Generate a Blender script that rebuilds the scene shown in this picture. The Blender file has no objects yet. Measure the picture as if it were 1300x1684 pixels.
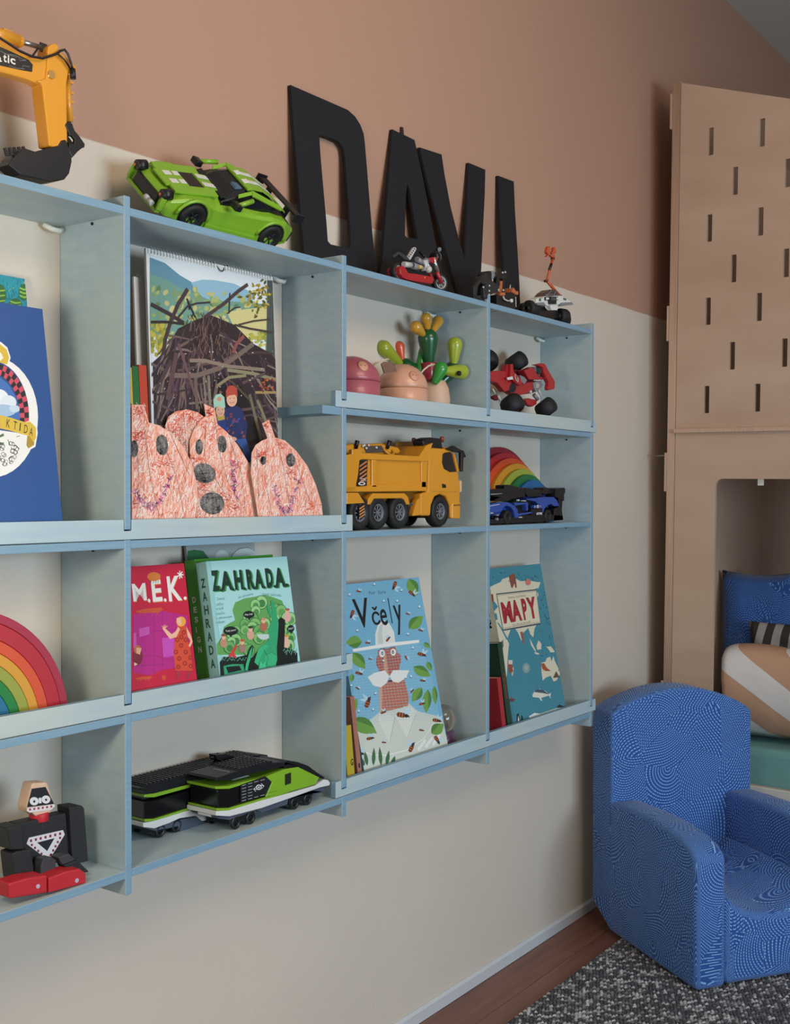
import bpy, bmesh, math, random
import numpy as np
from mathutils import Matrix, Vector, Euler

# ---------------------------------------------------------------- camera, sky, lights
S = bpy.context.scene
COL = S.collection
K = 0.72            # the room is laid out in shelf units; K turns them into metres at the end
S.view_settings.view_transform = 'Standard'
S.view_settings.look = 'None'
S.view_settings.gamma = 1.0
S.view_settings.exposure = 0.0
S.view_settings.use_curve_mapping = False

CAM_F, CAM_YAW, CAM_PITCH, CAM_ROLL = 1878.87, 0.62744, -0.01485, 0.00103
CAM_C = Vector((0.0, -1.9716, 1.6044))
_F = Vector((math.cos(CAM_PITCH) * math.cos(CAM_YAW), math.cos(CAM_PITCH) * math.sin(CAM_YAW), math.sin(CAM_PITCH)))
_R = Vector((math.sin(CAM_YAW), -math.cos(CAM_YAW), 0.0))
_U = _R.cross(_F)
_R, _U = math.cos(CAM_ROLL) * _R + math.sin(CAM_ROLL) * _U, -math.sin(CAM_ROLL) * _R + math.cos(CAM_ROLL) * _U
cam = bpy.data.cameras.new('camera')
camo = bpy.data.objects.new('camera', cam)
COL.objects.link(camo)
cam.sensor_fit = 'HORIZONTAL'
cam.sensor_width = 36.0
cam.lens = 36.0 * CAM_F / 1300.0
cam.clip_start = 0.05
camo.matrix_world = Matrix(((_R.x, _U.x, -_F.x, CAM_C.x), (_R.y, _U.y, -_F.y, CAM_C.y), (_R.z, _U.z, -_F.z, CAM_C.z), (0, 0, 0, 1)))
S.camera = camo

world = bpy.data.worlds.new('sky')
S.world = world
world.use_nodes = True
world.node_tree.nodes['Background'].inputs[0].default_value = (0.75, 0.85, 1.0, 1)
world.node_tree.nodes['Background'].inputs[1].default_value = 1.0

def area_light(name, loc, direction, sx, sy, watts, color):
    l = bpy.data.lights.new(name, 'AREA')
    l.shape = 'RECTANGLE'; l.size = sx; l.size_y = sy
    l.energy = watts; l.color = color
    o = bpy.data.objects.new(name, l)
    COL.objects.link(o)
    o.location = loc
    o.rotation_euler = Vector(direction).to_track_quat('-Z', 'Y').to_euler()
    return o
# daylight from the window behind the camera, plus an added fill from the right
area_light('daylight_back_window', (-1.72, -1.55, 1.45), (1, 0, -0.05), 1.5, 1.1, 13, (0.62, 0.82, 1.0))
area_light('cool_side_fill', (1.95, -4.32, 1.60), (0, 1, 0), 2.2, 1.0, 104, (0.62, 0.82, 1.0))
# added warm lights for unseen sources: point light near the shelf, area light overhead
def point_light(name, loc, watts, color, r):
    l = bpy.data.lights.new(name, 'POINT'); l.energy = watts; l.color = color; l.shadow_soft_size = r
    o = bpy.data.objects.new(name, l); COL.objects.link(o); o.location = loc
point_light('warm_left_light', (0.42, -0.72, 1.72), 27, (1.0, 0.86, 0.62), 0.14)
area_light('warm_overhead_fill', (1.9, -2.6, 3.35), (0.1, 1, -0.75), 1.3, 0.9, 29, (1.0, 0.74, 0.52))

# ---------------------------------------------------------------- helpers
def srgb(h):
    if isinstance(h, (tuple, list)):
        c = [x / 255.0 for x in h[:3]]
    else:
        h = h.lstrip('#'); c = [int(h[i:i + 2], 16) / 255.0 for i in (0, 2, 4)]
    return tuple(x / 12.92 if x <= 0.04045 else ((x + 0.055) / 1.055) ** 2.4 for x in c) + (1.0,)

MATS = {}
def mat(name, color, rough=0.5, var=0.0, scale=30.0, metal=0.0, bump=0.0, bscale=None, stretch=(1, 1, 1), coat=0.0, trans=0.0, color2=None, sheen=0.0):
    """procedural material: base colour broken up by a noise, optional noise bump"""
    if name in MATS: return MATS[name]
    m = bpy.data.materials.new(name); m.use_nodes = True
    nt = m.node_tree; p = nt.nodes['Principled BSDF']
    p.inputs['Roughness'].default_value = rough
    p.inputs['Metallic'].default_value = metal
    p.inputs['Coat Weight'].default_value = coat
    p.inputs['Transmission Weight'].default_value = trans
    p.inputs['Sheen Weight'].default_value = sheen
    c = srgb(color)
    tc = nt.nodes.new('ShaderNodeTexCoord'); mp = nt.nodes.new('ShaderNodeMapping')
    mp.inputs['Scale'].default_value = stretch
    nt.links.new(tc.outputs['Object'], mp.inputs['Vector'])
    n = nt.nodes.new('ShaderNodeTexNoise'); n.inputs['Scale'].default_value = scale; n.inputs['Detail'].default_value = 4
    nt.links.new(mp.outputs['Vector'], n.inputs['Vector'])
    r = nt.nodes.new('ShaderNodeValToRGB')
    if color2 is not None: a, b = c, srgb(color2)
    else:
        a = tuple(x * (1 - var) for x in c[:3]) + (1,); b = tuple(min(1, x * (1 + var)) for x in c[:3]) + (1,)
    r.color_ramp.elements[0].position = 0.3; r.color_ramp.elements[0].color = a
    r.color_ramp.elements[1].position = 0.7; r.color_ramp.elements[1].color = b
    nt.links.new(n.outputs['Fac'], r.inputs['Fac']); nt.links.new(r.outputs['Color'], p.inputs['Base Color'])
    if bump:
        n2 = nt.nodes.new('ShaderNodeTexNoise'); n2.inputs['Scale'].default_value = bscale or scale * 3; n2.inputs['Detail'].default_value = 3
        nt.links.new(mp.outputs['Vector'], n2.inputs['Vector'])
        bp = nt.nodes.new('ShaderNodeBump'); bp.inputs['Strength'].default_value = bump; bp.inputs['Distance'].default_value = 0.002
        nt.links.new(n2.outputs['Fac'], bp.inputs['Height']); nt.links.new(bp.outputs['Normal'], p.inputs['Normal'])
    MATS[name] = m
    return m

def print_mat(name='printed_colours', rough=0.45, grain=0.0, gscale=200, stretch=(1, 1, 1)):
    """flat print: colours come from the printed shapes themselves"""
    if name in MATS: return MATS[name]
    m = bpy.data.materials.new(name); m.use_nodes = True
    nt = m.node_tree; p = nt.nodes['Principled BSDF']; p.inputs['Roughness'].default_value = rough
    a = nt.nodes.new('ShaderNodeVertexColor'); a.layer_name = 'Col'
    tc = nt.nodes.new('ShaderNodeTexCoord'); mp = nt.nodes.new('ShaderNodeMapping'); mp.inputs['Scale'].default_value = stretch
    nt.links.new(tc.outputs['Object'], mp.inputs['Vector'])
    n = nt.nodes.new('ShaderNodeTexNoise'); n.inputs['Scale'].default_value = gscale; n.inputs['Detail'].default_value = 4
    nt.links.new(mp.outputs['Vector'], n.inputs['Vector'])
    r = nt.nodes.new('ShaderNodeMapRange'); r.inputs['From Min'].default_value = 0.35; r.inputs['From Max'].default_value = 0.65
    r.inputs['To Min'].default_value = 0.0; r.inputs['To Max'].default_value = grain
    nt.links.new(n.outputs['Fac'], r.inputs['Value'])
    mx = nt.nodes.new('ShaderNodeMixRGB'); mx.inputs['Color2'].default_value = (0.85, 0.8, 0.74, 1)
    nt.links.new(a.outputs['Color'], mx.inputs['Color1']); nt.links.new(r.outputs['Result'], mx.inputs['Fac'])
    nt.links.new(mx.outputs['Color'], p.inputs['Base Color'])
    MATS[name] = m
    return m

def link(name, me, parent=None, m=None, loc=None, rot=None):
    o = bpy.data.objects.new(name, me); COL.objects.link(o)
    if m is not None:
        for k in (m if isinstance(m, (list, tuple)) else [m]): me.materials.append(k)
    if parent is not None: o.parent = parent
    if loc is not None: o.location = loc
    if rot is not None: o.rotation_euler = rot
    return o

def tag(o, label=None, cat=None, group=None, kind=None):
    if label: o['label'] = label
    if cat: o['category'] = cat
    if group: o['group'] = group
    if kind: o['kind'] = kind
    return o

def thing(name, label, cat, loc=(0, 0, 0), rot=(0, 0, 0), group=None):
    o = bpy.data.objects.new(name, None); COL.objects.link(o)
    o.empty_display_size = 0.05
    o.location = loc; o.rotation_euler = rot
    return tag(o, label, cat, group)

def copy_tree(o, parent=None):
    c = o.copy(); COL.objects.link(c)
    if parent is not None: c.parent = parent
    for ch in list(o.children): copy_tree(ch, c)
    return c

def basis(O=(0, 0, 0), X=(1, 0, 0), Y=(0, 1, 0), Z=(0, 0, 1)):
    return Matrix(((X[0], Y[0], Z[0], O[0]), (X[1], Y[1], Z[1], O[1]), (X[2], Y[2], Z[2], O[2]), (0, 0, 0, 1)))
XZ = basis((0, 0, 0), (1, 0, 0), (0, 0, 1), (0, -1, 0))      # polygon (x, z) extruded towards -y
YZ = basis((0, 0, 0), (0, 1, 0), (0, 0, 1), (1, 0, 0))       # polygon (y, z) extruded towards +x
def T(x, y, z): return Matrix.Translation((x, y, z))
def RX(a): return Matrix.Rotation(math.radians(a), 4, 'X')
def RY(a): return Matrix.Rotation(math.radians(a), 4, 'Y')
def RZ(a): return Matrix.Rotation(math.radians(a), 4, 'Z')

class B:
    """collects shapes, then links them as ONE mesh object"""
    def __init__(s): s.bm = bmesh.new(); s.mi = 0
    def _add(s, verts, faces, M=None, smooth=False):
        vs = [s.bm.verts.new((M @ Vector(v)) if M is not None else v) for v in verts]
        for f in faces:
            try:
                fc = s.bm.faces.new([vs[i] for i in f]); fc.material_index = s.mi; fc.smooth = smooth
            except ValueError: pass
        return s
    def box(s, lo, hi, M=None):
        (a, b, c), (d, e, f) = lo, hi
        v = [(a, b, c), (d, b, c), (d, e, c), (a, e, c), (a, b, f), (d, b, f), (d, e, f), (a, e, f)]
        return s._add(v, [(3, 2, 1, 0), (4, 5, 6, 7), (0, 1, 5, 4), (1, 2, 6, 5), (2, 3, 7, 6), (3, 0, 4, 7)], M)
    def cbox(s, c, d, M=None):
        return s.box([c[i] - d[i] / 2 for i in range(3)], [c[i] + d[i] / 2 for i in range(3)], M)
    def hexa(s, v, M=None):
        """eight corners: bottom loop then top loop"""
        return s._add(v, [(3, 2, 1, 0), (4, 5, 6, 7), (0, 1, 5, 4), (1, 2, 6, 5), (2, 3, 7, 6), (3, 0, 4, 7)], M)
    def prism(s, pts, t, M=None, t0=0.0, smooth=False):
        n = len(pts)
        v = [(x, y, t0) for x, y in pts] + [(x, y, t) for x, y in pts]
        f = [tuple(range(n - 1, -1, -1)), tuple(range(n, 2 * n))]
        s._add(v, f, M)
        v2 = [(i, (i + 1) % n, n + (i + 1) % n, n + i) for i in range(n)]
        return s._add(v, v2, M, smooth)
    def lathe(s, prof, n=20, M=None, smooth=True):
        vs, fs = [], []
        for r, z in prof:
            for k in range(n):
                a = 2 * math.pi * k / n; vs.append((r * math.cos(a), r * math.sin(a), z))
        for i in range(len(prof) - 1):
            for k in range(n):
                k2 = (k + 1) % n
                fs.append((i * n + k, i * n + k2, (i + 1) * n + k2, (i + 1) * n + k))
        if prof[0][0] > 1e-6: fs.append(tuple(range(n - 1, -1, -1)))
        if prof[-1][0] > 1e-6: fs.append(tuple((len(prof) - 1) * n + k for k in range(n)))
        return s._add(vs, fs, M, smooth)
    def cyl(s, p0, p1, r0, r1=None, n=14, smooth=True, M=None):
        p0, p1 = Vector(p0), Vector(p1); r1 = r0 if r1 is None else r1
        L = (p1 - p0).length
        q = (p1 - p0).to_track_quat('Z', 'Y').to_matrix().to_4x4()
        MM = Matrix.Translation(p0) @ q
        if M is not None: MM = M @ MM
        vs, fs = [], []
        for r, z in ((r0, 0), (r1, L)):
            for k in range(n):
                a = 2 * math.pi * k / n; vs.append((r * math.cos(a), r * math.sin(a), z))
        s._add(vs, [(k, (k + 1) % n, n + (k + 1) % n, n + k) for k in range(n)], MM, smooth)
        return s._add(vs, [tuple(range(n - 1, -1, -1)), tuple(range(n, 2 * n))], MM)
    def tube(s, pts, r, n=8, M=None):
        pts = [Vector(p) for p in pts]; vs, fs = [], []
        up = Vector((0.13, 0.31, 0.94)).normalized()
        for i, p in enumerate(pts):
            t = (pts[min(i + 1, len(pts) - 1)] - pts[max(i - 1, 0)]).normalized()
            a = t.cross(up)
            if a.length < 1e-3: a = t.cross(Vector((1, 0, 0)))
            a.normalize(); b = t.cross(a)
            rr = r[i] if isinstance(r, (list, tuple)) else r
            for k in range(n):
                w = 2 * math.pi * k / n
                vs.append(p + a * (rr * math.cos(w)) + b * (rr * math.sin(w)))
        for i in range(len(pts) - 1):
            for k in range(n):
                fs.append((i * n + k, i * n + (k + 1) % n, (i + 1) * n + (k + 1) % n, (i + 1) * n + k))
        fs.append(tuple(range(n - 1, -1, -1))); fs.append(tuple((len(pts) - 1) * n + k for k in range(n)))
        return s._add(vs, fs, M, True)
    def ball(s, c, r, M=None, n=16, m=10):
        rx, ry, rz = (r, r, r) if not isinstance(r, (tuple, list)) else r
        MM = Matrix.Translation(c) @ Matrix.Diagonal((rx, ry, rz, 1))
        if M is not None: MM = M @ MM
        prof = [(math.sin(math.pi * i / m) if 0 < i < m else 0.0, -math.cos(math.pi * i / m)) for i in range(m + 1)]
        return s.lathe(prof, n, MM)
    def torus(s, c, R, r, axis=(0, 0, 1), n=24, m=8, M=None):
        q = Vector(axis).to_track_quat('Z', 'Y').to_matrix().to_4x4()
        MM = Matrix.Translation(c) @ q
        if M is not None: MM = M @ MM
        vs, fs = [], []
        for i in range(n):
            a = 2 * math.pi * i / n
            for j in range(m):
                b = 2 * math.pi * j / m
                vs.append(((R + r * math.cos(b)) * math.cos(a), (R + r * math.cos(b)) * math.sin(a), r * math.sin(b)))
        for i in range(n):
            for j in range(m):
                fs.append((i * m + j, ((i + 1) % n) * m + j, ((i + 1) % n) * m + (j + 1) % m, i * m + (j + 1) % m))
        return s._add(vs, fs, MM, True)
    def mesh(s, name):
        bmesh.ops.remove_doubles(s.bm, verts=s.bm.verts, dist=1e-6)
        bmesh.ops.recalc_face_normals(s.bm, faces=s.bm.faces)
        me = bpy.data.meshes.new(name); s.bm.to_mesh(me); s.bm.free()
        return me
    def make(s, name, m, parent=None, bevel=0.0, seg=2, loc=None, rot=None, subsurf=0):
        o = link(name, s.mesh(name), parent, m, loc, rot)
        if bevel:
            d = o.modifiers.new('bevel', 'BEVEL'); d.width = bevel; d.segments = seg; d.limit_method = 'ANGLE'; d.angle_limit = math.radians(35)
        if subsurf:
            d = o.modifiers.new('sub', 'SUBSURF'); d.levels = subsurf; d.render_levels = subsurf
        return o

def eval_mesh(o, name):
    dg = bpy.context.evaluated_depsgraph_get()
    me = bpy.data.meshes.new_from_object(o.evaluated_get(dg)); me.name = name
    return me

def plate_mesh(name, outer, holes, t, M=None, bevel=0.0):
    """flat plate (x, y outline with holes), thickness 0..t along z, through M"""
    cu = bpy.data.curves.new(name, 'CURVE'); cu.dimensions = '2D'; cu.fill_mode = 'BOTH'
    cu.extrude = t / 2 - bevel; cu.bevel_depth = bevel; cu.bevel_resolution = 1; cu.offset = -bevel
    for pts in [outer] + list(holes):
        sp = cu.splines.new('POLY'); sp.points.add(len(pts) - 1); sp.use_cyclic_u = True
        for i, (x, y) in enumerate(pts): sp.points[i].co = (x, y, 0, 1)
    o = bpy.data.objects.new(name, cu); COL.objects.link(o)
    me = eval_mesh(o, name)
    bpy.data.objects.remove(o); bpy.data.curves.remove(cu)
    me.transform((M if M is not None else Matrix()) @ T(0, 0, t / 2))
    me.materials.clear()
    return me

def rrect(x0, y0, x1, y1, r, n=4):
    out = []
    for cx, cy, a0 in ((x1 - r, y0 + r, -90), (x1 - r, y1 - r, 0), (x0 + r, y1 - r, 90), (x0 + r, y0 + r, 180)):
        for k in range(n + 1):
            a = math.radians(a0 + 90 * k / n); out.append((cx + r * math.cos(a), cy + r * math.sin(a)))
    return out

def ell(cx, cy, rx, ry=None, n=18, a0=0, a1=360, rot=0):
    ry = rx if ry is None else ry
    full = abs(a1 - a0) >= 360
    out = []
    cr, sr = math.cos(math.radians(rot)), math.sin(math.radians(rot))
    for k in range(n if full else n + 1):
        a = math.radians(a0 + (a1 - a0) * k / n)
        x, y = rx * math.cos(a), ry * math.sin(a)
        out.append((cx + x * cr - y * sr, cy + x * sr + y * cr))
    return out

def leaf(x, y, L, w, rot, n=6):
    pts = []
    for k in range(n + 1):
        u = k / n; pts.append((u * L, w * math.sin(math.pi * u ** 0.85)))
    for k in range(n - 1, 0, -1):
        u = k / n; pts.append((u * L, -w * math.sin(math.pi * u ** 0.85)))
    c, s_ = math.cos(math.radians(rot)), math.sin(math.radians(rot))
    return [(x + a * c - b * s_, y + a * s_ + b * c) for a, b in pts]

def stroke(pts, w):
    """polyline as a thin filled ribbon"""
    L, Rr = [], []
    for i, p in enumerate(pts):
        a = pts[max(i - 1, 0)]; b = pts[min(i + 1, len(pts) - 1)]
        dx, dy = b[0] - a[0], b[1] - a[1]; d = math.hypot(dx, dy) or 1
        ww = w[i] if isinstance(w, (list, tuple)) else w
        L.append((p[0] - dy / d * ww / 2, p[1] + dx / d * ww / 2)); Rr.append((p[0] + dy / d * ww / 2, p[1] - dx / d * ww / 2))
    return L + Rr[::-1]

_TXT = {}
def text_polys(s, bold=0.0):
    """glyph outlines of a word as polygons, unit-ish size, baseline at 0"""
    key = (s, bold)
    if key in _TXT: return _TXT[key]
    cu = bpy.data.curves.new('t', 'FONT'); cu.body = s; cu.size = 1.0; cu.fill_mode = 'FRONT'; cu.offset = bold; cu.resolution_u = 3
    o = bpy.data.objects.new('t', cu); COL.objects.link(o)
    me = eval_mesh(o, 't')
    vs = [(v.co.x, v.co.y) for v in me.vertices]; fs = [tuple(p.vertices) for p in me.polygons]
    bpy.data.objects.remove(o); bpy.data.curves.remove(cu); bpy.data.meshes.remove(me)
    _TXT[key] = (vs, fs)
    return _TXT[key]

class Print:
    """layers of flat printed shapes in a plane (x right, y up), joined into one printed sheet"""
    def __init__(s, step=0.000028): s.v = []; s.f = []; s.c = []; s.z = 0; s.step = 1.0; s.lift = step
    def poly(s, pts, color):
        s.z += 1; i = len(s.v)
        s.v += [(x, y, s.z * s.step) for x, y in pts]; s.f.append(tuple(range(i, i + len(pts)))); s.c.append(srgb(color)); return s
    def many(s, plist, color):
        s.z += 1
        for pts in plist:
            i = len(s.v); s.v += [(x, y, s.z * s.step) for x, y in pts]; s.f.append(tuple(range(i, i + len(pts)))); s.c.append(srgb(color))
        return s
    def rect(s, x0, y0, x1, y1, color): return s.poly([(x0, y0), (x1, y0), (x1, y1), (x0, y1)], color)
    def line(s, pts, w, color): return s.poly(stroke(pts, w), color)
    def text(s, word, x0, y0, w, h, color, rot=0.0, bold=0.0, shear=0.0):
        """word fitted to the box w x h with its lower left corner at x0, y0"""
        vs, fs = text_polys(word, bold)
        if not vs: return s
        xs = [a for a, b in vs]; ys = [b for a, b in vs]
        ax, bx, ay, by = min(xs), max(xs), min(ys), max(ys)
        c, sn = math.cos(math.radians(rot)), math.sin(math.radians(rot))
        s.z += 1; i = len(s.v)
        for a, b in vs:
            u = (a - ax) / (bx - ax) * w; v = (b - ay) / (by - ay) * h; u += shear * v
            s.v.append((x0 + u * c - v * sn, y0 + u * sn + v * c, s.z * s.step))
        for f in fs: s.f.append(tuple(i + k for k in f)); s.c.append(srgb(color))
        return s
    def make(s, name, parent, M=None, m=None, clip=None):
        # sheets of print lie as low as what they overlap allows
        grp = {}
        for x, y, z in s.v:
            k = int(round(z)); g = grp.setdefault(k, [x, y, x, y])
            g[0] = min(g[0], x); g[1] = min(g[1], y); g[2] = max(g[2], x); g[3] = max(g[3], y)
        keys = sorted(grp); bb = np.array([grp[k] for k in keys]); lay = np.zeros(len(keys))
        for i in range(len(keys)):
            q = bb[i]; o_ = (bb[:i, 0] < q[2]) & (bb[:i, 2] > q[0]) & (bb[:i, 1] < q[3]) & (bb[:i, 3] > q[1])
            lay[i] = 1 + (lay[:i][o_].max() if o_.any() else 0)
        zz = {k: float(l) * s.lift for k, l in zip(keys, lay)}
        v, f, c = [(x, y, zz[int(round(z))]) for x, y, z in s.v], s.f, s.c
        if clip: v, f, c = clip_polys(v, f, c, clip)
        me = bpy.data.meshes.new(name)
        me.from_pydata([tuple((M @ Vector(p)) if M is not None else p) for p in v], [], f)
        ca = me.color_attributes.new('Col', 'FLOAT_COLOR', 'CORNER')
        arr = []
        for k, p in enumerate(me.polygons): arr += list(c[k]) * p.loop_total
        ca.data.foreach_set('color', arr)
        me.update()
        return link(name, me, parent, m or print_mat())

def clip_polys(v, f, c, box):
    """cut printed shapes at the sheet's edges"""
    x0, y0, x1, y1 = box
    ov, of, oc = [], [], []
    for fc, cc in zip(f, c):
        pts = [v[i] for i in fc]
        for ax, lim, sg in ((0, x0, 1), (0, x1, -1), (1, y0, 1), (1, y1, -1)):
            res = []
            for i, p in enumerate(pts):
                q = pts[(i + 1) % len(pts)]
                ip = sg * (p[ax] - lim) >= -1e-9; iq = sg * (q[ax] - lim) >= -1e-9
                if ip: res.append(p)
                if ip != iq:
                    t = (lim - p[ax]) / (q[ax] - p[ax]); res.append(tuple(p[k] + t * (q[k] - p[k]) for k in range(3)))
            pts = res
            if len(pts) < 3: break
        if len(pts) >= 3:
            i = len(ov); ov += pts; of.append(tuple(range(i, i + len(pts)))); oc.append(cc)
    return ov, of, oc

# ---- the photograph's viewing rays, used to lay real planes and outlines out in the room
def ray(u, v): return _F + _R * ((u - 650.0) / CAM_F) - _U * ((v - 842.0) / CAM_F)
def AT(u, v, **k):
    d = ray(u, v); (a, val), = k.items(); i = 'xyz'.index(a)
    return CAM_C + d * ((val - CAM_C[i]) / d[i])
def HIT(u, v, P, n):
    d = ray(u, v); return CAM_C + d * ((Vector(P) - CAM_C).dot(n) / d.dot(n))
class Crop:
    """coordinates of an enlarged view: origin and scale"""
    def __init__(s, ox, oy, sc): s.ox, s.oy, s.sc = ox, oy, sc
    def px(s, x, y): return s.ox + x / s.sc, s.oy + y / s.sc
    def xz(s, pts, y):
        """outline in the upright plane at depth y -> (x, z) pairs"""
        out = []
        for p in pts:
            q = AT(*s.px(*p), y=y); out.append((q.x, q.z))
        return out
    def at(s, px_, py_, **k): return AT(*s.px(px_, py_), **k)
    def on(s, frame):
        """-> function giving sheet coordinates (right, up) of a point of the view on a leaning sheet"""
        P = frame.translation; X = frame.col[0].to_3d(); Z = frame.col[2].to_3d(); n = frame.col[1].to_3d()
        def f(x, y):
            q = HIT(*s.px(x, y), P, n) - P
            return (q.dot(X), q.dot(Z))
        return f

def base(parent):
    """where the parent's origin stands in the room (unrotated parents)"""
    v = Vector((0, 0, 0))
    while parent is not None: v = v + parent.location; parent = parent.parent
    return v
class W(B):
    """like B, with shapes given in room coordinates under an unrotated thing"""
    def make(s, name, m, parent=None, bevel=0.0, seg=2, subsurf=0):
        o = B.make(s, name, m, parent, bevel, seg, subsurf=subsurf)
        if parent is not None: o.location = -base(parent)
        return o
    def slab(s, pts, yf, yb): return s.prism(pts, yb - yf, T(0, yb, 0) @ XZ)
def arc_px(cx, cy, rx, ry, a0=0, a1=360, n=20): return ell(cx, cy, rx, ry, n, a0, a1)
# ---------------------------------------------------------------- room
def wall_material():
    m = bpy.data.materials.new('two_tone_paint'); m.use_nodes = True
    nt = m.node_tree; p = nt.nodes['Principled BSDF']; p.inputs['Roughness'].default_value = 0.75
    g = nt.nodes.new('ShaderNodeMapping'); g.inputs['Scale'].default_value = (1 / K, 1 / K, 1 / K); tc = nt.nodes.new('ShaderNodeTexCoord'); nt.links.new(tc.outputs['Object'], g.inputs['Vector'])
    sx = nt.nodes.new('ShaderNodeSeparateXYZ')
    nt.links.new(g.outputs['Vector'], sx.inputs['Vector'])
    n = nt.nodes.new('ShaderNodeTexNoise'); n.inputs['Scale'].default_value = 3.0; n.inputs['Detail'].default_value = 5
    nt.links.new(g.outputs['Vector'], n.inputs['Vector'])
    ad = nt.nodes.new('ShaderNodeMath'); ad.operation = 'MULTIPLY_ADD'
    nt.links.new(n.outputs['Fac'], ad.inputs[0]); ad.inputs[1].default_value = 0.008; nt.links.new(sx.outputs['Z'], ad.inputs[2])
    st = nt.nodes.new('ShaderNodeMapRange'); st.inputs['From Min'].default_value = 2.366; st.inputs['From Max'].default_value = 2.37
    nt.links.new(ad.outputs[0], st.inputs['Value'])
    v = nt.nodes.new('ShaderNodeMixRGB'); v.inputs['Color1'].default_value = srgb('#d0c3b2'); v.inputs['Color2'].default_value = srgb('#d7cbbb')
    nt.links.new(n.outputs['Fac'], v.inputs['Fac'])
    mx = nt.nodes.new('ShaderNodeMixRGB'); mx.inputs['Color2'].default_value = srgb('#b38c76')
    nt.links.new(st.outputs['Result'], mx.inputs['Fac']); nt.links.new(v.outputs['Color'], mx.inputs['Color1'])
    nt.links.new(mx.outputs['Color'], p.inputs['Base Color'])
    n2 = nt.nodes.new('ShaderNodeTexNoise'); n2.inputs['Scale'].default_value = 60; n2.inputs['Detail'].default_value = 6
    nt.links.new(g.outputs['Vector'], n2.inputs['Vector'])
    bp = nt.nodes.new('ShaderNodeBump'); bp.inputs['Strength'].default_value = 0.25; bp.inputs['Distance'].default_value = 0.003
    nt.links.new(n2.outputs['Fac'], bp.inputs['Height']); nt.links.new(bp.outputs['Normal'], p.inputs['Normal'])
    return m
WALL = wall_material()
PLASTER = mat('pale_plaster', '#d9cfc6', 0.8, 0.03, 4, bump=0.2, bscale=50)
CEIL = mat('ceiling_white', '#c9c6bf', 0.85, 0.03, 3, bump=0.2, bscale=60)

def struct(name, b, m, parent=None, bevel=0.0):
    o = b.make(name, m, parent, bevel)
    if parent is None: o['kind'] = 'structure'
    return o
X0, X1, Y1, ZC = -1.9, 6.75, -4.5, 4.0
struct('wall_left', B().box((X0 - .1, 0, -.1), (X1 + .1, 0.1, ZC + .1)), WALL)
struct('wall_far', B().box((X1, Y1, 0), (X1 + .1, 0, ZC)), PLASTER)
def holed_wall(name, M, w, hole, t=0.1):
    me = plate_mesh(name, [(0, 0), (w, 0), (w, ZC), (0, ZC)], [hole], t, M)
    o = link(name, me, None, PLASTER); o['kind'] = 'structure'; return o
def rc(x0, y0, x1, y1): return [(x0, y0), (x1, y0), (x1, y1), (x0, y1)]
holed_wall('wall_back', basis((X0 - .1, Y1, 0), (0, 1, 0), (0, 0, 1), (1, 0, 0)), -Y1, rc(2.15, .85, 3.75, 2.1))
holed_wall('wall_right', basis((X0, Y1 - .1, 0), (1, 0, 0), (0, 0, 1), (0, 1, 0)), X1 - X0, rc(2.70, 1.0, 5.0, 2.25))
struct('ceiling', B().box((X0 - .1, Y1 - .1, ZC), (X1 + .1, 0, ZC + .1)), CEIL)
WHITEP = mat('white_paint', '#e4e2dd', 0.45, 0.02, 20)
def window(name, M, w, h):
    me = plate_mesh(name, rc(0, 0, w, h), [rc(.06, .06, w / 2 - .03, h - .06), rc(w / 2 + .03, .06, w - .06, h - .06)], .05, M)
    o = link(name, me, None, WHITEP); o['kind'] = 'structure'
    return o
window('window_1', basis((X0 - .08, Y1 + 2.15, .85), (0, 1, 0), (0, 0, 1), (1, 0, 0)), 1.6, 1.25)
window('fill_window', basis((X0 + 2.70, Y1 - .08, 1.0), (1, 0, 0), (0, 0, 1), (0, 1, 0)), 2.3, 1.25)  # unseen window added to go with the side fill light

# floor: a dark slab with boards laid along the shelf wall
FLOORM = mat('floor_wood', '#6b4634', 0.42, 0.0, 3.0, color2='#84594a', stretch=(1.2, 14, 14), bump=0.15, bscale=20)
fl = struct('floor', B().box((X0 - .1, Y1 - .1, -.1), (X1 + .1, 0.0, -.016)), mat('floor_gap', '#2b1b14', 0.8))
random.seed(5)
def plank_mesh(L, w):
    b = B(); b.box((0, -w, -.016), (L, 0, 0))
    return b.mesh('floor_plank')
PW, PL = 0.138, 1.4
pm = plank_mesh(PL - .0015, PW - .0015); pm.materials.append(FLOORM)
for r in range(33):
    off = (r * 0.61) % PL
    for k in range(-1, 7):
        x = X0 - .1 + k * PL + off
        if x > X1 or x + PL < X0: continue
        o = bpy.data.objects.new('floor_plank', pm); COL.objects.link(o); o.parent = fl
        o.location = (x, -.012 - r * PW, 0)
b = B(); b.prism([(0, 0), (-.011, 0), (-.011, .034), (-.004, .042), (0, .042)], X1 - .02, basis((X0, 0, 0), (0, 1, 0), (0, 0, 1), (1, 0, 0)))
b2 = B(); b2.prism([(-0.0005, 0), (-.011, 0), (-.011, .034), (-.004, .042), (-0.0005, .042)], X1 - X0 - .002, basis((X0 + .001, 0, 0.001), (0, 1, 0), (0, 0, 1), (1, 0, 0)))
b.bm.free()
struct('baseboard_left', b2, mat('baseboard_paint', '#c9cccd', 0.45, 0.02, 20))
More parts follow.
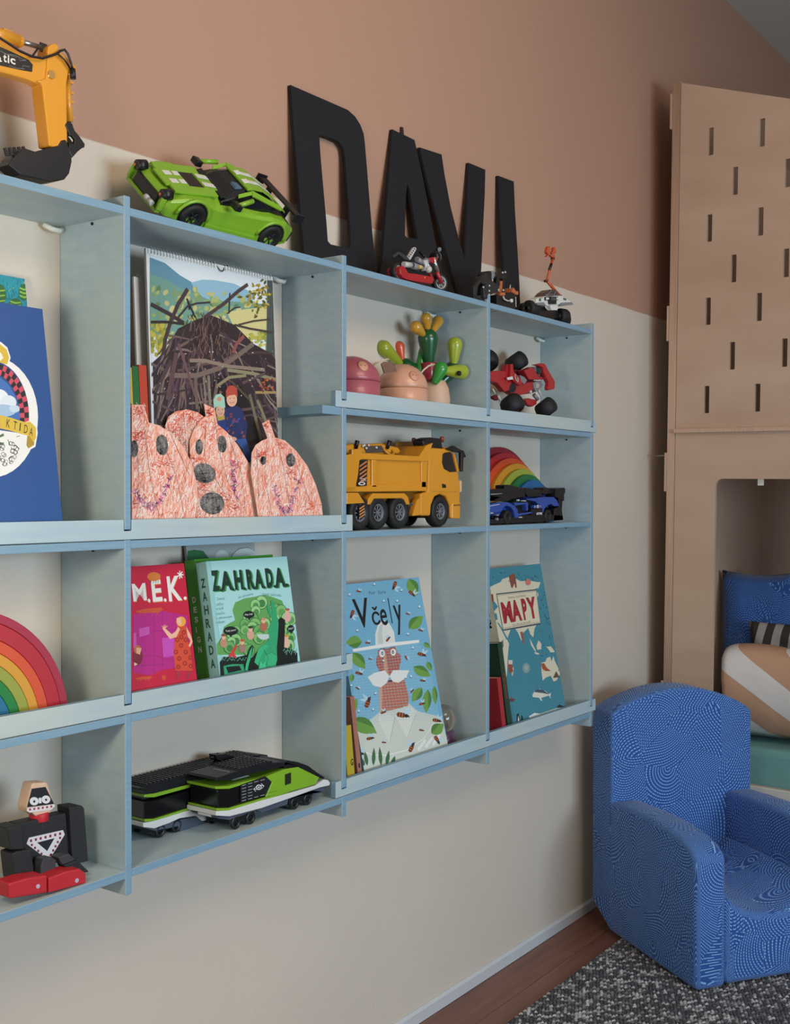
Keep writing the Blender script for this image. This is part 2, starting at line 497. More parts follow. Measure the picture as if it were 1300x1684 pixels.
# ---------------------------------------------------------------- plywood wall shelf
def ply_blue():
    m = bpy.data.materials.new('blue_stained_plywood'); m.use_nodes = True
    nt = m.node_tree; p = nt.nodes['Principled BSDF']; p.inputs['Roughness'].default_value = 0.42
    g = nt.nodes.new('ShaderNodeMapping'); g.inputs['Scale'].default_value = (1 / K, 1 / K, 1 / K); tc = nt.nodes.new('ShaderNodeTexCoord'); nt.links.new(tc.outputs['Object'], g.inputs['Vector'])
    mp = nt.nodes.new('ShaderNodeMapping'); mp.inputs['Scale'].default_value = (2.5, 9, 30)
    nt.links.new(g.outputs['Vector'], mp.inputs['Vector'])
    n = nt.nodes.new('ShaderNodeTexNoise'); n.inputs['Scale'].default_value = 2.5; n.inputs['Detail'].default_value = 6
    nt.links.new(mp.outputs['Vector'], n.inputs['Vector'])
    r = nt.nodes.new('ShaderNodeValToRGB')
    r.color_ramp.elements[0].position = .3; r.color_ramp.elements[0].color = srgb('#a2b8c3')
    r.color_ramp.elements[1].position = .7; r.color_ramp.elements[1].color = srgb('#b0c2c7')
    nt.links.new(n.outputs['Fac'], r.inputs['Fac'])
    n2 = nt.nodes.new('ShaderNodeTexNoise'); n2.inputs['Scale'].default_value = 3.0; n2.inputs['Detail'].default_value = 2
    nt.links.new(g.outputs['Vector'], n2.inputs['Vector'])
    mx = nt.nodes.new('ShaderNodeMixRGB'); mx.inputs['Color2'].default_value = srgb('#b8c2b8')
    mr = nt.nodes.new('ShaderNodeMapRange'); mr.inputs['From Min'].default_value = .4; mr.inputs['From Max'].default_value = .7; mr.inputs['To Max'].default_value = .7
    nt.links.new(n2.outputs['Fac'], mr.inputs['Value']); nt.links.new(mr.outputs['Result'], mx.inputs['Fac'])
    nt.links.new(r.outputs['Color'], mx.inputs['Color1']); nt.links.new(mx.outputs['Color'], p.inputs['Base Color'])
    bp = nt.nodes.new('ShaderNodeBump'); bp.inputs['Strength'].default_value = .12; bp.inputs['Distance'].default_value = .001
    nt.links.new(n.outputs['Fac'], bp.inputs['Height']); nt.links.new(bp.outputs['Normal'], p.inputs['Normal'])
    return m
PLY = ply_blue()
PLYEDGE = mat('blue_plywood_edge', '#7496ac', 0.5, 0.0, 6, color2='#80a0b2', stretch=(3, 3, 60))
def two_tone(o, axis):
    """cut edges of the plywood take the stain bluer than its faces"""
    o.data.materials.append(PLYEDGE)
    for p in o.data.polygons: p.material_index = 0 if abs(p.normal[axis]) > .7 else 1
    return o
TH, DEP = 0.016, 0.20
XS = [0.832, 1.5255, 2.2200, 2.9093, 3.5991]              # left faces of the uprights
ZT, ZG, ZE, ZF, ZH = 2.1609, 1.8046, 1.4969, 1.1478, 0.8353   # undersides of the shelves
shelf = thing('wall_shelf', 'pale blue plywood grid shelf fixed to the pink and white wall', 'shelf', (0, 0, 0))
LH = 0.042                                                 # height of a retaining ledge
ledges = [(ZE, 0, 2), (ZF, 0, 2), (ZG, 2, 4), (ZH, 2, 4)]   # level, first and last upright
boards = [(ZT, 0, 4), (ZE, 0, 4), (ZF, 0, 2), (ZG, 2, 4), (ZH, 0, 4)]
for i, x in enumerate(XS):
    # profile in (depth, z): notched at the front where a ledge is let in
    pts = [(0.0, ZH - .034), (0.0, ZT + .038)]
    front = [(-DEP, ZT + .038)]
    cuts = sorted([z for z, a, c in ledges if a <= i <= c], reverse=True)
    for z in cuts:
        lo, hi = z + TH + .001, z + TH + LH * .52
        front += [(-DEP, hi), (-DEP + .0175, hi), (-DEP + .0175, lo), (-DEP, lo)]
    front += [(-DEP, ZH - .034)]
    b = B(); b.prism(pts + front, TH, T(x, -.0005, 0) @ YZ)
    two_tone(b.make('upright', PLY, shelf, bevel=.0016), 0)
for z, a, c in boards:
    x0 = XS[a] - (.032 if a else .2); x1 = XS[c] + TH + .017
    # one board per bay, let into the uprights; its tenons stick out past the last upright
    for k in range(a, c):
        b = B(); b.box((XS[k] + TH, -DEP + .0005, z), (XS[k + 1], -.001, z + TH))
        two_tone(b.make('shelf_board', PLY, shelf, bevel=.0008), 2)
    if z in (ZG,):
        B().box((XS[a] - .072, -DEP + .004, z - .002), (XS[a], -.004, z + TH + .003)).make('tenon', PLYEDGE, shelf, bevel=.001)
    if z in (ZF,):
        B().box((XS[c] + TH, -DEP + .012, z), (XS[c] + TH + .024, -.07, z + TH + .004)).make('tenon', PLYEDGE, shelf, bevel=.001)
    if c == 4:
        B().box((XS[c] + TH, -DEP + .02, z), (XS[c] + TH + .02, -.06, z + TH)).make('tenon', PLYEDGE, shelf, bevel=.001)
for z, a, c in ledges:
    xa, xc = XS[a] - .026, XS[c] + TH + .026
    z0, z1 = z + TH + .0015, z + TH + LH
    top = []
    for k in range(a, c + 1):
        x = XS[k]
        top += [(x - .0015, z1), (x - .0015, z0 + LH * .42), (x + TH + .0015, z0 + LH * .42), (x + TH + .0015, z1)]
    b = B(); b.prism([(xc, z0), (xa, z0)][::-1] + [(xc, z1)] + top[::-1] + [(xa, z1)], .0155, T(0, -DEP + .0155, 0) @ XZ)
    two_tone(b.make('ledge', PLY, shelf, bevel=.0014), 1)
# little white wall hooks under the top boards
HOOK = mat('white_plastic', '#dcd8ce', 0.4)
for x in XS[1:]:
    b = B(); b.tube([(x - .05, -.012, ZT - .004), (x - .038, -.022, ZT - .012), (x - .02, -.024, ZT - .013), (x - .006, -.016, ZT - .006)], .0055, 8)
    b.make('wall_hook', HOOK, shelf)
# dark screw heads where the boards meet the uprights
SCREW = mat('dark_screw', '#2a2c2e', 0.5, metal=0.6)
for i in (1, 2, 3, 4):
    for z in [zz for zz, a, c in boards if a < i <= c]:
        B().cyl((XS[i] - .0004, -.105, z - .006), (XS[i] - .003, -.105, z - .006), .0032, n=8).make('screw', SCREW, shelf)
# ---------------------------------------------------------------- plywood house bed
BX = 4.50
RB = BX / 4.335
def ZB(z): return max(0.0, CAM_C.z + (z - CAM_C.z) * RB)
PLYW = mat('birch_plywood', '#c6ab94', 0.5, 0.0, 2.2, color2='#ba9b84', stretch=(6, 1, 4), bump=.06, bscale=40)
PLYP = mat('birch_plywood_edge', '#cbae97', 0.55, 0.0, 5, color2='#bd9a82', stretch=(40, 40, 1))
bed = thing('house_bed', 'tall birch plywood house bed with slotted upper panel in the corner', 'bed', (BX, CAM_C.y + (1.8216) * RB, 0), (math.radians(.7), 0, 0))
PT = 0.018
BED_L, BED_W = 2.05, 1.30           # along the wall, across the room
def zmap(pts): return [(u * RB, ZB(z)) for u, z in pts]
YZm = basis((0, 0, 0), (0, -1, 0), (0, 0, 1), (1, 0, 0))    # (distance from the wall side, z) -> plate
def slot_holes(u0, w, zs, lean=0):
    return [rrect(u, z, u + w, z + .106, .004, 2) for u, z in zs]
zrow = [2.930, 2.763, 2.595, 2.428, 2.272, 2.093, 1.928]
holes = []
for r, z in enumerate(zrow):
    u = .148 if r % 2 == 0 else .247
    while u < BED_W - .1:
        top = 3.24 - .30 * u
        if z + .16 < top: holes.append(rrect(u, z, u + .0215, z + .106, .003, 2))
        u += .2
# upper panel (sloping top edge), shelf strip, lower panel with the big opening
def topz(u): return 3.235 - .335 * (u - .03)
me = plate_mesh('upper_panel', zmap([(.034, 1.868), (BED_W, 1.868), (BED_W, topz(BED_W)), (.034, topz(.034))]), [zmap(h) for h in holes], PT, YZm)
link('upper_panel', me, bed, PLYW)
B().box((-.018, -BED_W * RB, ZB(1.852)), (BED_L, -.033, ZB(1.868))).make('bunk_board', PLYP, bed, bevel=.001)
me = plate_mesh('lower_panel', zmap([(.034, .0), (BED_W, .0), (BED_W, 1.852), (.034, 1.852)]), [zmap(rrect(.200, .50, BED_W - .2, 1.672, .03, 5))], PT, YZm)
link('lower_panel', me, bed, PLYW)
# side board towards the wall, with the proud tenons of the cross boards
me = plate_mesh('side_panel', [(0, 0), (BED_L, 0), (BED_L, ZB(3.2)), (0, ZB(3.24))], [], .033, basis((0, 0, 0), (1, 0, 0), (0, 0, 1), (0, -1, 0)))
link('side_panel', me, bed, PLYP)
for z0, z1 in ((.72, .86), (1.62, 1.775), (2.22, 2.36), (3.06, 3.2)):
    B().box((.002, -.001, ZB(z0)), (.05, .013, ZB(z1))).make('tenon', PLYP, bed, bevel=.002)
me = plate_mesh('far_side_panel', [(PT, 0), (BED_L, 0), (BED_L, 2.78), (PT, 2.80)], [rc(.3, .6, 1.7, 1.7)], PT, basis((0, -BED_W * RB, 0), (1, 0, 0), (0, 0, 1), (0, -1, 0)))
link('far_side_panel', me, bed, PLYP)
# end panel at the far end, with narrow staggered slots
holes = []
for r in range(12):
    z = 1.66 - r * .15
    if z < .62: break
    u = .12 + (.0725 if r % 2 else 0)
    while u < BED_W - .08:
        holes.append(rrect(u, z, u + .012, z + .105, .003, 2)); u += .145
me = plate_mesh('end_panel', zmap([(.034, 0), (BED_W, 0), (BED_W, 1.852), (.034, 1.852)]), [zmap(h) for h in holes], PT, basis((BED_L - PT, 0, 0), (0, -1, 0), (0, 0, 1), (1, 0, 0)))
link('end_panel', me, bed, mat('bed_end_ply', '#c3a894', .6, 0, 2, color2='#b59c8a', stretch=(1, 1, 3)))
B().box((.02, -BED_W * RB, .33), (BED_L - .02, -.034, .35)).make('slat_base', PLYP, bed)
B().box((-.016, -BED_W * RB, ZB(.435)), (.0, -.3, ZB(.5))).make('front_rail', mat('white_rail', '#d8d2c8', .5), bed, bevel=.003)
# metal rod that ties the bed to the wall
B().cyl((.01, 0.012, ZB(1.763)), (.01, .062, ZB(1.763)), .0035).make('wall_rod', mat('steel', '#8a8680', .35, metal=.9), bed)
# ---------------------------------------------------------------- armchair, rug, bedding
def dash_fabric(name, base_c, dash_c, freq=75.0, nscale=3.2, seed=0.0, amount=0.5):
    m = bpy.data.materials.new(name); m.use_nodes = True
    nt = m.node_tree; L = nt.links.new; p = nt.nodes['Principled BSDF']
    p.inputs['Roughness'].default_value = 0.9; p.inputs['Sheen Weight'].default_value = 0.15
    tc = nt.nodes.new('ShaderNodeTexCoord'); mp = nt.nodes.new('ShaderNodeMapping')
    mp.inputs['Location'].default_value = (seed, seed * 1.7, seed * .6); mp.inputs['Scale'].default_value = (1 / K, 1 / K, 1 / K)
    L(tc.outputs['Object'], mp.inputs['Vector'])
    def math_(op, a, b=None, c=None):
        n = nt.nodes.new('ShaderNodeMath'); n.operation = op
        for i, x in enumerate((a, b, c)):
            if x is None: continue
            if isinstance(x, (int, float)): n.inputs[i].default_value = x
            else: L(x, n.inputs[i])
        return n.outputs[0]
    # rings around scattered centres (patches), bent by a soft noise
    no = nt.nodes.new('ShaderNodeTexNoise'); no.inputs['Scale'].default_value = nscale * 1.6; no.inputs['Detail'].default_value = 0
    L(mp.outputs['Vector'], no.inputs['Vector'])
    vo = nt.nodes.new('ShaderNodeTexVoronoi'); vo.inputs['Scale'].default_value = nscale * 2.2; vo.inputs['Randomness'].default_value = 1
    L(mp.outputs['Vector'], vo.inputs['Vector'])
    sub = nt.nodes.new('ShaderNodeVectorMath'); sub.operation = 'SUBTRACT'
    L(mp.outputs['Vector'], sub.inputs[0])
    sc = nt.nodes.new('ShaderNodeVectorMath'); sc.operation = 'SCALE'; sc.inputs['Scale'].default_value = 1.0
    L(vo.outputs['Position'], sc.inputs[0]); L(sc.outputs['Vector'], sub.inputs[1])
    sub0 = sub; cc = nt.nodes.new('ShaderNodeVectorMath'); cc.operation = 'MULTIPLY_ADD'; cc.inputs[1].default_value = (.55, .55, .55); L(vo.outputs['Color'], cc.inputs[0]); L(sub0.outputs['Vector'], cc.inputs[2])
    sub = nt.nodes.new('ShaderNodeVectorMath'); sub.operation = 'SUBTRACT'; sub.inputs[1].default_value = (.275, .275, .275); L(cc.outputs['Vector'], sub.inputs[0])
    def vec(op, a, b=None, scale=None):
        n = nt.nodes.new('ShaderNodeVectorMath'); n.operation = op
        for q, x in enumerate((a, b)):
            if x is None: continue
            if isinstance(x, tuple): n.inputs[q].default_value = x
            else: L(x, n.inputs[q])
        if scale is not None: L(scale, n.inputs['Scale'])
        return n.outputs['Value'] if op in ('DOT_PRODUCT', 'LENGTH') else n.outputs['Vector']
    # keep only what lies in the cloth's own plane, so rows of stitches keep an even spacing
    nv = tc.outputs['Normal']
    flat = vec('SUBTRACT', sub.outputs['Vector'], vec('SCALE', nv, None, vec('DOT_PRODUCT', sub.outputs['Vector'], nv)))
    rings = math_('MULTIPLY_ADD', no.outputs['Fac'], 0.10, vec('LENGTH', flat))
    u = math_('MULTIPLY', rings, freq)                          # ring number
    row = math_('FLOOR', u); fr = math_('FRACT', u)
    band = math_('COMPARE', fr, 0.5, 0.15)
    axis = (0.52, 0.47, 0.71)
    ang = math_('ARCTAN2', vec('DOT_PRODUCT', flat, vec('CROSS_PRODUCT', nv, axis)), vec('DOT_PRODUCT', flat, axis))
    arcl = math_('MULTIPLY', math_('MULTIPLY', ang, math_('ADD', math_('MULTIPLY', math_('FLOOR', math_('MULTIPLY', u, 0.25)), 4.0 / freq), 0.03)), 62.0)
    ph = math_('MULTIPLY', row, 0.37)
    fr2 = math_('FRACT', math_('ADD', arcl, ph))
    dash = math_('MULTIPLY', band, math_('COMPARE', fr2, 0.5, 0.34))
    mx = nt.nodes.new('ShaderNodeMixRGB'); L(dash, mx.inputs['Fac'])
    n3 = nt.nodes.new('ShaderNodeTexNoise'); n3.inputs['Scale'].default_value = 9; L(mp.outputs['Vector'], n3.inputs['Vector'])
    bc = nt.nodes.new('ShaderNodeMixRGB'); bc.inputs['Color1'].default_value = srgb(base_c); c2 = srgb(base_c)
    bc.inputs['Color2'].default_value = (c2[0] * 1.5, c2[1] * 1.35, c2[2] * 1.2, 1); L(n3.outputs['Fac'], bc.inputs['Fac'])
    L(bc.outputs['Color'], mx.inputs['Color1']); mx.inputs['Color2'].default_value = srgb(dash_c)
    L(mx.outputs['Color'], p.inputs['Base Color'])
    n4 = nt.nodes.new('ShaderNodeTexNoise'); n4.inputs['Scale'].default_value = 14; n4.inputs['Detail'].default_value = 3; L(mp.outputs['Vector'], n4.inputs['Vector'])
    bp = nt.nodes.new('ShaderNodeBump'); bp.inputs['Strength'].default_value = .35; bp.inputs['Distance'].default_value = .02
    L(n4.outputs['Fac'], bp.inputs['Height']); L(bp.outputs['Normal'], p.inputs['Normal'])
    return m
FAB = dash_fabric('blue_dash_fabric', '#1b4c96', '#8db8e2', freq=104, nscale=3.0)
FABP = dash_fabric('blue_dash_pillow', '#1d4488', '#5f8fcb', freq=110, nscale=3.0, seed=3.3)

RUG_T = 0.0155
Pc = AT(1145, 1632, z=RUG_T)
chair = thing('armchair', 'small blue foam armchair with pale dashed pattern standing on the woven rug', 'armchair', (Pc.x, Pc.y, RUG_T), (0, 0, math.radians(-34.6)))
def soft(b, name, bevel=.018, seg=3):
    o = b.make(name, FAB, chair, bevel, seg)
    for p in o.data.polygons: p.use_smooth = True
    return o
CW, CD = .606, .672
# backrest: arched slab
arch = [(0, .0), (CW, .0), (CW, .765)]
for k in range(13):
    a = k / 12; x = CW * (1 - a); arch.append((x, .775 + .09 * math.sin(math.pi * a) ** .8 + .02 * a))
b = B(); b.prism(arch, .140, T(0, CD, 0) @ XZ); 
# round the lower rear edge off
for v in b.bm.verts:
    if v.co.z < .001 and v.co.y > CD - .01: v.co.z = .075
soft(b, 'backrest')
def arm(x0, x1):
    prof = [(0, 0), (.545, 0), (.545, .475), (.42, .482), (.30, .486), (.18, .482), (.09, .470), (.035, .452), (0, .425)]
    b = B(); b.prism(prof, x1 - x0, T(x0, 0, 0) @ YZ); return soft(b, 'armrest')
arm(0, .115); arm(CW - .115, CW)
# sagging seat cushion
b = B(); nx, ny = 10, 10; vs = []; fs = []
def seat_z(u, v): return .298 - .085 * math.sin(math.pi * u) ** .7 + .01 * math.sin(math.pi * v) + .015 * v
for j in range(ny + 1):
    for i in range(nx + 1):
        u, v = i / nx, j / ny
        vs.append((.113 + u * (CW - .226), .006 + v * .535, seat_z(u, v)))
for j in range(ny):
    for i in range(nx): fs.append((j * 11 + i, j * 11 + i + 1, (j + 1) * 11 + i + 1, (j + 1) * 11 + i))
nb = len(vs)
for (i, j) in [(i, 0) for i in range(11)] + [(10, j) for j in range(1, 11)] + [(i, 10) for i in range(9, -1, -1)] + [(0, j) for j in range(9, 0, -1)]:
    x, y, z = vs[j * 11 + i]; vs.append((x, y, 0.002))
ring = [j * 11 + i for (i, j) in [(i, 0) for i in range(11)] + [(10, j) for j in range(1, 11)] + [(i, 10) for i in range(9, -1, -1)] + [(0, j) for j in range(9, 0, -1)]]
n = len(ring)
for k in range(n): fs.append((ring[k], nb + k, nb + (k + 1) % n, ring[(k + 1) % n]))
fs.append(tuple(nb + k for k in range(n)))
b._add(vs, fs); soft(b, 'seat_cushion', .02, 3)

# ---- rug: flat base with rows of chunky stitches
rug = thing('woven_rug', 'chunky navy and grey woven rug on the brown floor under the armchair', 'rug', (2.2, -.232, 0))
RX0, RX1, RY0, RY1 = 0.0, 2.26, -2.4, 0.0
B().box((RX0, RY0, .0005), (RX1, RY1, .008)).make('rug_base', mat('rug_base', '#22242d', .95, .2, 60), rug)
random.seed(11)
vs, fs, cols = [], [], []
sx_, sy_ = .0175, .0125
PAL = ['#0f1226', '#161a30', '#20242f', '#6c6e74', '#8b8d92', '#a9abb0', '#bdbfc2', '#4a4d58']
x = .35
ci = 0
while x < 2.0:
    y = -.006; ri = 0
    while y > -.86:
        yy = y - (sy_ * .5 if ci % 2 else 0)
        h = .0075 + random.uniform(0, .0025); L = sx_ * .62; wv = sy_ * .62
        dx, dy = (.5, .3) if ci % 2 else (.5, -.3)
        i = len(vs)
        cx, cy = x + random.uniform(-.001, .001), yy + random.uniform(-.001, .001)
        vs += [(cx - L * .9, cy - dy * L, .007), (cx, cy - wv, .0075), (cx + L * .9, cy + dy * L, .007), (cx, cy + wv, .0075), (cx - L * .35, cy - dy * L * .4, .0065 + h * .8), (cx + L * .35, cy + dy * L * .4, .0065 + h * .8)]
        fs += [(i, i + 1, i + 4), (i + 1, i + 5, i + 4), (i + 1, i + 2, i + 5), (i + 2, i + 3, i + 5), (i + 3, i + 4, i + 5), (i + 3, i, i + 4)]
        w_ = random.random(); streak = math.sin(ci * .9) + .6 * math.sin(ri * .21 + ci * .05)
        c = PAL[int(random.random() * 3)] if w_ < .52 + .12 * streak else PAL[3 + int(random.random() * 5)]
        cols += [srgb(c)] * 6
        y -= sy_; ri += 1
    x += sx_ * .72; ci += 1
me = bpy.data.meshes.new('stitches'); me.from_pydata(vs, [], fs)
ca = me.color_attributes.new('Col', 'FLOAT_COLOR', 'CORNER'); ca.data.foreach_set('color', [c for q in cols for _ in range(3) for c in q])
for p in me.polygons: p.use_smooth = True
st = link('stitches', me, rug, print_mat('rug_yarn', .95, .15, 300)); st['kind'] = 'stuff'

# ---- bedding
def cushion_mesh(name, w, h, t, n=14, pinch=.06, wrinkle=.0, seed=1):
    random.seed(seed); vs = []; fs = []
    ph = [random.uniform(0, 6) for _ in range(4)]
    for s in (1, -1):
        for j in range(n + 1):
            for i in range(n + 1):
                u, v = -1 + 2 * i / n, -1 + 2 * j / n
                k = max(0, (1 - u * u)) ** .45 * max(0, (1 - v * v)) ** .45
                px = u * (1 - pinch * (1 - v * v)) * w / 2; pz = v * (1 - pinch * (1 - u * u)) * h / 2
                wr = wrinkle * (math.sin(5 * u + ph[0] + 3 * v) + math.sin(7 * v + ph[1] - 2 * u)) * k
                vs.append((px, -s * (t / 2 * k) + wr, pz))
    N = (n + 1) ** 2
    for s in (0, 1):
        for j in range(n):
            for i in range(n):
                q = (s * N + j * (n + 1) + i, s * N + j * (n + 1) + i + 1, s * N + (j + 1) * (n + 1) + i + 1, s * N + (j + 1) * (n + 1) + i)
                fs.append(q if s == 0 else q[::-1])
    b = B(); b._add(vs, fs, None, True); return b.mesh(name)
def cushion(name, label, cat, c, w, h, t, yaw, tilt, m, roll=0, seed=1):
    o = link(name, cushion_mesh(name, w, h, t, wrinkle=.006, seed=seed), None, m)
    o.location = c; o.rotation_euler = Euler((math.radians(tilt), math.radians(roll), math.radians(yaw)), 'YXZ')
    return tag(o, label, cat)
MT = .60        # mattress top
mb = B(); mb.box((0, -1.20, 0), (1.95, 0, MT - .355))
mat_o = thing('mattress', 'mattress in a teal fitted sheet lying inside the plywood bed', 'mattress', (BX + .03, -.14, .352))
mo = mb.make('sheet_body', mat('teal_sheet', '#6d9b97', .9, .06, 14, bump=.5, bscale=16), mat_o, .03, 3)
cushion('bed_pillow', 'large blue pillow with a dashed pattern propped up in the bed corner', 'pillow', Vector((4.985, -.330, .965)), .345, .62, .12, -90, -6, FABP, -1, 2)
cushion('bed_pillow', 'blue pillow at the right picture edge, behind the striped cushion', 'pillow', Vector((5.17, -.52, .93)), .46, .60, .11, -90, -6, FABP, 0, 5)
def stripe_fabric(name, c1, c2, freq, rot, rough=.9, wob=.02):
    m = bpy.data.materials.new(name); m.use_nodes = True; nt = m.node_tree; L = nt.links.new
    p = nt.nodes['Principled BSDF']; p.inputs['Roughness'].default_value = rough
    tc = nt.nodes.new('ShaderNodeTexCoord'); mp = nt.nodes.new('ShaderNodeMapping'); mp.inputs['Rotation'].default_value = rot
    mp.inputs['Scale'].default_value = (1 / K, 1 / K, 1 / K)
    L(tc.outputs['Object'], mp.inputs['Vector'])
    w = nt.nodes.new('ShaderNodeTexWave'); w.wave_type = 'BANDS'; w.bands_direction = 'Z'; w.inputs['Scale'].default_value = freq
    w.inputs['Distortion'].default_value = wob * 100; w.inputs['Detail'].default_value = 0; w.inputs['Detail Scale'].default_value = .4
    L(mp.outputs['Vector'], w.inputs['Vector'])
    r = nt.nodes.new('ShaderNodeValToRGB'); r.color_ramp.interpolation = 'CONSTANT'
    r.color_ramp.elements[0].position = 0; r.color_ramp.elements[0].color = srgb(c1); r.color_ramp.elements[1].position = .5; r.color_ramp.elements[1].color = srgb(c2)
    L(w.outputs['Fac'], r.inputs['Fac']); L(r.outputs['Color'], p.inputs['Base Color'])
    n = nt.nodes.new('ShaderNodeTexNoise'); n.inputs['Scale'].default_value = 10; L(tc.outputs['Object'], n.inputs['Vector'])
    bp = nt.nodes.new('ShaderNodeBump'); bp.inputs['Strength'].default_value = .3; bp.inputs['Distance'].default_value = .02
    L(n.outputs['Fac'], bp.inputs['Height']); L(bp.outputs['Normal'], p.inputs['Normal'])
    return m
cushion('striped_cushion', 'small black and pale grey striped cushion lying in front of the blue pillows', 'cushion', Vector((4.885, -.47, .955)), .30, .22, .065, -90, 4,
        stripe_fabric('black_stripes', '#3a3430', '#a39c96', 4.6, (0, math.radians(78), 0), wob=.012), 0, 4)
# folded striped blanket on the mattress, just behind the opening
bl = thing('striped_blanket', 'folded white and tan striped blanket lying on the mattress in the bed', 'blanket', (BX + .035, -.295, MT + .002))
b = B()
prof = [(0, .0), (.0, .30), (.02, .360), (.06, .385), (.13, .392), (.20, .38), (.26, .35), (.28, .30), (.28, .0)]
ny = 20; vs = []; fs = []
for j in range(ny + 1):
    v = j / ny
    for (px, pz) in prof:
        s = 1 - .045 * max(0, 1 - v * 5) ** 2
        yy = -v * .90 - (.02 * (1 - pz / .4) if j == 0 else 0)
        vs.append((px * (1 - .06 * math.sin(v * 9)) + .02 * math.sin(v * 6), yy, pz * s * (1 + .035 * math.sin(v * 7 + .6)) - (.0 if pz == 0 else .05 * v)))
m_ = len(prof)
for j in range(ny):
    for i in range(m_ - 1): fs.append((j * m_ + i, j * m_ + i + 1, (j + 1) * m_ + i + 1, (j + 1) * m_ + i))
    fs.append((j * m_ + m_ - 1, j * m_, (j + 1) * m_, (j + 1) * m_ + m_ - 1))
fs.append(tuple(range(m_))); fs.append(tuple(ny * m_ + i for i in range(m_ - 1, -1, -1)))
b._add(vs, fs, None, True)
b.make('blanket_fold', stripe_fabric('tan_stripes', '#c2987a', '#dcd6d0', 1.55, (math.radians(-34), 0, 0), wob=.006), bl, subsurf=1)
tg = W(); p0 = AT(1252, 796, x=BX + .03)
tg.box((p0.x - .002, p0.y - .012, 1.644), (p0.x + .001, p0.y + .012, 1.671))
o = tg.make('cloth_tag', mat('tag_white', '#e2dccf', .8)); tag(o, 'small white cloth tag hanging from the top of the bed opening', 'tag')
# ---------------------------------------------------------------- books, calendar, paper pumpkins
ST = dict(T=ZT + TH, G=ZG + TH, E=ZE + TH, F=ZF + TH, H=ZH + TH)
PAGES = mat('book_pages', '#e3dccb', .8, .05, 1, stretch=(1, 300, 1))
_CV = {}
def cover_mat(c):
    if c not in _CV: _CV[c] = mat('cover_' + c.strip('#'), c, .38, .02, 20)
    return _CV[c]
def book(name, label, cat, O, tilt, w, h, t, front, spine=None, yaw=0, group=None, soft=False, lean=0):
    """book standing on O (front lower left corner), leaning back by tilt degrees; spine on its left"""
    O = Vector(O) + Vector((0, 0, t * math.sin(math.radians(tilt)) + .0005))      # its lower rear edge touches the board
    bk = thing(name, label, cat, O, group=group)
    bk.rotation_euler = Euler((math.radians(-tilt), math.radians(lean), math.radians(yaw)), 'XYZ')
    e = .0012 if soft else .003
    B().box((0, 0, 0), (w, e, h)).make('front_cover', cover_mat(front), bk, bevel=.0006)
    B().box((0, t - e, 0), (w, t, h)).make('back_cover', cover_mat(front), bk, bevel=.0006)
    B().box((0, e, 0), (e, t - e, h)).make('spine', cover_mat(spine or front), bk)
    q = 0.0005 if soft else .004
    B().box((e, e, q), (w - q, t - e, h - q)).make('pages', PAGES, bk)
    bpy.context.view_layer.update()
    return bk
def frame_of(o): bpy.context.view_layer.update(); return o.matrix_world.copy()
FRONT = basis((0, -.0003, 0), (1, 0, 0), (0, 0, 1), (0, -1, 0))
def spine_plane(t): return basis((-.0003, t, 0), (0, -1, 0), (0, 0, 1), (-1, 0, 0))
def tbox(f, ll, ur):
    xm = (ll[0] + ur[0]) / 2
    return (f(ll[0], ur[1])[0], f(xm, ll[1])[1]), (f(ur[0], ll[1])[0], f(xm, ur[1])[1])
def wide(a, b, k):
    m = (a[0] + b[0]) / 2; h = (b[0] - a[0]) / 2 * k
    return (m - h, a[1]), (m + h, b[1])
def txt(P, f, word, ll, ur, color, bold=0.0, **k):
    a, b = tbox(f, ll, ur); P.text(word, a[0], a[1], b[0] - a[0], b[1] - a[1], color, bold=bold, **k)
def pl(P, f, pts, color): P.poly([f(*p) for p in pts], color)
def ln(P, f, pts, w, color): P.line([f(*p) for p in pts], w, color)
def el(P, f, cx, cy, rx, ry, color, n=20, rot=0): P.poly([f(*p) for p in ell(cx, cy, rx, ry, n, rot=rot)], color)

# ---- the blue atlas with a round emblem, and the teal book behind it
O = Vector((1.035, -.180, ST['E']))
bk = book('emblem_book', 'large dark blue book with a round emblem and a yellow ribbon in the left bay', 'book', O, 8.2, .360, .453, .016, '#28508c')
c = Crop(0, 420, 3.367); f = c.on(frame_of(bk)); P = Print()
el(P, f, -45, 895, 255, 335, '#e6e6e2', 40)                              # white sticker edge
pl(P, f, [(-60, 470), (5, 480), (40, 510), (58, 565), (45, 615), (20, 640), (-60, 600)], '#e6e6e2')
pl(P, f, [(-60, 480), (0, 492), (35, 520), (50, 565), (38, 605), (-60, 575)], '#d2b13e')
pl(P, f, [(-40, 520), (5, 540), (18, 568), (-5, 590), (-40, 575)], '#e9e4d4')
el(P, f, -45, 890, 205, 305, '#2e4d86', 40)
# sky, clouds
pl(P, f, [(-60, 690)] + [(x, y) for x, y in [(0, 675), (50, 720), (90, 790), (108, 860), (112, 910), (-60, 890)]], '#3f6db0')
el(P, f, -10, 800, 60, 60, '#dfe6ea'); el(P, f, 45, 815, 45, 40, '#d3dde4'); el(P, f, 10, 860, 80, 35, '#9fb9d4'); el(P, f, 80, 850, 30, 20, '#bfd0de')
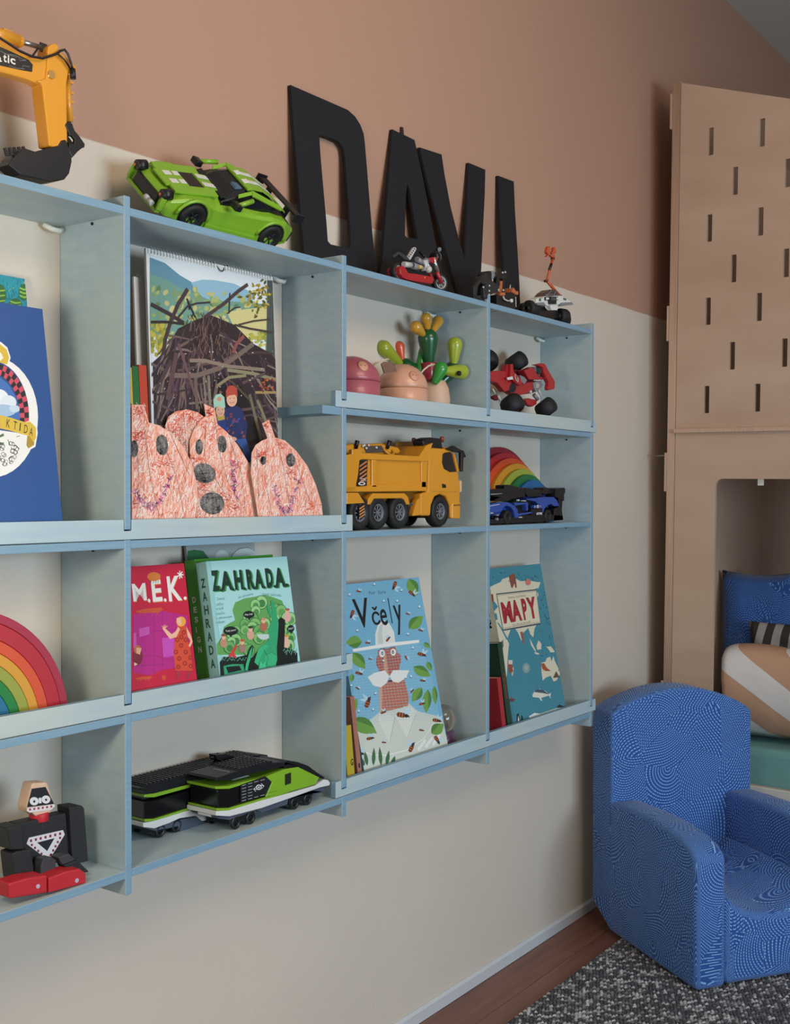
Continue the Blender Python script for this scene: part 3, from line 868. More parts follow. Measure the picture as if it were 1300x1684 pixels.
# red and black chequered ring
for k in range(16):
    for j in range(2):
        a0, a1 = math.radians(-6 + k * 6.0), math.radians(-6 + (k + 1) * 6.0)
        r0, r1 = (205, 180) if j else (180, 155); y0, y1 = (305, 275) if j else (275, 245)
        q = [(-45 + r0 * math.cos(a0), 900 - y0 * math.sin(a0)), (-45 + r0 * math.cos(a1), 900 - y0 * math.sin(a1)), (-45 + r1 * math.cos(a1), 900 - y1 * math.sin(a1)), (-45 + r1 * math.cos(a0), 900 - y1 * math.sin(a0))]
        pl(P, f, q, '#c74a5c' if (k + j) % 2 else '#1d2026')
# ground with white stones
pl(P, f, [(-60, 960), (150, 990), (160, 1030), (130, 1090), (80, 1150), (0, 1195), (-60, 1200)], '#e4e4de')
random.seed(3)
for k in range(52):
    x, y = random.uniform(-55, 150), random.uniform(1040, 1185)
    if (x + 45) ** 2 / 200 ** 2 + (y - 895) ** 2 / 300 ** 2 > .98: continue
    el(P, f, x, y, random.uniform(9, 16), random.uniform(9, 15), '#2a2c30', 7, random.uniform(0, 90)); el(P, f, x, y, 9, 9.5, '#dcdcd6', 6)
pl(P, f, [(-10, 1000), (18, 985), (22, 1000), (-10, 1012)], '#4d6b46'); pl(P, f, [(-10, 1045), (20, 1035), (20, 1048), (-10, 1055)], '#4d6b46')
ln(P, f, [(55, 1050), (48, 1035), (42, 1020)], .001, '#3a3a38'); ln(P, f, [(110, 1000), (90, 1005)], .001, '#3a3a38')
# ribbon with the title
pl(P, f, [(135, 925), (165, 915), (205, 955), (208, 985), (195, 1060), (150, 1085), (140, 1060)], '#e6e6e2')
pl(P, f, [(150, 1000), (190, 1000), (188, 1050), (155, 1070), (145, 1050)], '#a98a2c')
pl(P, f, [(-60, 870), (60, 900), (140, 925), (165, 920), (198, 955), (198, 1010), (185, 1035), (160, 1000), (120, 990), (60, 972), (-60, 945)], '#d2b13e')
for ch, x0, y0 in (('R', -20, 935), ('K', 32, 950), ('T', 70, 962), ('I', 105, 972), ('D', 130, 982), ('A', 160, 996)):
    a = f(x0, y0); P.text(ch, a[0], a[1], .0075 if ch != 'I' else .0022, .016, '#2a2a22', rot=-13)
P.make('cover_print', bk, FRONT, clip=(0, 0, .360, .453))
O = Vector((1.05, -.105, ST['E']))
bk = book('picture_book', 'teal picture book with striped green ovals, behind the large dark blue book', 'book', O, 9.0, .372, .528, .012, '#2490a3')
f = c.on(frame_of(bk)); P = Print(); random.seed(8)
for k in range(260):
    x, y = random.uniform(-40, 200), random.uniform(85, 300)
    d = 9 * math.sin(x * .03 + 1); ln(P, f, [(x, y), (x + 3 + d * .3, y + 14)], .0009, '#1b6c80' if k % 3 else '#3fb2bd')
for (x, y, rx, ry) in ((-8, 220, 42, 62), (132, 205, 29, 46), (85, 275, 36, 38)):
    el(P, f, x, y, rx, ry, '#2b6b33', 22)
    for d in (-.5, -.05, .42):
        pl(P, f, [(x - rx * .85, y + d * ry - 7), (x, y + d * ry + 3), (x + rx * .85, y + d * ry + 1), (x + rx * .8, y + d * ry + 9), (x, y + d * ry + 13), (x - rx * .8, y + d * ry + 3)], '#8fb84a')
for (x, y) in ((55, 190), (70, 185), (130, 155), (48, 200)): pl(P, f, leaf(x, y, 9, 3, -60), '#8fc74a')
P.make('cover_print', bk, FRONT, clip=(0, 0, .372, .528))

# ---- second row: the pink and red book, the green book, the mint book and a clear folder
O = Vector((1.5445, -.180, ST['F']))
bk = book('comic_book', 'bright red picture book with white lettering, beside the green spine', 'book', O, 9.0, .2035, .291, .022, '#c2213f')
c = Crop(190, 880, 3.25); f = c.on(frame_of(bk)); P = Print()
pl(P, f, [(95, 425), (205, 400), (245, 405), (385, 430), (395, 700), (250, 720), (185, 750), (95, 735)], '#b3217e')
for q in ([(205, 405), (205, 735)], [(95, 545), (235, 510), (250, 512), (390, 500)], [(95, 660), (200, 640), (340, 680)], [(250, 410), (250, 715)], [(95, 700), (260, 690)]): ln(P, f, q, .0011, '#8d1b66')
pl(P, f, [(125, 500), (180, 488), (182, 530), (128, 545)], '#c552a8'); pl(P, f, [(248, 550), (312, 545), (315, 645), (255, 655)], '#c04ab0'); pl(P, f, [(95, 525), (110, 520), (112, 600), (95, 605)], '#c552a8')
# crouching figure at the lower left
el(P, f, 118, 650, 27, 45, '#7d2336'); el(P, f, 118, 612, 20, 24, '#b86a3c', 14); pl(P, f, [(110, 600), (138, 605), (130, 640), (112, 630)], '#e0a98a'); pl(P, f, [(100, 680), (118, 690), (100, 700)], '#e8c7a8')
# woman in the spotted dress
pl(P, f, [(330, 478), (378, 485), (385, 560), (405, 640), (412, 725), (320, 725), (310, 620), (318, 550)], '#cf4a2e')
for x, y in ((335, 510), (365, 520), (330, 560), (375, 560), (350, 590), (322, 625), (375, 625), (400, 655), (340, 660), (370, 685), (335, 705), (402, 700), (352, 545)):
    el(P, f, x, y, 12, 13, '#a12a22', 12); el(P, f, x, y, 5, 6, '#cf4a2e', 8)
el(P, f, 350, 462, 26, 27, '#e8a23a', 16); pl(P, f, [(325, 445), (350, 442), (352, 478), (340, 485), (330, 470)], '#e8b595')
pl(P, f, [(335, 490), (345, 505), (325, 545), (290, 555), (250, 500), (258, 492), (300, 530), (320, 515)], '#e8b595'); pl(P, f, [(378, 490), (400, 530), (412, 570), (398, 600), (390, 592), (400, 565), (385, 540)], '#e8b595')
for a in range(5): ln(P, f, [(258, 500), (246 + a * 8, 478 + abs(a - 2) * 4)], .0013, '#e8b595')
pl(P, f, [(325, 725), (345, 725), (345, 760), (325, 770)], '#a63042'); pl(P, f, [(385, 725), (400, 725), (400, 760), (380, 768)], '#a63042')
# little orange animals
for (x, y, s) in ((170, 405, 1.0), (145, 765, .62)):
    pl(P, f, [(x - 60 * s, y), (x - 20 * s, y - 10 * s), (x + 70 * s, y - 18 * s), (x + 85 * s, y - 8 * s), (x + 60 * s, y + 10 * s), (x - 30 * s, y + 12 * s), (x - 62 * s, y + 8 * s)], '#c8502c')
    for d in (-35, -10, 30, 55): ln(P, f, [(x + d * s, y + 5), (x + d * s - 6, y + 26 * s)], .0016, '#c8502c')
el(P, f, 258, 762, 12, 14, '#cc4a30', 12)
# title
for word, ll, ur in (('M', (92, 352), (162, 258)), ('.', (172, 360), (186, 340)), ('E', (192, 356), (248, 238)), ('.', (258, 356), (272, 338)), ('K', (278, 352), (352, 218)), ('.', (364, 346), (380, 328))):
    a, b = wide(*tbox(f, ll, ur), 1.22)
    P.text(word, a[0] + .0012, a[1] - .0022, b[0] - a[0], b[1] - a[1], '#d8642e', bold=.03)
    P.text(word, a[0], a[1], b[0] - a[0], b[1] - a[1], '#e4e2dc', bold=.03)
pl(P, f, ell(205, 222, 36, 24, 16), '#d07832'); pl(P, f, [(180, 225), (172, 215), (185, 205)], '#d07832')
for x in (192, 205, 218, 230): ln(P, f, [(x, 240), (x - 4, 256)], .0012, '#3a2a20')
for a in range(7): ln(P, f, [(346, 212), (346 + 17 * math.cos(a * .9), 212 + 22 * math.sin(a * .9))], .0026, '#ecebe4')
P.make('cover_print', bk, FRONT, clip=(0, 0, .2035, .291))

tl = 9.6
O = Vector((1.817, -.180, ST['F']))
mint = book('mint_book', 'mint coloured book with a green hare and black title lettering', 'book', O, tl, .273, .290, .033, '#a4d4d2', '#9accca')
f = c.on(frame_of(mint)); P = Print()
P.rect(.0, 0, .012, .290, '#93c6c5'); P.rect(.012, 0, .0135, .290, '#7fb3b4')
for dx, dy, col in ((.0045, -.002, '#2f8f4f'), (.0, .0, '#123322')):
    for word, ll, ur in (('Z', (512, 300), (556, 188)), ('.', (560, 302), (574, 286)), ('A', (562, 296), (622, 192)), ('.', (622, 298), (634, 282)), ('H', (634, 292), (680, 186)), ('.', (684, 294), (696, 278)), ('R', (700, 290), (742, 182)), ('.', (742, 290), (754, 274)), ('A', (742, 286), (790, 182)), ('.', (790, 286), (800, 270)), ('D', (802, 282), (842, 176)), ('.', (846, 282), (858, 266)), ('A', (850, 280), (904, 174)), ('.', (908, 276), (924, 258))):
        a, b = wide(*tbox(f, ll, ur), 1.38); P.text(word, a[0] + dx, a[1] + dy, b[0] - a[0], b[1] - a[1], col, bold=.055)
for i, (w_, y) in enumerate((('Zelený', 350), ('atlas', 376), ('trávě', 400), ('místům', 425), ('a záhonovým', 450), ('světem', 472))):
    txt(P, f, w_, (540 - i * 1 , y), (540 + len(w_) * 7.6, y - 17), '#4e8f92')
txt(P, f, 'Jak pěstujeme', (655, 338), (740, 322), '#4e8f92', rot=6); txt(P, f, 'nová zahrada', (782, 314), (885, 300), '#4e8f92', rot=-8)
# heap of bushes
pl(P, f, [(545, 640), (540, 585), (570, 540), (580, 490), (610, 470), (640, 455), (625, 400), (640, 360), (690, 338), (740, 330), (800, 318), (850, 335), (890, 350), (905, 390), (925, 420), (930, 470), (950, 520), (955, 600), (940, 640)], '#5f9f55')
random.seed(21)
bush = []
for k in range(46):
    x, y = random.uniform(560, 935), random.uniform(340, 620)
    if y < 640 - (x - 540) * 2.2 or y < 325 + abs(x - 800) * .75: continue
    bush.append((x, y))
for x, y in sorted(bush, key=lambda q: q[1]):
    r = random.uniform(24, 36)
    el(P, f, x, y, r, r * 1.1, '#2f6b3a', 14); el(P, f, x, y, r * .9, r, random.choice(['#7db86a', '#8cc67a', '#6aa85c', '#97cc86']), 14); el(P, f, x + 3, y + 6, r * .55, r * .62, random.choice(['#4d8f4c', '#5b9c55', '#3f7f44']), 12)
# people among them
for x, y, col, hat in ((790, 475, '#a86a52', '#c98a70'), (720, 520, '#caa08a', '#3a2c22'), (676, 590, '#9a7a68', '#c24a35'), (912, 565, '#d9b59a', '#c9923a'), (918, 425, '#d8a9a0', '#a85a4a'), (576, 562, '#b98a70', '#8a4a3a')):
    el(P, f, x, y + 14, 20, 26, col, 12); el(P, f, x, y - 16, 11, 13, '#e0b090', 12); el(P, f, x, y - 27, 12, 7, hat, 10)
pl(P, f, [(590, 668), (640, 585), (650, 590), (632, 630), (655, 668), (640, 670), (622, 645), (602, 670)], '#cf3a3a')
pl(P, f, ell(792, 530, 36, 30, 14, 0, 180), '#b9cfc9')
# speech balloons
for x, y, rx, ry, w_ in ((712, 425, 30, 20, 'Hop, hop!'), (614, 512, 38, 24, 'Tady jsem!'), (936, 500, 19, 19, 'Jojo!')):
    el(P, f, x, y, rx, ry, '#0f1714'); pl(P, f, [(x - 6, y + ry - 3), (x + 8, y + ry - 3), (x + 2, y + ry + 12)], '#0f1714')
    txt(P, f, w_, (x - rx * .75, y + 6), (x + rx * .75, y - 7), '#e8ece6')
# black foreground and the hare
pl(P, f, [(560, 752), (556, 680), (575, 650), (640, 655), (700, 640), (715, 600), (728, 588), (735, 600), (722, 660), (740, 640), (765, 610), (800, 600), (850, 590), (870, 450), (885, 440), (905, 455), (900, 600), (940, 610), (970, 630), (972, 682), (880, 700), (760, 720)], '#0d1613')
for k in range(16):
    x = 565 + k * 9; ln(P, f, [(x, 672 - (k % 3) * 6), (x + 9, 655 + (k % 2) * 14)], .0016, '#4fa083')
for k in range(9):
    x = 895 + k * 8; ln(P, f, [(x, 620 + (k % 3) * 10), (x + 8, 608 + (k % 2) * 9)], .0016, '#6fc0a0')
pl(P, f, [(575, 700), (620, 690), (680, 690), (690, 735), (580, 748)], '#2f9a68'); pl(P, f, [(588, 705), (660, 698), (672, 722), (600, 738)], '#0d1613')
pl(P, f, [(690, 725), (695, 690), (715, 620), (730, 595), (722, 650), (708, 700), (705, 725)], '#37b077')
pl(P, f, [(805, 375), (815, 370), (835, 420), (828, 350), (840, 345), (858, 400), (862, 440), (870, 470), (866, 540), (860, 600), (862, 660), (855, 700), (765, 712), (770, 650), (760, 610), (790, 585), (820, 560), (815, 500), (835, 450), (818, 420)], '#2fa06c')
pl(P, f, [(740, 680), (760, 610), (795, 585), (820, 590), (790, 620), (770, 660), (762, 700)], '#37b077')
el(P, f, 830, 662, 32, 40, '#37b077'); ln(P, f, [(805, 640), (830, 625), (855, 640)], .001, '#0d1613'); ln(P, f, [(790, 610), (815, 660), (800, 700)], .001, '#0d1613')
pl(P, f, [(762, 715), (772, 672), (786, 690), (800, 672), (802, 712)], '#3fc086')
P.make('cover_print', mint, FRONT, clip=(0, 0, .273, .290))
P = Print()
for i, ch in enumerate('ZAHRADA'): P.text(ch, .0095, .232 - i * .030, .014, .021, '#2a5a44', bold=.03)
P.make('spine_print', mint, spine_plane(.033))
d = Vector((0, math.cos(math.radians(tl)), -math.sin(math.radians(tl))))
O2 = O + Vector((0, .0352 / math.cos(math.radians(tl)), .0005))
gr = book('green_book', 'grass green book whose spine shows behind the mint coloured book', 'book', O2, tl, .262, .293, .034, '#4a9a2e', '#57a832')
P = Print()
for i, ch in enumerate('DESIGN'): P.text(ch, .012, .196 - i * .0225, .011 if ch != 'I' else .003, .0135, '#f2f4e8', bold=.04)
P.make('spine_print', gr, spine_plane(.034))
fo = book('clear_folder', 'pale grey folder with white leaf shapes leaning on the wall behind the books', 'folder', Vector((1.868, -.060, ST['F'])), 8.0, .232, .328, .008, '#a9adaa', soft=True)
f = c.on(frame_of(fo)); P = Print()
pl(P, f, [(382, 150), (385, 85), (420, 78), (470, 85), (515, 145), (500, 160)], '#2d6b3c'); ln(P, f, [(418, 82), (430, 150)], .001, '#1d4526'); ln(P, f, [(450, 85), (500, 145)], .001, '#1d4526')
for x, y, rx, ry in ((570, 130, 40, 50), (700, 140, 80, 72), (835, 135, 45, 55)): el(P, f, x, y, rx, ry, '#c9cdc9', 22)
ln(P, f, [(610, 150), (622, 105), (660, 72), (710, 66), (755, 90), (775, 140)], .0013, '#5a5f5c'); ln(P, f, [(545, 110), (565, 85), (590, 110)], .0009, '#d9dcd8')
el(P, f, 362, 110, 9, 16, '#8a8086', 10)
P.make('cover_print', fo, FRONT, clip=(0, 0, .232, .328))

# ---- the bee book, two spines beside it, and the atlas of maps
def bee(P, f, x, y, L, rot, dark=True):
    ca, sa = math.cos(math.radians(rot)), math.sin(math.radians(rot))
    def q(a, b): return f(x + a * ca - b * sa, y + a * sa + b * ca)
    for s in (1, -1):
        P.poly([q(*p) for p in leaf(L * .1, 0, L * .85, L * .13, -70 * s + (s < 0) * 140 - 40 if False else (-62 if s > 0 else -105))], '#b4d2dd')
    P.poly([q(*p) for p in ell(-L * .22, 0, L * .42, L * .22, 12)], '#a55d33')
    for k in range(3): P.poly([q(-L * (.52 - k * .24), -L * .2), q(-L * (.43 - k * .24), -L * .2), q(-L * (.43 - k * .24), L * .2), q(-L * (.52 - k * .24), L * .2)], '#3a2018')
    P.poly([q(*p) for p in ell(L * .22, 0, L * .17, L * .16, 10)], '#3a2c26'); P.poly([q(*p) for p in ell(L * .43, 0, L * .10, L * .10, 8)], '#1e1a18')
    P.poly([q(*p) for p in ell(L * .46, -L * .04, L * .045, L * .045, 6)], '#e8e8e2')
O = Vector((2.345, -.180, ST['H']))
vc = book('bee_book', 'tall sky blue book with a bearded beekeeper and bees on its cover', 'book', O, 12.2, .395, .521, .018, '#6fa9c4')
c = Crop(550, 860, 3.507); f = c.on(frame_of(vc)); P = Print()
P.rect(0, 0, .395, .521, '#72acc8')
# veil behind the head
pl(P, f, [(105, 740), (490, 690), (560, 860), (605, 1110), (540, 1310), (330, 1345), (150, 1300), (115, 1150)], '#79b2cd')
# jacket
pl(P, f, [(150, 1450), (110, 1190), (200, 1140), (270, 1085), (330, 1075), (430, 1040), (480, 1085), (620, 1120), (660, 1300), (560, 1400)], '#c9cfc2')
pl(P, f, [(350, 1110), (400, 1075), (440, 1060), (476, 1090), (425, 1250)], '#d5d9cd'); ln(P, f, [(350, 1120), (318, 1270)], .0014, '#8d938a'); ln(P, f, [(470, 1100), (420, 1245)], .0014, '#8d938a')
pl(P, f, [(270, 1090), (345, 1120), (318, 1270), (250, 1130)], '#d3d7cb')
# neck and face
pl(P, f, [(258, 950), (265, 920), (405, 905), (430, 1000), (425, 1055), (330, 1080), (265, 1090), (258, 1020)], '#b5694f')
pl(P, f, [(258, 950), (275, 940), (275, 1085), (262, 1090)], '#cf9a7c')
pl(P, f, [(250, 735), (350, 715), (372, 760), (378, 830), (360, 880), (270, 890), (250, 830)], '#a85a4a')
el(P, f, 250, 800, 9, 34, '#a85a4a'); el(P, f, 376, 785, 9, 32, '#a85a4a')
pl(P, f, [(295, 750), (302, 800), (312, 870), (330, 890), (300, 880), (285, 840), (282, 790)], '#cc9470')
el(P, f, 275, 752, 17, 22, '#ece9e0'); el(P, f, 340, 745, 16, 20, '#ece9e0'); el(P, f, 277, 752, 7, 10, '#1c2a33'); el(P, f, 338, 745, 7, 10, '#1c2a33'); el(P, f, 277, 752, 3, 4, '#e8e8e8', 8); el(P, f, 338, 745, 3, 4, '#e8e8e8', 8)
ln(P, f, [(262, 728), (292, 724)], .0022, '#5a3a30'); ln(P, f, [(322, 720), (350, 712)], .0022, '#5a3a30')
el(P, f, 322, 912, 12, 8, '#6a2a26')
# veil net
net = []
for k in range(26):
    a = k / 25
    net.append(stroke([f(110 + a * 380, 740 - a * 50), f(118 + a * 490, 1150 - a * 30)], .0007))
for k in range(26):
    a = k / 25; net.append(stroke([f(108 + a * 10, 745 + a * 410), f(490 + a * 115, 695 + a * 425)], .0007))
P.many(net, '#9cc6d6')
# moustache, hat
pl(P, f, [(192, 890), (230, 865), (290, 850), (318, 885), (300, 925), (268, 948), (225, 938)], '#dfe1dc'); pl(P, f, [(318, 885), (338, 850), (395, 850), (432, 850), (412, 895), (368, 922), (338, 915)], '#dfe1dc')
pl(P, f, [(238, 705), (236, 640), (252, 585), (285, 560), (318, 580), (345, 630), (352, 692)], '#d9ddd6'); pl(P, f, [(252, 700), (250, 640), (262, 595), (280, 575), (275, 640), (282, 698)], '#c3cbc6')
pl(P, f, [(105, 728), (238, 705), (352, 688), (488, 674), (490, 690), (352, 708), (240, 724), (108, 743)], '#e6e7e0')
ln(P, f, [(118, 1255), (150, 1310), (220, 1338), (300, 1340), (420, 1310), (520, 1240), (575, 1150)], .0022, '#e8eae2')
# leaves
for x, y, L, w_, r in ((160, 685, 95, 36, 178), (105, 748, 118, 34, 52), (430, 610, 110, 34, -42), (455, 830, 115, 30, 28), (505, 950, 100, 28, 125), (540, 960, 138, 26, 95), (575, 940, 110, 16, 85), (85, 1100, 100, 26, -62), (102, 1130, 165, 46, 30), (428, 322, 110, 34, 62), (560, 1215, 90, 34, -38), (105, 870, 50, 14, 100), (535, 800, 60, 16, 65), (515, 690, 50, 14, 40)):
    g = leaf(x, y, L, w_, r); pl(P, f, g, '#4f7f3c'); pl(P, f, g[:8] + [g[0]], '#6d9b45')
for x, L, r in ((190, 85, -100), (225, 105, -88), (270, 110, -95), (300, 90, -80), (330, 60, -70), (175, 60, -120)):
    pl(P, f, leaf(x, 1400, L, 11, r), '#3f6a45')
for k in range(9): el(P, f, 490 + k * 14, 1300 - k * 5 - (k % 3) * 14, 9, 15, '#dfe4de', 10, 20)
# bees
for x, y, L, r in ((345, 365, 62, 110), (142, 395, 34, 10), (450, 410, 55, 40), (100, 530, 60, 110), (312, 668, 40, -50), (195, 692, 36, 5), (425, 525, 30, 20), (500, 620, 34, 20), (508, 760, 60, 15), (415, 780, 34, 60), (208, 785, 26, 10), (145, 868, 52, 15), (195, 1030, 78, -70), (512, 910, 38, 10), (135, 955, 30, 30), (450, 968, 32, -50), (400, 1110, 85, 10), (285, 1092, 40, -20), (508, 1042, 42, -15), (595, 1140, 60, 10), (210, 1242, 52, -10), (448, 1290, 70, -65), (505, 1196, 34, 10), (288, 1266, 30, 5), (595, 1255, 62, 60), (150, 1328, 60, 15)):
    bee(P, f, x, y, L * .8, r)
for x, y in ((228, 358), (385, 392), (282, 455), (360, 455), (488, 488), (130, 625), (422, 645), (85, 418), (235, 988), (95, 942), (220, 1080), (138, 1090), (440, 890), (450, 725), (620, 1000), (280, 800), (410, 895)):
    pl(P, f, leaf(x, y, 14, 5, -60), '#dfe8e6'); ln(P, f, [(x - 7, y), (x + 7, y + 3)], .0016, '#2c2a28')
# title and author
for word, ll, ur in (('V', (118, 606), (200, 434)), ('č', (215, 590), (262, 482)), ('e', (265, 592), (305, 495)), ('l', (312, 582), (332, 432)), ('y', (345, 645), (402, 472))):
    a, b = wide(*tbox(f, ll, ur), 1.7 if word != 'l' else 1.0); P.text(word, a[0], a[1], b[0] - a[0], b[1] - a[1], '#14161a', bold=.012)
txt(P, f, 'Piotr', (198, 412), (238, 392), '#3c4a50'); txt(P, f, 'Socha', (250, 408), (298, 388), '#3c4a50')
P.make('cover_print', vc, FRONT, clip=(0, 0, .395, .521))
for dx, dy, hh, t_, w_, col, lab, tl_ in ((-.0225, .0, .215, .0165, .15, '#a8705c', 'thin brownish pink book squeezed in beside the bee book', 8), (-.056, .0, .150, .030, .15, '#b3a02c', 'low yellow book at the left end of the lower right bay', 3)):
    pass
# two narrow books stand spine out beside the bee book (spines face the room)
def spine_book(name, label, x, y, z, w, h, depth, col, tilt=0, lean=0, group=None, text=None, tcol='#e8e0c8', tsize=.006):
    bk = thing(name, label, 'book', (x, y, z), group=group)
    bk.rotation_euler = Euler((math.radians(-tilt), math.radians(lean), 0), 'XYZ')
    B().box((0, 0, 0), (w, .0015, h)).make('spine', cover_mat(col), bk, bevel=.0005)
    B().box((0, .0015, 0), (.0015, depth, h)).make('front_cover', cover_mat(col), bk)
    B().box((w - .0015, .0015, 0), (w, depth, h)).make('back_cover', cover_mat(col), bk)
    B().box((.0015, .0015, .002), (w - .0015, depth - .002, h - .002)).make('pages', PAGES, bk)
    if text:
        P = Print()
        for word, z0, L in text: P.text(word, w / 2 + tsize / 2, z0, L, tsize, tcol, rot=90)
        P.make('spine_print', bk, FRONT)
    bk['_'] = 0; del bk['_']
    return bk
spine_book('slim_book', 'slim brownish pink book spine squeezed in beside the bee book', 2.3155, -.180, ST['H'], .017, .235, .12, '#a5705e', 5, -3, text=[('I', .05, .012)], tcol='#3a2a26')
spine_book('slim_book', 'yellow book spine with a black letter at the left end of its bay', 2.2700, -.181, ST['H'], .030, .165, .11, '#b9a432', 4, -2, text=None)
yb = [o for o in COL.objects if o.name.startswith('slim_book')][-1]
P = Print(); P.text('G', .017, .062, .010, .017, '#2a2a20', rot=0, bold=.03); P.make('spine_print', yb, FRONT)

O = Vector((3.115, -.178, ST['H']))
mp_ = book('map_book', 'tall teal atlas of maps with red lettering, in the lower right bay', 'book', O, 11.6, .352, .518, .050, '#3f8494', '#5aa6c4')
c = Crop(780, 860, 4.432); f = c.on(frame_of(mp_)); P = Print()
LAND = '#d3ccb2'
P.rect(0, 0, .352, .518, '#3f8494'); P.rect(.010, 0, .012, .518, '#346f80')
pl(P, f, [(110, 470), (150, 450), (195, 430), (205, 410), (250, 395), (290, 400), (340, 425), (400, 420), (455, 430), (485, 432), (470, 475), (445, 480), (470, 520), (462, 545), (480, 700), (440, 770), (432, 835), (410, 810), (395, 765), (360, 800), (345, 860), (320, 800), (300, 770), (265, 780), (240, 850), (255, 880), (245, 980), (240, 1100), (225, 1180), (205, 1205), (180, 1190), (160, 1100), (130, 1000), (105, 950), (100, 700)], LAND)
pl(P, f, [(105, 560), (150, 575), (175, 610), (150, 640), (115, 640)], '#3f8494'); pl(P, f, [(120, 650), (165, 660), (172, 705), (130, 712)], '#3f8494'); pl(P, f, [(165, 720), (185, 735), (250, 850), (235, 850), (205, 790)], '#3f8494')
# islands, australia
pl(P, f, [(405, 840), (430, 890), (455, 940), (440, 930), (415, 890)], LAND); pl(P, f, [(470, 855), (490, 880), (490, 920), (460, 925), (455, 895)], LAND); pl(P, f, [(525, 900), (560, 900), (590, 940), (560, 945)], LAND); pl(P, f, [(440, 940), (475, 950), (470, 960), (445, 955)], LAND)
pl(P, f, [(490, 1020), (520, 1010), (530, 985), (555, 975), (565, 1010), (578, 970), (590, 1010), (610, 1050), (628, 1100), (600, 1150), (580, 1155), (560, 1115), (525, 1125), (500, 1150), (492, 1090)], LAND)
pl(P, f, [(275, 1050), (288, 1055), (285, 1100), (275, 1118)], LAND)
pl(P, f, [(400, 1410), (440, 1385), (480, 1390), (540, 1370), (600, 1350), (640, 1345), (700, 1400), (420, 1480)], '#dfe2da')
# animals and figures
pl(P, f, [(252, 385), (285, 368), (300, 380), (312, 470), (300, 475), (295, 440), (280, 475), (270, 470), (260, 430)], '#8a4a35')
el(P, f, 393, 432, 21, 24, '#c9786a', 16); el(P, f, 380, 1058, 27, 38, '#7f9a98', 16); el(P, f, 380, 1055, 15, 20, '#93a9a4', 12)
pl(P, f, [(122, 520), (138, 518), (145, 575), (122, 578)], '#9a3a2a')
pl(P, f, [(118, 890), (150, 872), (195, 868), (212, 850), (215, 900), (200, 930), (165, 915), (140, 942), (122, 940)], '#6a6a66')
pl(P, f, [(335, 795), (355, 792), (362, 830), (370, 890), (355, 870), (345, 840)], '#8f5a4a')
pl(P, f, [(488, 1025), (510, 1022), (530, 1055), (560, 1080), (520, 1080), (498, 1065)], '#a3532f'); pl(P, f, [(575, 1130), (598, 1080), (625, 1125)], '#5f4a3a')
pl(P, f, [(245, 1010), (275, 1015), (285, 1085), (255, 1095)], '#9a4a36'); pl(P, f, [(250, 1000), (280, 1000), (280, 1030), (250, 1030)], '#cfc7b4')
pl(P, f, [(425, 1255), (440, 1225), (480, 1210), (520, 1225), (548, 1250), (545, 1258), (490, 1275), (430, 1270)], '#d8d6c6'); pl(P, f, [(435, 1232), (460, 1212), (500, 1215), (548, 1250), (500, 1240)], '#3f5560'); pl(P, f, [(540, 1250), (562, 1238), (556, 1260), (558, 1282), (548, 1262)], '#d8d6c6'); pl(P, f, [(470, 1268), (485, 1270), (498, 1295), (488, 1296)], '#d8d6c6')
pl(P, f, [(245, 1285), (298, 1280), (290, 1302), (252, 1305)], '#5a3a46'); pl(P, f, [(262, 1282), (268, 1265), (280, 1282)], '#a34a4a')
pl(P, f, [(310, 1450), (310, 1395), (325, 1385), (335, 1440)], '#22282a'); pl(P, f, [(318, 1450), (322, 1405), (330, 1440)], '#e4e4da'); pl(P, f, [(340, 1440), (345, 1395), (358, 1420), (355, 1440)], '#22282a')
pl(P, f, [(600, 1345), (620, 1322), (650, 1335), (640, 1345)], '#2a3038')
random.seed(31)
for k in range(110):
    x, y = random.uniform(470, 640), random.uniform(500, 980)
    if x < 480 + (y - 500) * .0: continue
    el(P, f, x, y, random.uniform(2, 6), random.uniform(2, 9), '#2d6070', 6, random.uniform(0, 90))
for k in range(40): el(P, f, random.uniform(130, 470), random.uniform(360, 430), random.uniform(2, 7), random.uniform(2, 7), '#2b5c68', 6)
for k in range(22): el(P, f, random.uniform(260, 640), random.uniform(900, 1400), random.uniform(1.5, 4), random.uniform(2, 5), '#2d6070', 6)
# title board
pl(P, f, [(160, 515), (455, 482), (486, 740), (208, 788)], '#4a5560'); pl(P, f, [(166, 524), (452, 492), (482, 728), (212, 776)], '#d9d0b4'); 
ln(P, f, [(170, 530), (448, 498), (476, 722), (214, 768), (170, 530)], .0012, '#6a6258')
for ch, ll, ur in (('M', (205, 728), (275, 575)), ('A', (272, 716), (340, 562)), ('P', (345, 706), (392, 552)), ('Y', (388, 696), (455, 542))):
    a, b = wide(*tbox(f, ll, ur), 1.62); P.text(ch, a[0] - .0012, a[1] - .0012, b[0] - a[0] + .0024, b[1] - a[1] + .0024, '#4a1a20', bold=.055); P.text(ch, a[0], a[1], b[0] - a[0], b[1] - a[1], '#a3242f', bold=.04)
txt(P, f, 'Mizielinska a Daniel Mizielinski', (245, 545), (378, 528), '#8a5a4a'); txt(P, f, 'Atlas světa, jaký svět neviděl', (275, 745), (415, 722), '#8a5a4a')
P.make('cover_print', mp_, FRONT, clip=(0, 0, .352, .518))
P = Print(); P.rect(.0, 0, .05, .518, '#66a9c0'); P.poly([(.0, .518), (.05, .518), (.05, .20), (.03, .17), (.012, .30), (0, .32)], LAND); P.text('MAPY', .033, .33, .075, .014, '#2a2a2e', rot=90, bold=.02)
P.make('spine_print', mp_, spine_plane(.05))
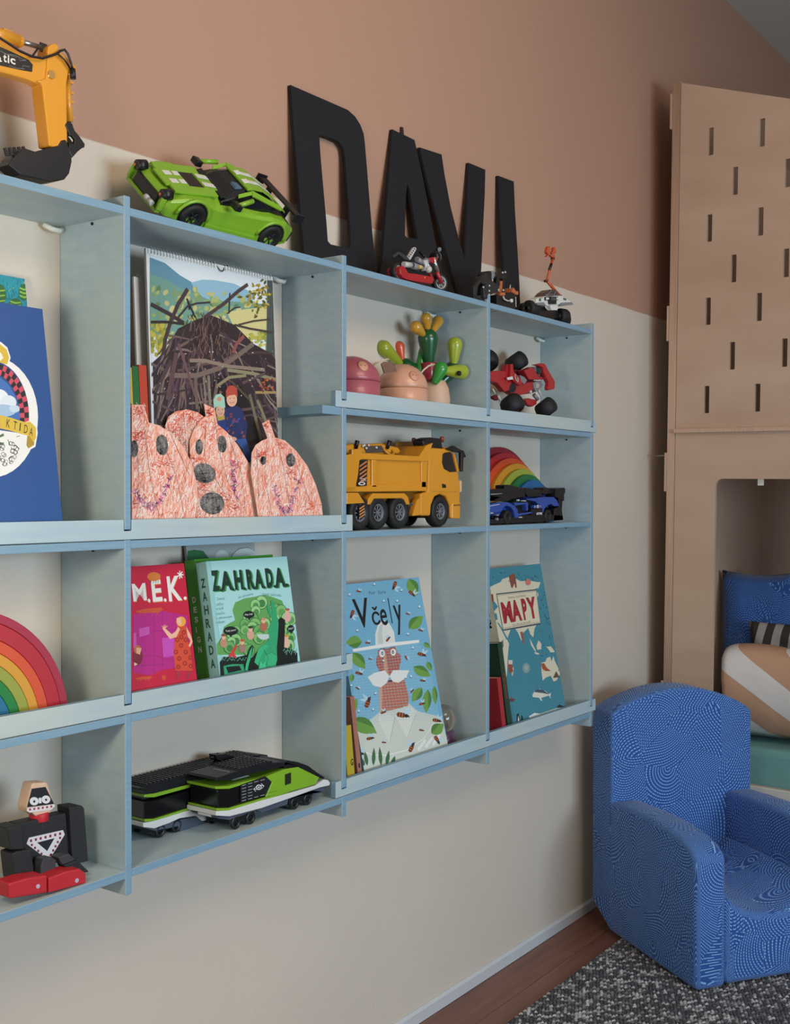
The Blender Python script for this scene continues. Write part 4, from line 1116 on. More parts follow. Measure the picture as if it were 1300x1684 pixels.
spine_book('dark_picture_book', 'dark green and red book spine beside the teal atlas', 3.0780, -.180, ST['H'], .026, .295, .12, '#1f3f2c', 6, -4, text=[('pohádky', .12, .08)], tcol='#b8322e', tsize=.012)
spine_book('slim_book', 'crimson book spine against the upright, left of the dark green spine', 3.0420, -.181, ST['H'], .022, .19, .11, '#a52a30', 5, -4)

# ---- four book spines left of the calendar
cols = [('#1f4468', .019), ('#c2a83c', .016), ('#2d6a36', .017), ('#c2452f', .021)]
labs = ['dark blue book spine at the left end, left of the calendar', 'mustard yellow book spine left of the calendar', 'dark green book spine left of the calendar', 'orange red book spine touching the calendar']
x = 1.5700; yy = -.152
for (col, w_), lab, hh in zip(cols, labs, (.352, .356, .360, .364)):
    spine_book('story_book', lab, x, yy, ST['E'], w_, hh, .10, col, 3, -.6, text=[('Obrázková', .10, .09), ('pohádky', .205, .08)], tcol='#2a2a22' if col in ('#c2a83c',) else '#d9cdb2', tsize=.008, group='story books left of the calendar')
    x += w_ + .0012

# ---- wall calendar: back card, sheet, print, wire binding
O = Vector((1.668, -.132, ST['E'] + .001))
calh, calw = .618, .402
cal = thing('wall_calendar', 'spiral bound calendar with a photo of a stick hut, standing in the shelf', 'calendar', O)
cal.rotation_euler = Euler((math.radians(-2.6), 0, 0), 'XYZ'); frame_of(cal)
B().box((0, .002, 0), (calw, .006, calh)).make('card_back', mat('card', '#d8d4cc', .7), cal)
B().box((0, 0, 0), (calw, .0014, calh)).make('top_sheet', mat('photo_paper', '#dfe2e0', .3), cal)
c = Crop(200, 380, 3.239); f = c.on(frame_of(cal)); P = Print(); random.seed(17)
ph = [(155, 125), (780, 262), (850, 285), (875, 1130), (180, 1130), (165, 700)]
box_uv = f(155, 1130)[0], 0.0, calw, f(400, 190)[1]
pl(P, f, [(150, 120), (870, 280), (890, 1300), (150, 1300)], '#d9e2e6')
# hazy mountains, meadow
pl(P, f, [(150, 140), (230, 170), (310, 235), (420, 300), (560, 340), (640, 350), (640, 520), (150, 520)], '#5f8fa3')
pl(P, f, [(370, 275), (430, 258), (500, 262), (600, 280), (700, 330), (700, 400), (420, 360)], '#8db6cc')
pl(P, f, [(150, 230), (220, 250), (330, 310), (480, 370), (700, 380), (800, 400), (800, 560), (150, 560)], '#6f9a8c')
for k in range(240):
    x, y = random.uniform(150, 780), random.uniform(300, 640)
    if y < 240 + (x - 150) * .22: continue
    el(P, f, x, y, random.uniform(6, 16), random.uniform(8, 22), random.choice(['#8fa56a', '#a9b36c', '#7f9a62', '#bdb87a', '#5d7f58', '#98a860', '#c9c48c']), 7, random.uniform(0, 90))
pl(P, f, [(560, 430), (790, 400), (790, 560), (620, 560)], '#cfc78a')
for k in range(50): el(P, f, random.uniform(155, 230), random.uniform(500, 660), random.uniform(6, 14), random.uniform(8, 20), random.choice(['#a8a23a', '#8a8f3a', '#c2b444']), 7)
for k in range(40): el(P, f, random.uniform(640, 775), random.uniform(540, 640), random.uniform(6, 14), random.uniform(6, 16), random.choice(['#b8b04a', '#8f9a48', '#7a8a3a', '#d2c860']), 7)
# tree trunk and autumn leaves at the right
pl(P, f, [(775, 250), (850, 270), (845, 720), (770, 660)], '#4c5552')
for k in range(14): ln(P, f, [(780 + k * 5, 270 + k), (776 + k * 5, 640)], .0009, random.choice(['#3a423f', '#5e6764']))
for k in range(110):
    x, y = random.uniform(645, 800), random.uniform(270, 460)
    if abs(x - 725) / 80 + abs(y - 350) / 110 > 1.05: continue
    pl(P, f, leaf(x, y, random.uniform(16, 34), random.uniform(4, 8), random.uniform(0, 360)), random.choice(['#8f7d2a', '#a8902e', '#6a6626', '#c0a83c', '#55581f']))
# the hut: dark mass and many sticks
pl(P, f, [(175, 1130), (165, 700), (230, 640), (300, 520), (400, 470), (480, 450), (600, 500), (700, 600), (790, 650), (850, 720), (900, 1200), (170, 1300)], '#33262a')
pl(P, f, [(460, 830), (540, 760), (640, 830), (700, 980), (730, 1130), (520, 1130)], '#1e1618')
SC = ['#4b3a3a', '#5d4746', '#6e5852', '#3b2b2e', '#7d6a62', '#594350', '#85756a', '#4a3644', '#2c2023']
for k in range(230):
    x, y = random.uniform(170, 870), random.uniform(480, 1120)
    top = 480 + abs(x - 430) * .55
    if y < top: continue
    a = math.atan2(y - 420, (x - 440) * .8) + random.uniform(-.35, .35)
    if random.random() < .25: a = random.uniform(-.5, .5)
    L = random.uniform(60, 220); dx, dy = math.cos(a) * L / 2, math.sin(a) * L / 2
    if 520 < x < 690 and 800 < y: continue
    if y - abs(dy) < top - 40: continue
    ln(P, f, [(x - dx, y - dy), (x + random.uniform(-9, 9), y + random.uniform(-9, 9)), (x + dx, y + dy)], [random.uniform(.003, .006), random.uniform(.003, .007), random.uniform(.002, .004)], random.choice(SC))
for k in range(150):                                               # twiggy tuft at the top
    x = random.gauss(450, 60); y = random.uniform(430, 640); ln(P, f, [(x, y), (x + random.uniform(-22, 22), y + random.uniform(20, 70))], .0014, random.choice(['#6a4f46', '#4a3632', '#85695a', '#2f2224']))
for pts, w_, col in (([(155, 390), (250, 440), (330, 490)], .009, '#3a2c30'), ([(220, 660), (230, 580), (260, 480), (300, 390), (350, 310)], .009, '#453438'), ([(440, 460), (540, 390), (620, 320), (670, 285)], .008, '#4a393c'), ([(360, 420), (345, 360), (390, 460)], .004, '#33262a'), ([(300, 460), (350, 400), (400, 385), (470, 380)], .004, '#3a2c30'), ([(575, 330), (570, 440)], .003, '#3a2c30'), ([(560, 440), (600, 410), (630, 405)], .003, '#3a2c30'), ([(155, 485), (240, 485), (330, 495)], .006, '#33262a'), ([(600, 500), (680, 520), (800, 540)], .005, '#4b3a3a'), ([(620, 500), (700, 480), (790, 470)], .004, '#4b3a3a'),
                    ([(250, 770), (400, 770), (520, 730), (620, 660), (700, 600)], .011, '#75645c'), ([(360, 690), (440, 690), (560, 720), (760, 740)], .008, '#8a7a6c'), ([(560, 740), (700, 760), (850, 800)], .008, '#8a8468'), ([(500, 830), (570, 780), (660, 770)], .007, '#8d8466'), ([(640, 810), (760, 760)], .007, '#5d4746'), ([(710, 860), (850, 860)], .006, '#a08a58'), ([(590, 650), (610, 600), (650, 560)], .009, '#8a5048'),
                    ([(460, 770), (470, 930)], .008, '#7d7462'), ([(390, 780), (400, 950)], .010, '#6a5a52'), ([(680, 870), (740, 1110)], .009, '#6e6a55'), ([(720, 900), (770, 1020)], .008, '#7d7a5c'), ([(300, 600), (390, 880)], .008, '#6a4f52'), ([(240, 900), (290, 650)], .012, '#5d4446'), ([(175, 860), (260, 690)], .010, '#4f3a3e'), ([(580, 800), (680, 900)], .007, '#4f4638'), ([(780, 900), (860, 990)], .005, '#8d8276')):
    ln(P, f, pts, w_, col)
for k in range(60): el(P, f, random.uniform(170, 860), random.uniform(640, 900), random.uniform(2, 5), random.uniform(2, 5), random.choice(['#c9c2c0', '#a89a96', '#8a4a2c']), 6)
for k in range(24): pl(P, f, leaf(random.uniform(740, 840), random.uniform(790, 860), 16, 5, random.uniform(0, 360)), random.choice(['#a8502a', '#8a3a22', '#c06a3a']))
# two children in hats and dark jackets
pl(P, f, [(495, 985), (555, 970), (575, 1080), (560, 1120), (510, 1060)], '#2b3a78'); pl(P, f, [(505, 985), (545, 980), (548, 1003), (512, 1012)], '#b8a23c')
pl(P, f, [(545, 950), (600, 925), (640, 950), (668, 1030), (660, 1110), (640, 1130), (570, 1130), (560, 1050)], '#27305f')
for k in range(26): el(P, f, random.uniform(560, 655), random.uniform(950, 1100), 6, 9, random.choice(['#7a3a42', '#3d4c8c', '#222a50', '#8a4638']), 7, random.uniform(0, 90))
pl(P, f, [(600, 1110), (660, 1105), (690, 1200), (688, 1225), (660, 1225), (640, 1160)], '#36548f')
el(P, f, 523, 958, 24, 32, '#d9a88c'); pl(P, f, [(490, 950), (486, 900), (500, 872), (525, 866), (545, 885), (550, 940), (540, 945), (515, 932), (500, 938)], '#9fc9b4'); el(P, f, 518, 895, 12, 12, '#d48a6a', 8)
el(P, f, 584, 898, 28, 38, '#dfac90'); pl(P, f, [(553, 890), (552, 850), (568, 825), (590, 822), (612, 840), (615, 885), (600, 872), (570, 876)], '#b34a38')
for ex, ey in ((514, 952), (534, 950), (574, 892), (597, 890)): el(P, f, ex, ey, 3, 2.6, '#3a2620', 6)
ln(P, f, [(515, 972), (525, 976), (535, 970)], .0009, '#8a4a40'); ln(P, f, [(572, 912), (585, 918), (598, 910)], .0012, '#a04a48')
el(P, f, 590, 1108, 22, 12, '#d9a88c', 10); el(P, f, 575, 1098, 12, 10, '#d9a88c', 8)
# white strip with the holes at the top
pl(P, f, [(140, 60), (860, 215), (860, 268), (780, 262), (155, 130), (140, 120)], '#dde0de')
P.make('photo_print', cal, FRONT, clip=(.004, 0, calw - .002, calh))
b = B(); n_ = 43
WIRE = mat('binding_wire', '#cfd2d0', .3, metal=.5)
for k in range(n_):
    x = .012 + (calw - .024) * k / (n_ - 1)
    if .210 < x < .234: continue
    b.torus((x, .003, calh - .003), .0085, .0011, (1, .15, 0), 10, 4)
b.make('spiral_binding', WIRE, cal)
b = B(); b.tube([(u_ - .028, .003 * a_, calh + d_) for u_, a_, d_ in ((.220, 1, .004), (.236, .7, .002), (.244, -1.3, -.012), (.25, -2, -.016), (.258, -1.3, -.012), (.266, .7, .002), (.282, 1, .004))], .0013, 6)
b.make('hanger', mat('hanger_wire', '#4a4a4a', .4, metal=.6), cal)
cb = thing('back_calendar', 'second white calendar peeking out behind the left edge of the stick hut calendar', 'calendar', Vector((1.658, -.106, ST['E'])))
cb.rotation_euler = Euler((math.radians(-3), 0, 0), 'XYZ')
B().box((0, 0, 0), (.40, .005, .560)).make('card_back', mat('card', '#d8d4cc', .7), cb)
b = B()
for k in range(30): b.torus((.014 + k * .0128, .002, .559), .0075, .001, (1, .15, 0), 8, 4)
b.make('spiral_binding', WIRE, cb)

# ---- paper pumpkins standing along the ledge
PUMP = print_mat('crayon_paper', .85, .26, 70, stretch=(1.4, 1, .7))
def pumpkin(label, outline, y, base_c, lines, eyes, mouth, seed=1, blotch=()):
    random.seed(seed)
    c = Crop(200, 380, 3.239)
    tilt = 5.5
    P0 = Vector((0, y, ST['E']))
    pk = thing('paper_pumpkin', label, 'decoration', AT(*c.px(*outline[0]), y=y) * 0 + Vector((AT(*c.px(outline[0][0], outline[0][1]), y=y).x, y, ST['E'] + .0005)), group=None)
    pk.rotation_euler = Euler((math.radians(-tilt), 0, 0), 'XYZ')
    f = c.on(frame_of(pk)); uv = [f(*p) for p in outline]
    lo = min(v for u, v in uv)
    uv = [(u, max(v, .0)) for u, v in uv]
    b = B(); b.prism(uv, .0012, basis((0, .0012, 0), (1, 0, 0), (0, 0, 1), (0, -1, 0))); b.make('paper', mat('drawing_paper', '#e6d9cf', .85), pk)
    P = Print(); P.poly(uv, base_c)
    us = [u for u, v in uv]; vs_ = [v for u, v in uv]
    def inside(u, v):
        r = False
        for i in range(len(uv)):
            (x1, y1), (x2, y2) = uv[i], uv[i - 1]
            if (y1 > v) != (y2 > v) and u < (x2 - x1) * (v - y1) / (y2 - y1) + x1: r = not r
        return r
    sc = []
    def strokes(n, cols, L, wd):
        for cc in cols:
            lst = []
            for k in range(n):
                u, v = random.uniform(min(us), max(us)), random.uniform(min(vs_), max(vs_)); a = random.gauss(1.25, .35)
                e = (u + math.cos(a) * L, v + math.sin(a) * L)
                if inside(u, v) and inside(*e): lst.append(stroke([(u, v), e], wd))
            if lst: P.many(lst, cc)
    strokes(330, ['#e07a58', '#f6ddd2', '#ea9272', '#dc6440', '#f7e6dd', '#efab92'], .020, .0017)
    for bx, by, r in blotch: 
        lst = []
        for k in range(30):
            a = random.uniform(0, 6.28); rr = random.uniform(0, r); u, v = f(bx + rr * math.cos(a), by + rr * math.sin(a)); e = (u + random.uniform(-.02, .02), v + random.uniform(-.005, .012))
            if inside(u, v) and inside(*e): lst.append(stroke([(u, v), e], .0018))
        if lst: P.many(lst, '#d8471f')
    for q in lines: ln(P, f, q, .0013, '#4a3434')
    for ex, ey, rx, ry, rot in eyes:
        el(P, f, ex, ey, rx, ry, '#5a5450', 16, rot)
        lst = []
        for k in range(44):
            a0, a1 = random.uniform(0, 6.28), random.uniform(0, 6.28)
            p0 = (ex + rx * .95 * math.cos(a0), ey + ry * .95 * math.sin(a0)); p1 = (ex + rx * .95 * math.cos(a1), ey + ry * .95 * math.sin(a1)); lst.append(stroke([f(*p0), f(*p1)], .0014))
        P.many(lst, '#1c1c20'); 
    for cc, wd, jit in (('#c2407f', .0030, 12), ('#d6609a', .0026, 15), ('#1e1c22', .0019, 9)):
        lst = []
        for (mx, my) in mouth:
            for k in range(4):
                x, y_ = mx + random.uniform(-jit, jit), my + random.uniform(-jit, jit); lst.append(stroke([f(x, y_), f(x + random.uniform(-16, 16), y_ + random.uniform(-22, 22))], wd))
        if lst: P.many(lst, cc)
    u0, u1 = min(us), max(us)
    P.make('crayon_drawing', pk, FRONT, PUMP, clip=(u0, 0.0005, u1, max(vs_)))
    return pk
def mouth_u(x0, y0, x1, y1, dep, n=9): return [(x0 + (x1 - x0) * k / (n - 1), y0 + (y1 - y0) * k / (n - 1) + dep * math.sin(math.pi * k / (n - 1))) for k in range(n)]
BOT = 1560
pumpkin('orange paper pumpkin half hidden between the left and the middle pumpkins', [(235, 1090), (232, 1040), (250, 990), (290, 960), (350, 950), (405, 965), (440, 990), (420, 1080), (400, 1200), (250, 1200)], -.158, '#e0663a', [[(330, 960), (345, 1180)]], [], [], 4, [(320, 1010, 80), (280, 1060, 50), (380, 1000, 40)])
pumpkin('pale orange paper pumpkin in the middle, in front of the children in the photo', [(365, 1190), (365, 1120), (385, 1060), (420, 1010), (450, 985), (440, 920), (495, 945), (512, 1030), (560, 1070), (620, 1140), (680, 1240), (725, 1360), (745, 1460), (730, BOT), (520, BOT), (420, 1300)], -.165, '#eda186',
        [[(450, 1000), (440, 1180), (460, 1300)], [(495, 1000), (520, 1180), (590, 1420)], [(570, 1090), (640, 1300), (660, 1500)]], [(413, 1150, 20, 42, 0), (535, 1135, 24, 46, -8)], mouth_u(590, 1250, 610, 1460, 0), 5, [(450, 970, 40), (480, 1060, 60), (600, 1250, 40)])
pumpkin('orange paper pumpkin with two dark scribbled eyes, tucked behind the left pumpkin', [(365, 1200), (380, 1190), (450, 1215), (510, 1270), (570, 1340), (610, 1420), (630, 1490), (620, BOT), (380, BOT)], -.171, '#e07448',
        [[(440, 1220), (560, 1420)], [(380, 1370), (500, 1390)]], [(440, 1290, 62, 52, 30), (482, 1450, 66, 60, 10)], [], 6, [(400, 1210, 40), (560, 1430, 60), (430, 1370, 50), (600, 1480, 40)])
pumpkin('large pale orange paper pumpkin at the left end of the ledge', [(54, 1050), (54, 925), (118, 925), (145, 1020), (200, 1035), (265, 1075), (330, 1150), (375, 1240), (400, 1340), (405, 1430), (385, BOT), (54, BOT)], -.1785, '#eda68e',
        [[(120, 1040), (150, 1300), (200, 1520)], [(200, 1080), (290, 1300), (330, 1500)], [(70, 1050), (90, 1300)], [(260, 1080), (360, 1300)]], [(66, 1160, 22, 46, 0), (215, 1140, 32, 56, -10)], mouth_u(75, 1390, 262, 1320, 110, 11), 7, [(90, 960, 40), (90, 1090, 50), (220, 1250, 60), (60, 1450, 40)])
pumpkin('pale orange paper pumpkin with a wide grin at the right end of the ledge', [(695, 1180), (715, 1140), (750, 1115), (780, 1105), (750, 1025), (785, 1005), (818, 1100), (870, 1115), (930, 1170), (990, 1250), (1035, 1350), (1065, 1450), (1072, 1510), (1060, BOT), (735, BOT), (710, 1400), (690, 1290)], -.1785, '#eba287',
        [[(775, 1115), (760, 1300), (800, 1510)], [(830, 1110), (870, 1300), (900, 1500)], [(900, 1160), (1000, 1430)], [(720, 1160), (730, 1420)]], [(754, 1222, 16, 23, 0), (900, 1220, 25, 36, -8)], mouth_u(815, 1370, 940, 1330, 150, 12), 8, [(780, 1050, 30), (850, 1130, 50), (1010, 1480, 50), (740, 1200, 40), (900, 1290, 40)])
# ---------------------------------------------------------------- wooden letters on the top boards
NAVY = mat('navy_felt', '#0a0b12', .8, .12, 60, bump=.15, bscale=200)
def letter(name, label, outline, holes=(), yb=-.062, yt=-.012, z0=None, zt=2.664, th=.012):
    z0 = ST['T'] if z0 is None else z0
    c = Crop(460, 120, 3.095)
    tilt = math.atan2(yt - yb, zt - z0)
    x0 = HIT(*c.px(*outline[0]), Vector((0, yb, z0)), Vector((0, -math.cos(tilt), math.sin(tilt)))).x
    t = thing(name, label, 'letter', (x0, yb, z0), group=None)
    t.rotation_euler = (-tilt, 0, 0)
    f = c.on(frame_of(t))
    cv = lambda pts: [(u, max(v, 0.0005)) for u, v in [f(*p) for p in pts]]
    me = plate_mesh('letter_board', cv(outline), [cv(h) for h in holes], th, basis((0, th, 0), (1, 0, 0), (0, 0, 1), (0, -1, 0)), bevel=.0012)
    link('letter_board', me, t, NAVY)
    return t
LOW = 1300
letter('wooden_letter', 'tall black wooden letter D on the shelf top, biggest of the letters', [(57, 60), (348, 187), (385, 220), (412, 262), (430, 310), (436, 360), (446, 480), (462, 680), (478, 860), (491, 985), (488, LOW), (150, LOW), (128, 930), (108, 700), (82, 380)],
       [[(203, 314), (260, 330), (305, 352), (328, 380), (335, 420), (348, 600), (362, 790), (364, 880), (350, 892), (262, 872), (247, 855), (240, 760), (222, 560), (210, 420)]])
# (the inner counter was traced where the board's far edge is seen)
letter('wooden_letter', 'black wooden letter A with a peg on top, behind the red motorcycle', [(575, 286), (688, 340), (720, 480), (760, 680), (800, 890), (832, 1040), (880, LOW), (515, LOW), (525, 950), (540, 760), (556, 560)],
       [[(652, 560), (664, 590), (682, 700), (706, 845), (650, 838), (640, 826), (641, 720), (645, 620)]])
letter('wooden_letter', 'black wooden letter V standing between the letters A and I', [(715, 378), (826, 414), (842, 520), (872, 680), (910, 830), (945, 950), (955, 760), (960, 600), (963, 456), (1049, 492), (1046, 620), (1036, 820), (1028, 1000), (1020, LOW), (935, LOW), (905, 1110), (860, 940), (800, 720), (750, 530)])
letter('wooden_letter', 'narrow black wooden letter I, rightmost of the letters', [(1114, 522), (1194, 552), (1200, 700), (1210, 860), (1222, 1060), (1232, LOW), (1160, LOW), (1145, 1000), (1128, 780)])
for o in list(COL.objects):
    if o.get('label', '').startswith('black wooden letter A'):
        b = B(); b.box((.052, .003, .484), (.062, .016, .512)); b.make('peg', mat('dark_peg', '#3a2220', .5), o)

# ---------------------------------------------------------------- yellow toy excavator
YEL = mat('yellow_plastic', '#e29a2a', .35, .03, 10, coat=.2)
BLK = mat('black_plastic', '#15161a', .38, .05, 30)
BLKR = mat('black_rubber', '#17181b', .7, .1, 60)
GREYP = mat('grey_plastic', '#7d8186', .4, .03, 20)
LGREY = mat('light_grey_plastic', '#b9bab6', .4, .03, 20)
SILV = mat('silver_plastic', '#c4c4c2', .25, .02, 20, metal=.8)
exc = thing('toy_excavator', 'yellow toy excavator arm with a black bucket on the shelf top', 'toy', (1.2, -.12, ST['T']))
c = Crop(0, 20, 5.0); yf, yb = -.137, -.111; ym = (yf + yb) / 2
w = W(); w.slab(c.xz([(-420, 150), (-200, 170), (0, 242), (130, 315), (265, 372), (345, 372), (420, 420), (470, 500), (470, 600), (400, 645), (310, 612), (180, 562), (0, 512), (-200, 470), (-420, 560)], ym), yf, yb); w.make('boom', YEL, exc, .004)
w = W(); w.slab(c.xz([(345, 372), (350, 300), (385, 275), (415, 270), (436, 290), (444, 325), (590, 470), (585, 500), (520, 522), (505, 600), (512, 1118), (440, 1130), (358, 1112), (330, 860), (300, 606), (255, 580), (330, 560), (340, 470)], ym), yf - .004, yb + .004); w.make('arm', YEL, exc, .003)
p = c.at(408, 520, y=yf); w = W(); w.cyl((p.x, yf - .007, p.z), (p.x, yf + .01, p.z), .008, n=12); w.make('pivot_bolt', mat('bolt_brass', '#c79a5a', .3, metal=.5), exc)
st = None
bo = [o for o in exc.children if o.name.startswith('boom')][0]
w = W(); w.slab(c.xz([(-420, 210), (-150, 225), (0, 285), (110, 335), (235, 395), (268, 432), (262, 492), (180, 478), (60, 452), (-60, 425), (-420, 400)], yf), yf - .0008, yf); w.make('sticker', mat('sticker_black', '#1a1b1d', .35), bo)
P = Print(); f = lambda x, y: tuple(c.xz([(x, y)], yf)[0])
for q in ([(0, 320), (60, 350), (140, 370)], [(30, 345), (120, 352), (210, 400)], [(70, 440), (130, 460), (200, 470)], [(150, 360), (160, 400), (215, 395)], [(180, 470), (185, 440), (240, 450)]): ln(P, f, q, .0007, '#8a8a84')
for ch, ll, ur in (('a', (-38, 405), (12, 362)), ('t', (24, 412), (52, 348)), ('i', (60, 420), (74, 356)), ('c', (82, 428), (124, 380))): txt(P, f, ch, ll, ur, '#e2ded2', bold=.03)
o = P.make('sticker_print', bo, T(0, yf - .001, 0) @ XZ); o.location = -base(bo)
def pt(x, y, yy): q = c.at(x, y, y=yy); return (q.x, yy, q.z)
w = W(); w.cyl(pt(-160, 140, ym), pt(150, 236, ym), .0125, n=14); w.ball(pt(148, 236, ym), .0125); w.box((c.at(20, 180, y=ym).x, ym - .004, c.at(20, 150, y=ym).z), (c.at(96, 180, y=ym).x, ym + .004, c.at(20, 133, y=ym).z)); w.make('cylinder_sleeve', YEL, exc)
w = W(); w.cyl(pt(150, 236, ym), pt(330, 288, ym), .005, n=10); w.make('piston_rod', mat('rod_metal', '#9a9a98', .3, metal=.9), exc)
w = W(); w.box(pt(330, 320, yf + .012), pt(382, 268, yb - .012)); w.make('rod_clevis', BLK, exc)
yh = yf - .010
w = W(); w.tube([pt(-60, 180, yh), pt(0, 212, yh), (pt(160, 318, yh)), pt(265, 366, yh), pt(350, 380, yh), pt(460, 345, yh), pt(495, 318, yh), pt(532, 308, yh), pt(558, 340, yh), pt(585, 420, yh), pt(600, 480, yh)], .0024, 7)
w.tube([pt(265, 366, yh), pt(310, 300, yh)], .002, 6); w.tube([pt(470, 338, yh), pt(530, 390, yh), pt(575, 460, yh)], .002, 6)
w.cyl(pt(596, 465, yh), pt(602, 550, yh), .0058, n=10); w.make('hose', BLK, exc)
w = W(); w.cyl(pt(545, 522, ym), pt(568, 905, ym), .0075, n=12)
for yy in (575, 660, 735, 860): w.box((c.at(566, yy, y=ym).x, ym - .003, c.at(566, yy + 8, y=ym).z), (c.at(600, yy, y=ym).x, ym + .003, c.at(566, yy - 8, y=ym).z))
w.make('small_cylinder', YEL, exc)
w = W(); w.cyl(pt(565, 905, ym), pt(573, 1000, ym), .0045, n=10); w.make('small_rod', mat('rod_chrome', '#d5d5d8', .15, metal=1), exc)
for yy in (yf - .006, yb - .004):
    w = W(); w.slab(c.xz([(488, 945), (500, 922), (525, 918), (545, 935), (562, 985), (600, 1030), (648, 1098), (645, 1125), (625, 1132), (590, 1160), (545, 1210), (515, 1150), (520, 1100), (560, 1095), (566, 1060), (545, 1035), (522, 1030), (510, 990)], ym), yy, yy + .007); w.make('bucket_link', BLK, exc, .001)
w = W(); w.slab(c.xz([(60, 1210), (150, 1130), (240, 1160), (350, 1130), (430, 1110), (455, 1068), (490, 1062), (505, 1090), (540, 1200), (541, 1245), (520, 1340), (482, 1388), (430, 1400), (360, 1408), (120, 1352), (20, 1270)], ym), -.143, -.105); w.make('bucket', BLK, exc, .002)
bk_ = [o for o in exc.children if o.name == 'bucket'][0]
for k in range(5):
    yy = -.1425 + k * .0078; bx_, by_ = 2 + 58 * k, 1152 - 9 * k
    w = W(); w.slab(c.xz([(bx_, by_ + 45), (bx_ + 30, by_ + 42), (bx_ + 2, by_ - 26), (bx_ - 16, by_ - 22)], ym), yy, yy + .0045); w.make('bucket_tooth', BLK, bk_, .0006)
for (n_, lo, hi, mm) in (('cab', (.80, -.19, 2.30), (.98, -.05, 2.46), YEL), ('engine_housing', (.70, -.19, 2.25), (1.06, -.03, 2.31), YEL), ('undercarriage', (.74, -.185, ST['T'] + .05), (1.02, -.04, 2.25), BLK)):
    w = W(); w.box(lo, hi); w.make(n_, mm, exc, .01)
for yy in (-.198, -.062):
    w = W(); w.slab(rrect(.68, ST['T'], 1.10, ST['T'] + .06, .028, 5), yy, yy + .045); w.make('track', BLKR, exc, .004)
# lift the boom's hidden root onto the housing
w = W(); w.box((.98, yf, 2.28), (1.10, yb, 2.40)); w.make('boom_bracket', YEL, exc, .004)

# ---------------------------------------------------------------- green brick-built sports car, propped on its side
LIME = mat('lime_plastic', '#7fae2b', .33, .03, 12, coat=.15)
WHT = mat('white_plastic2', '#d8d9d2', .35, .02, 20)
TYRE = mat('tyre_rubber', '#131416', .65, .1, 80, bump=.2, bscale=300)
CL, CWd = .430, .165
CSC = .93
carp = AT(268, 357, y=-.170)
car = thing('brick_sports_car', 'lime green brick-built sports car with white stripes, propped against the wall', 'toy', (carp.x - .004, -.150, ST['T'] - .002))
car.rotation_euler = Euler((math.radians(44), 0, 0), 'XYZ')
def loft(b, secs, closed=True):
    """secs: list of (x, [(y, z)...]) sections joined into a skin"""
    n = len(secs[0][1]); vs = []; fs = []
    for x, pts in secs: vs += [(x, y, z) for y, z in pts]
    for i in range(len(secs) - 1):
        for k in range(n): fs.append((i * n + k, i * n + (k + 1) % n, (i + 1) * n + (k + 1) % n, (i + 1) * n + k))
    fs.append(tuple(range(n - 1, -1, -1))); fs.append(tuple((len(secs) - 1) * n + k for k in range(n)))
    b._add(vs, fs); return b
def sec(w, z0, z1, z2, wt=None):
    """half-width, underside, shoulder, top; full section round"""
    wt = wt or w * .55
    return [(-w, z0), (-w * 1.0, z1 * .92), (-w * .93, z1), (-wt, z2), (wt, z2), (w * .93, z1), (w, z1 * .92), (w, z0)]
h = CWd / 2
b = B(); loft(b, [(0.008, sec(h * .70, .022, .044, .050)), (.02, sec(h * .90, .018, .058, .064)), (.06, sec(h * .98, .018, .076, .074)), (.10, sec(h, .018, .082, .080)), (.15, sec(h * .97, .018, .074, .086)), (.20, sec(h * .96, .018, .076, .090)), (.28, sec(h * .97, .018, .082, .092)), (.33, sec(h * 1.02, .018, .090, .094)), (.38, sec(h * 1.0, .02, .088, .090)), (.42, sec(h * .92, .03, .074, .078)), (.43, sec(h * .8, .034, .064, .066))])
for v in b.bm.verts: v.co.y += h
b.make('body_shell', LIME, car, .004)
b = B(); loft(b, [(.165, [(y + h, z) for y, z in sec(h * .80, .080, .084, .088)]), (.205, [(y + h, z) for y, z in sec(h * .76, .08, .105, .112, h * .5)]), (.245, [(y + h, z) for y, z in sec(h * .74, .08, .118, .127, h * .5)]), (.285, [(y + h, z) for y, z in sec(h * .73, .08, .119, .129, h * .5)]), (.335, [(y + h, z) for y, z in sec(h * .72, .08, .108, .117, h * .5)]), (.395, [(y + h, z) for y, z in sec(h * .66, .07, .088, .093, h * .5)])])
b.make('cabin_glass', mat('dark_glass', '#14181b', .15, .02, 10), car, .002)
# roof, pillars and hood panels in lime with white stripes
def panel(name, pts3, th, m, par=car, bev=.001):
    """quad panel given by four corners, thickness th along its normal"""
    a = [Vector(p) for p in pts3]; n = (a[1] - a[0]).cross(a[3] - a[0]).normalized()
    b = B(); b.hexa([p for p in a] + [p + n * th for p in a]); return b.make(name, m, par, bev)
ROOF = [(.212, .118), (.248, .1295), (.287, .1315), (.337, .1195), (.392, .096)]
for i in range(1, 4):
    (xa, za), (xb, zb) = ROOF[i], ROOF[i + 1]
    panel('roof_panel', [(xa, h * .40, za), (xb, h * .42, zb), (xb, h * 1.58, zb), (xa, h * 1.60, za)], .004, LIME)
    for s in (.70, 1.12):
        panel('white_stripe', [(xa, h * s, za + .0045), (xb, h * s, zb + .0045), (xb, h * (s + .18), zb + .0045), (xa, h * (s + .18), za + .0045)], .0008, WHT)
for s in (.24, 1.68):
    panel('window_pillar', [(.205, h * (s - .03), .106), (.245, h * (s + .05), .121), (.245, h * (s + .13), .128), (.205, h * (s + .05), .113)], .004, LIME)
    panel('roof_rail', [(.245, h * (s + .00), .119), (.36, h * (s + .02), .104), (.36, h * (s + .14), .111), (.245, h * (s + .14), .128)], .005, LIME)
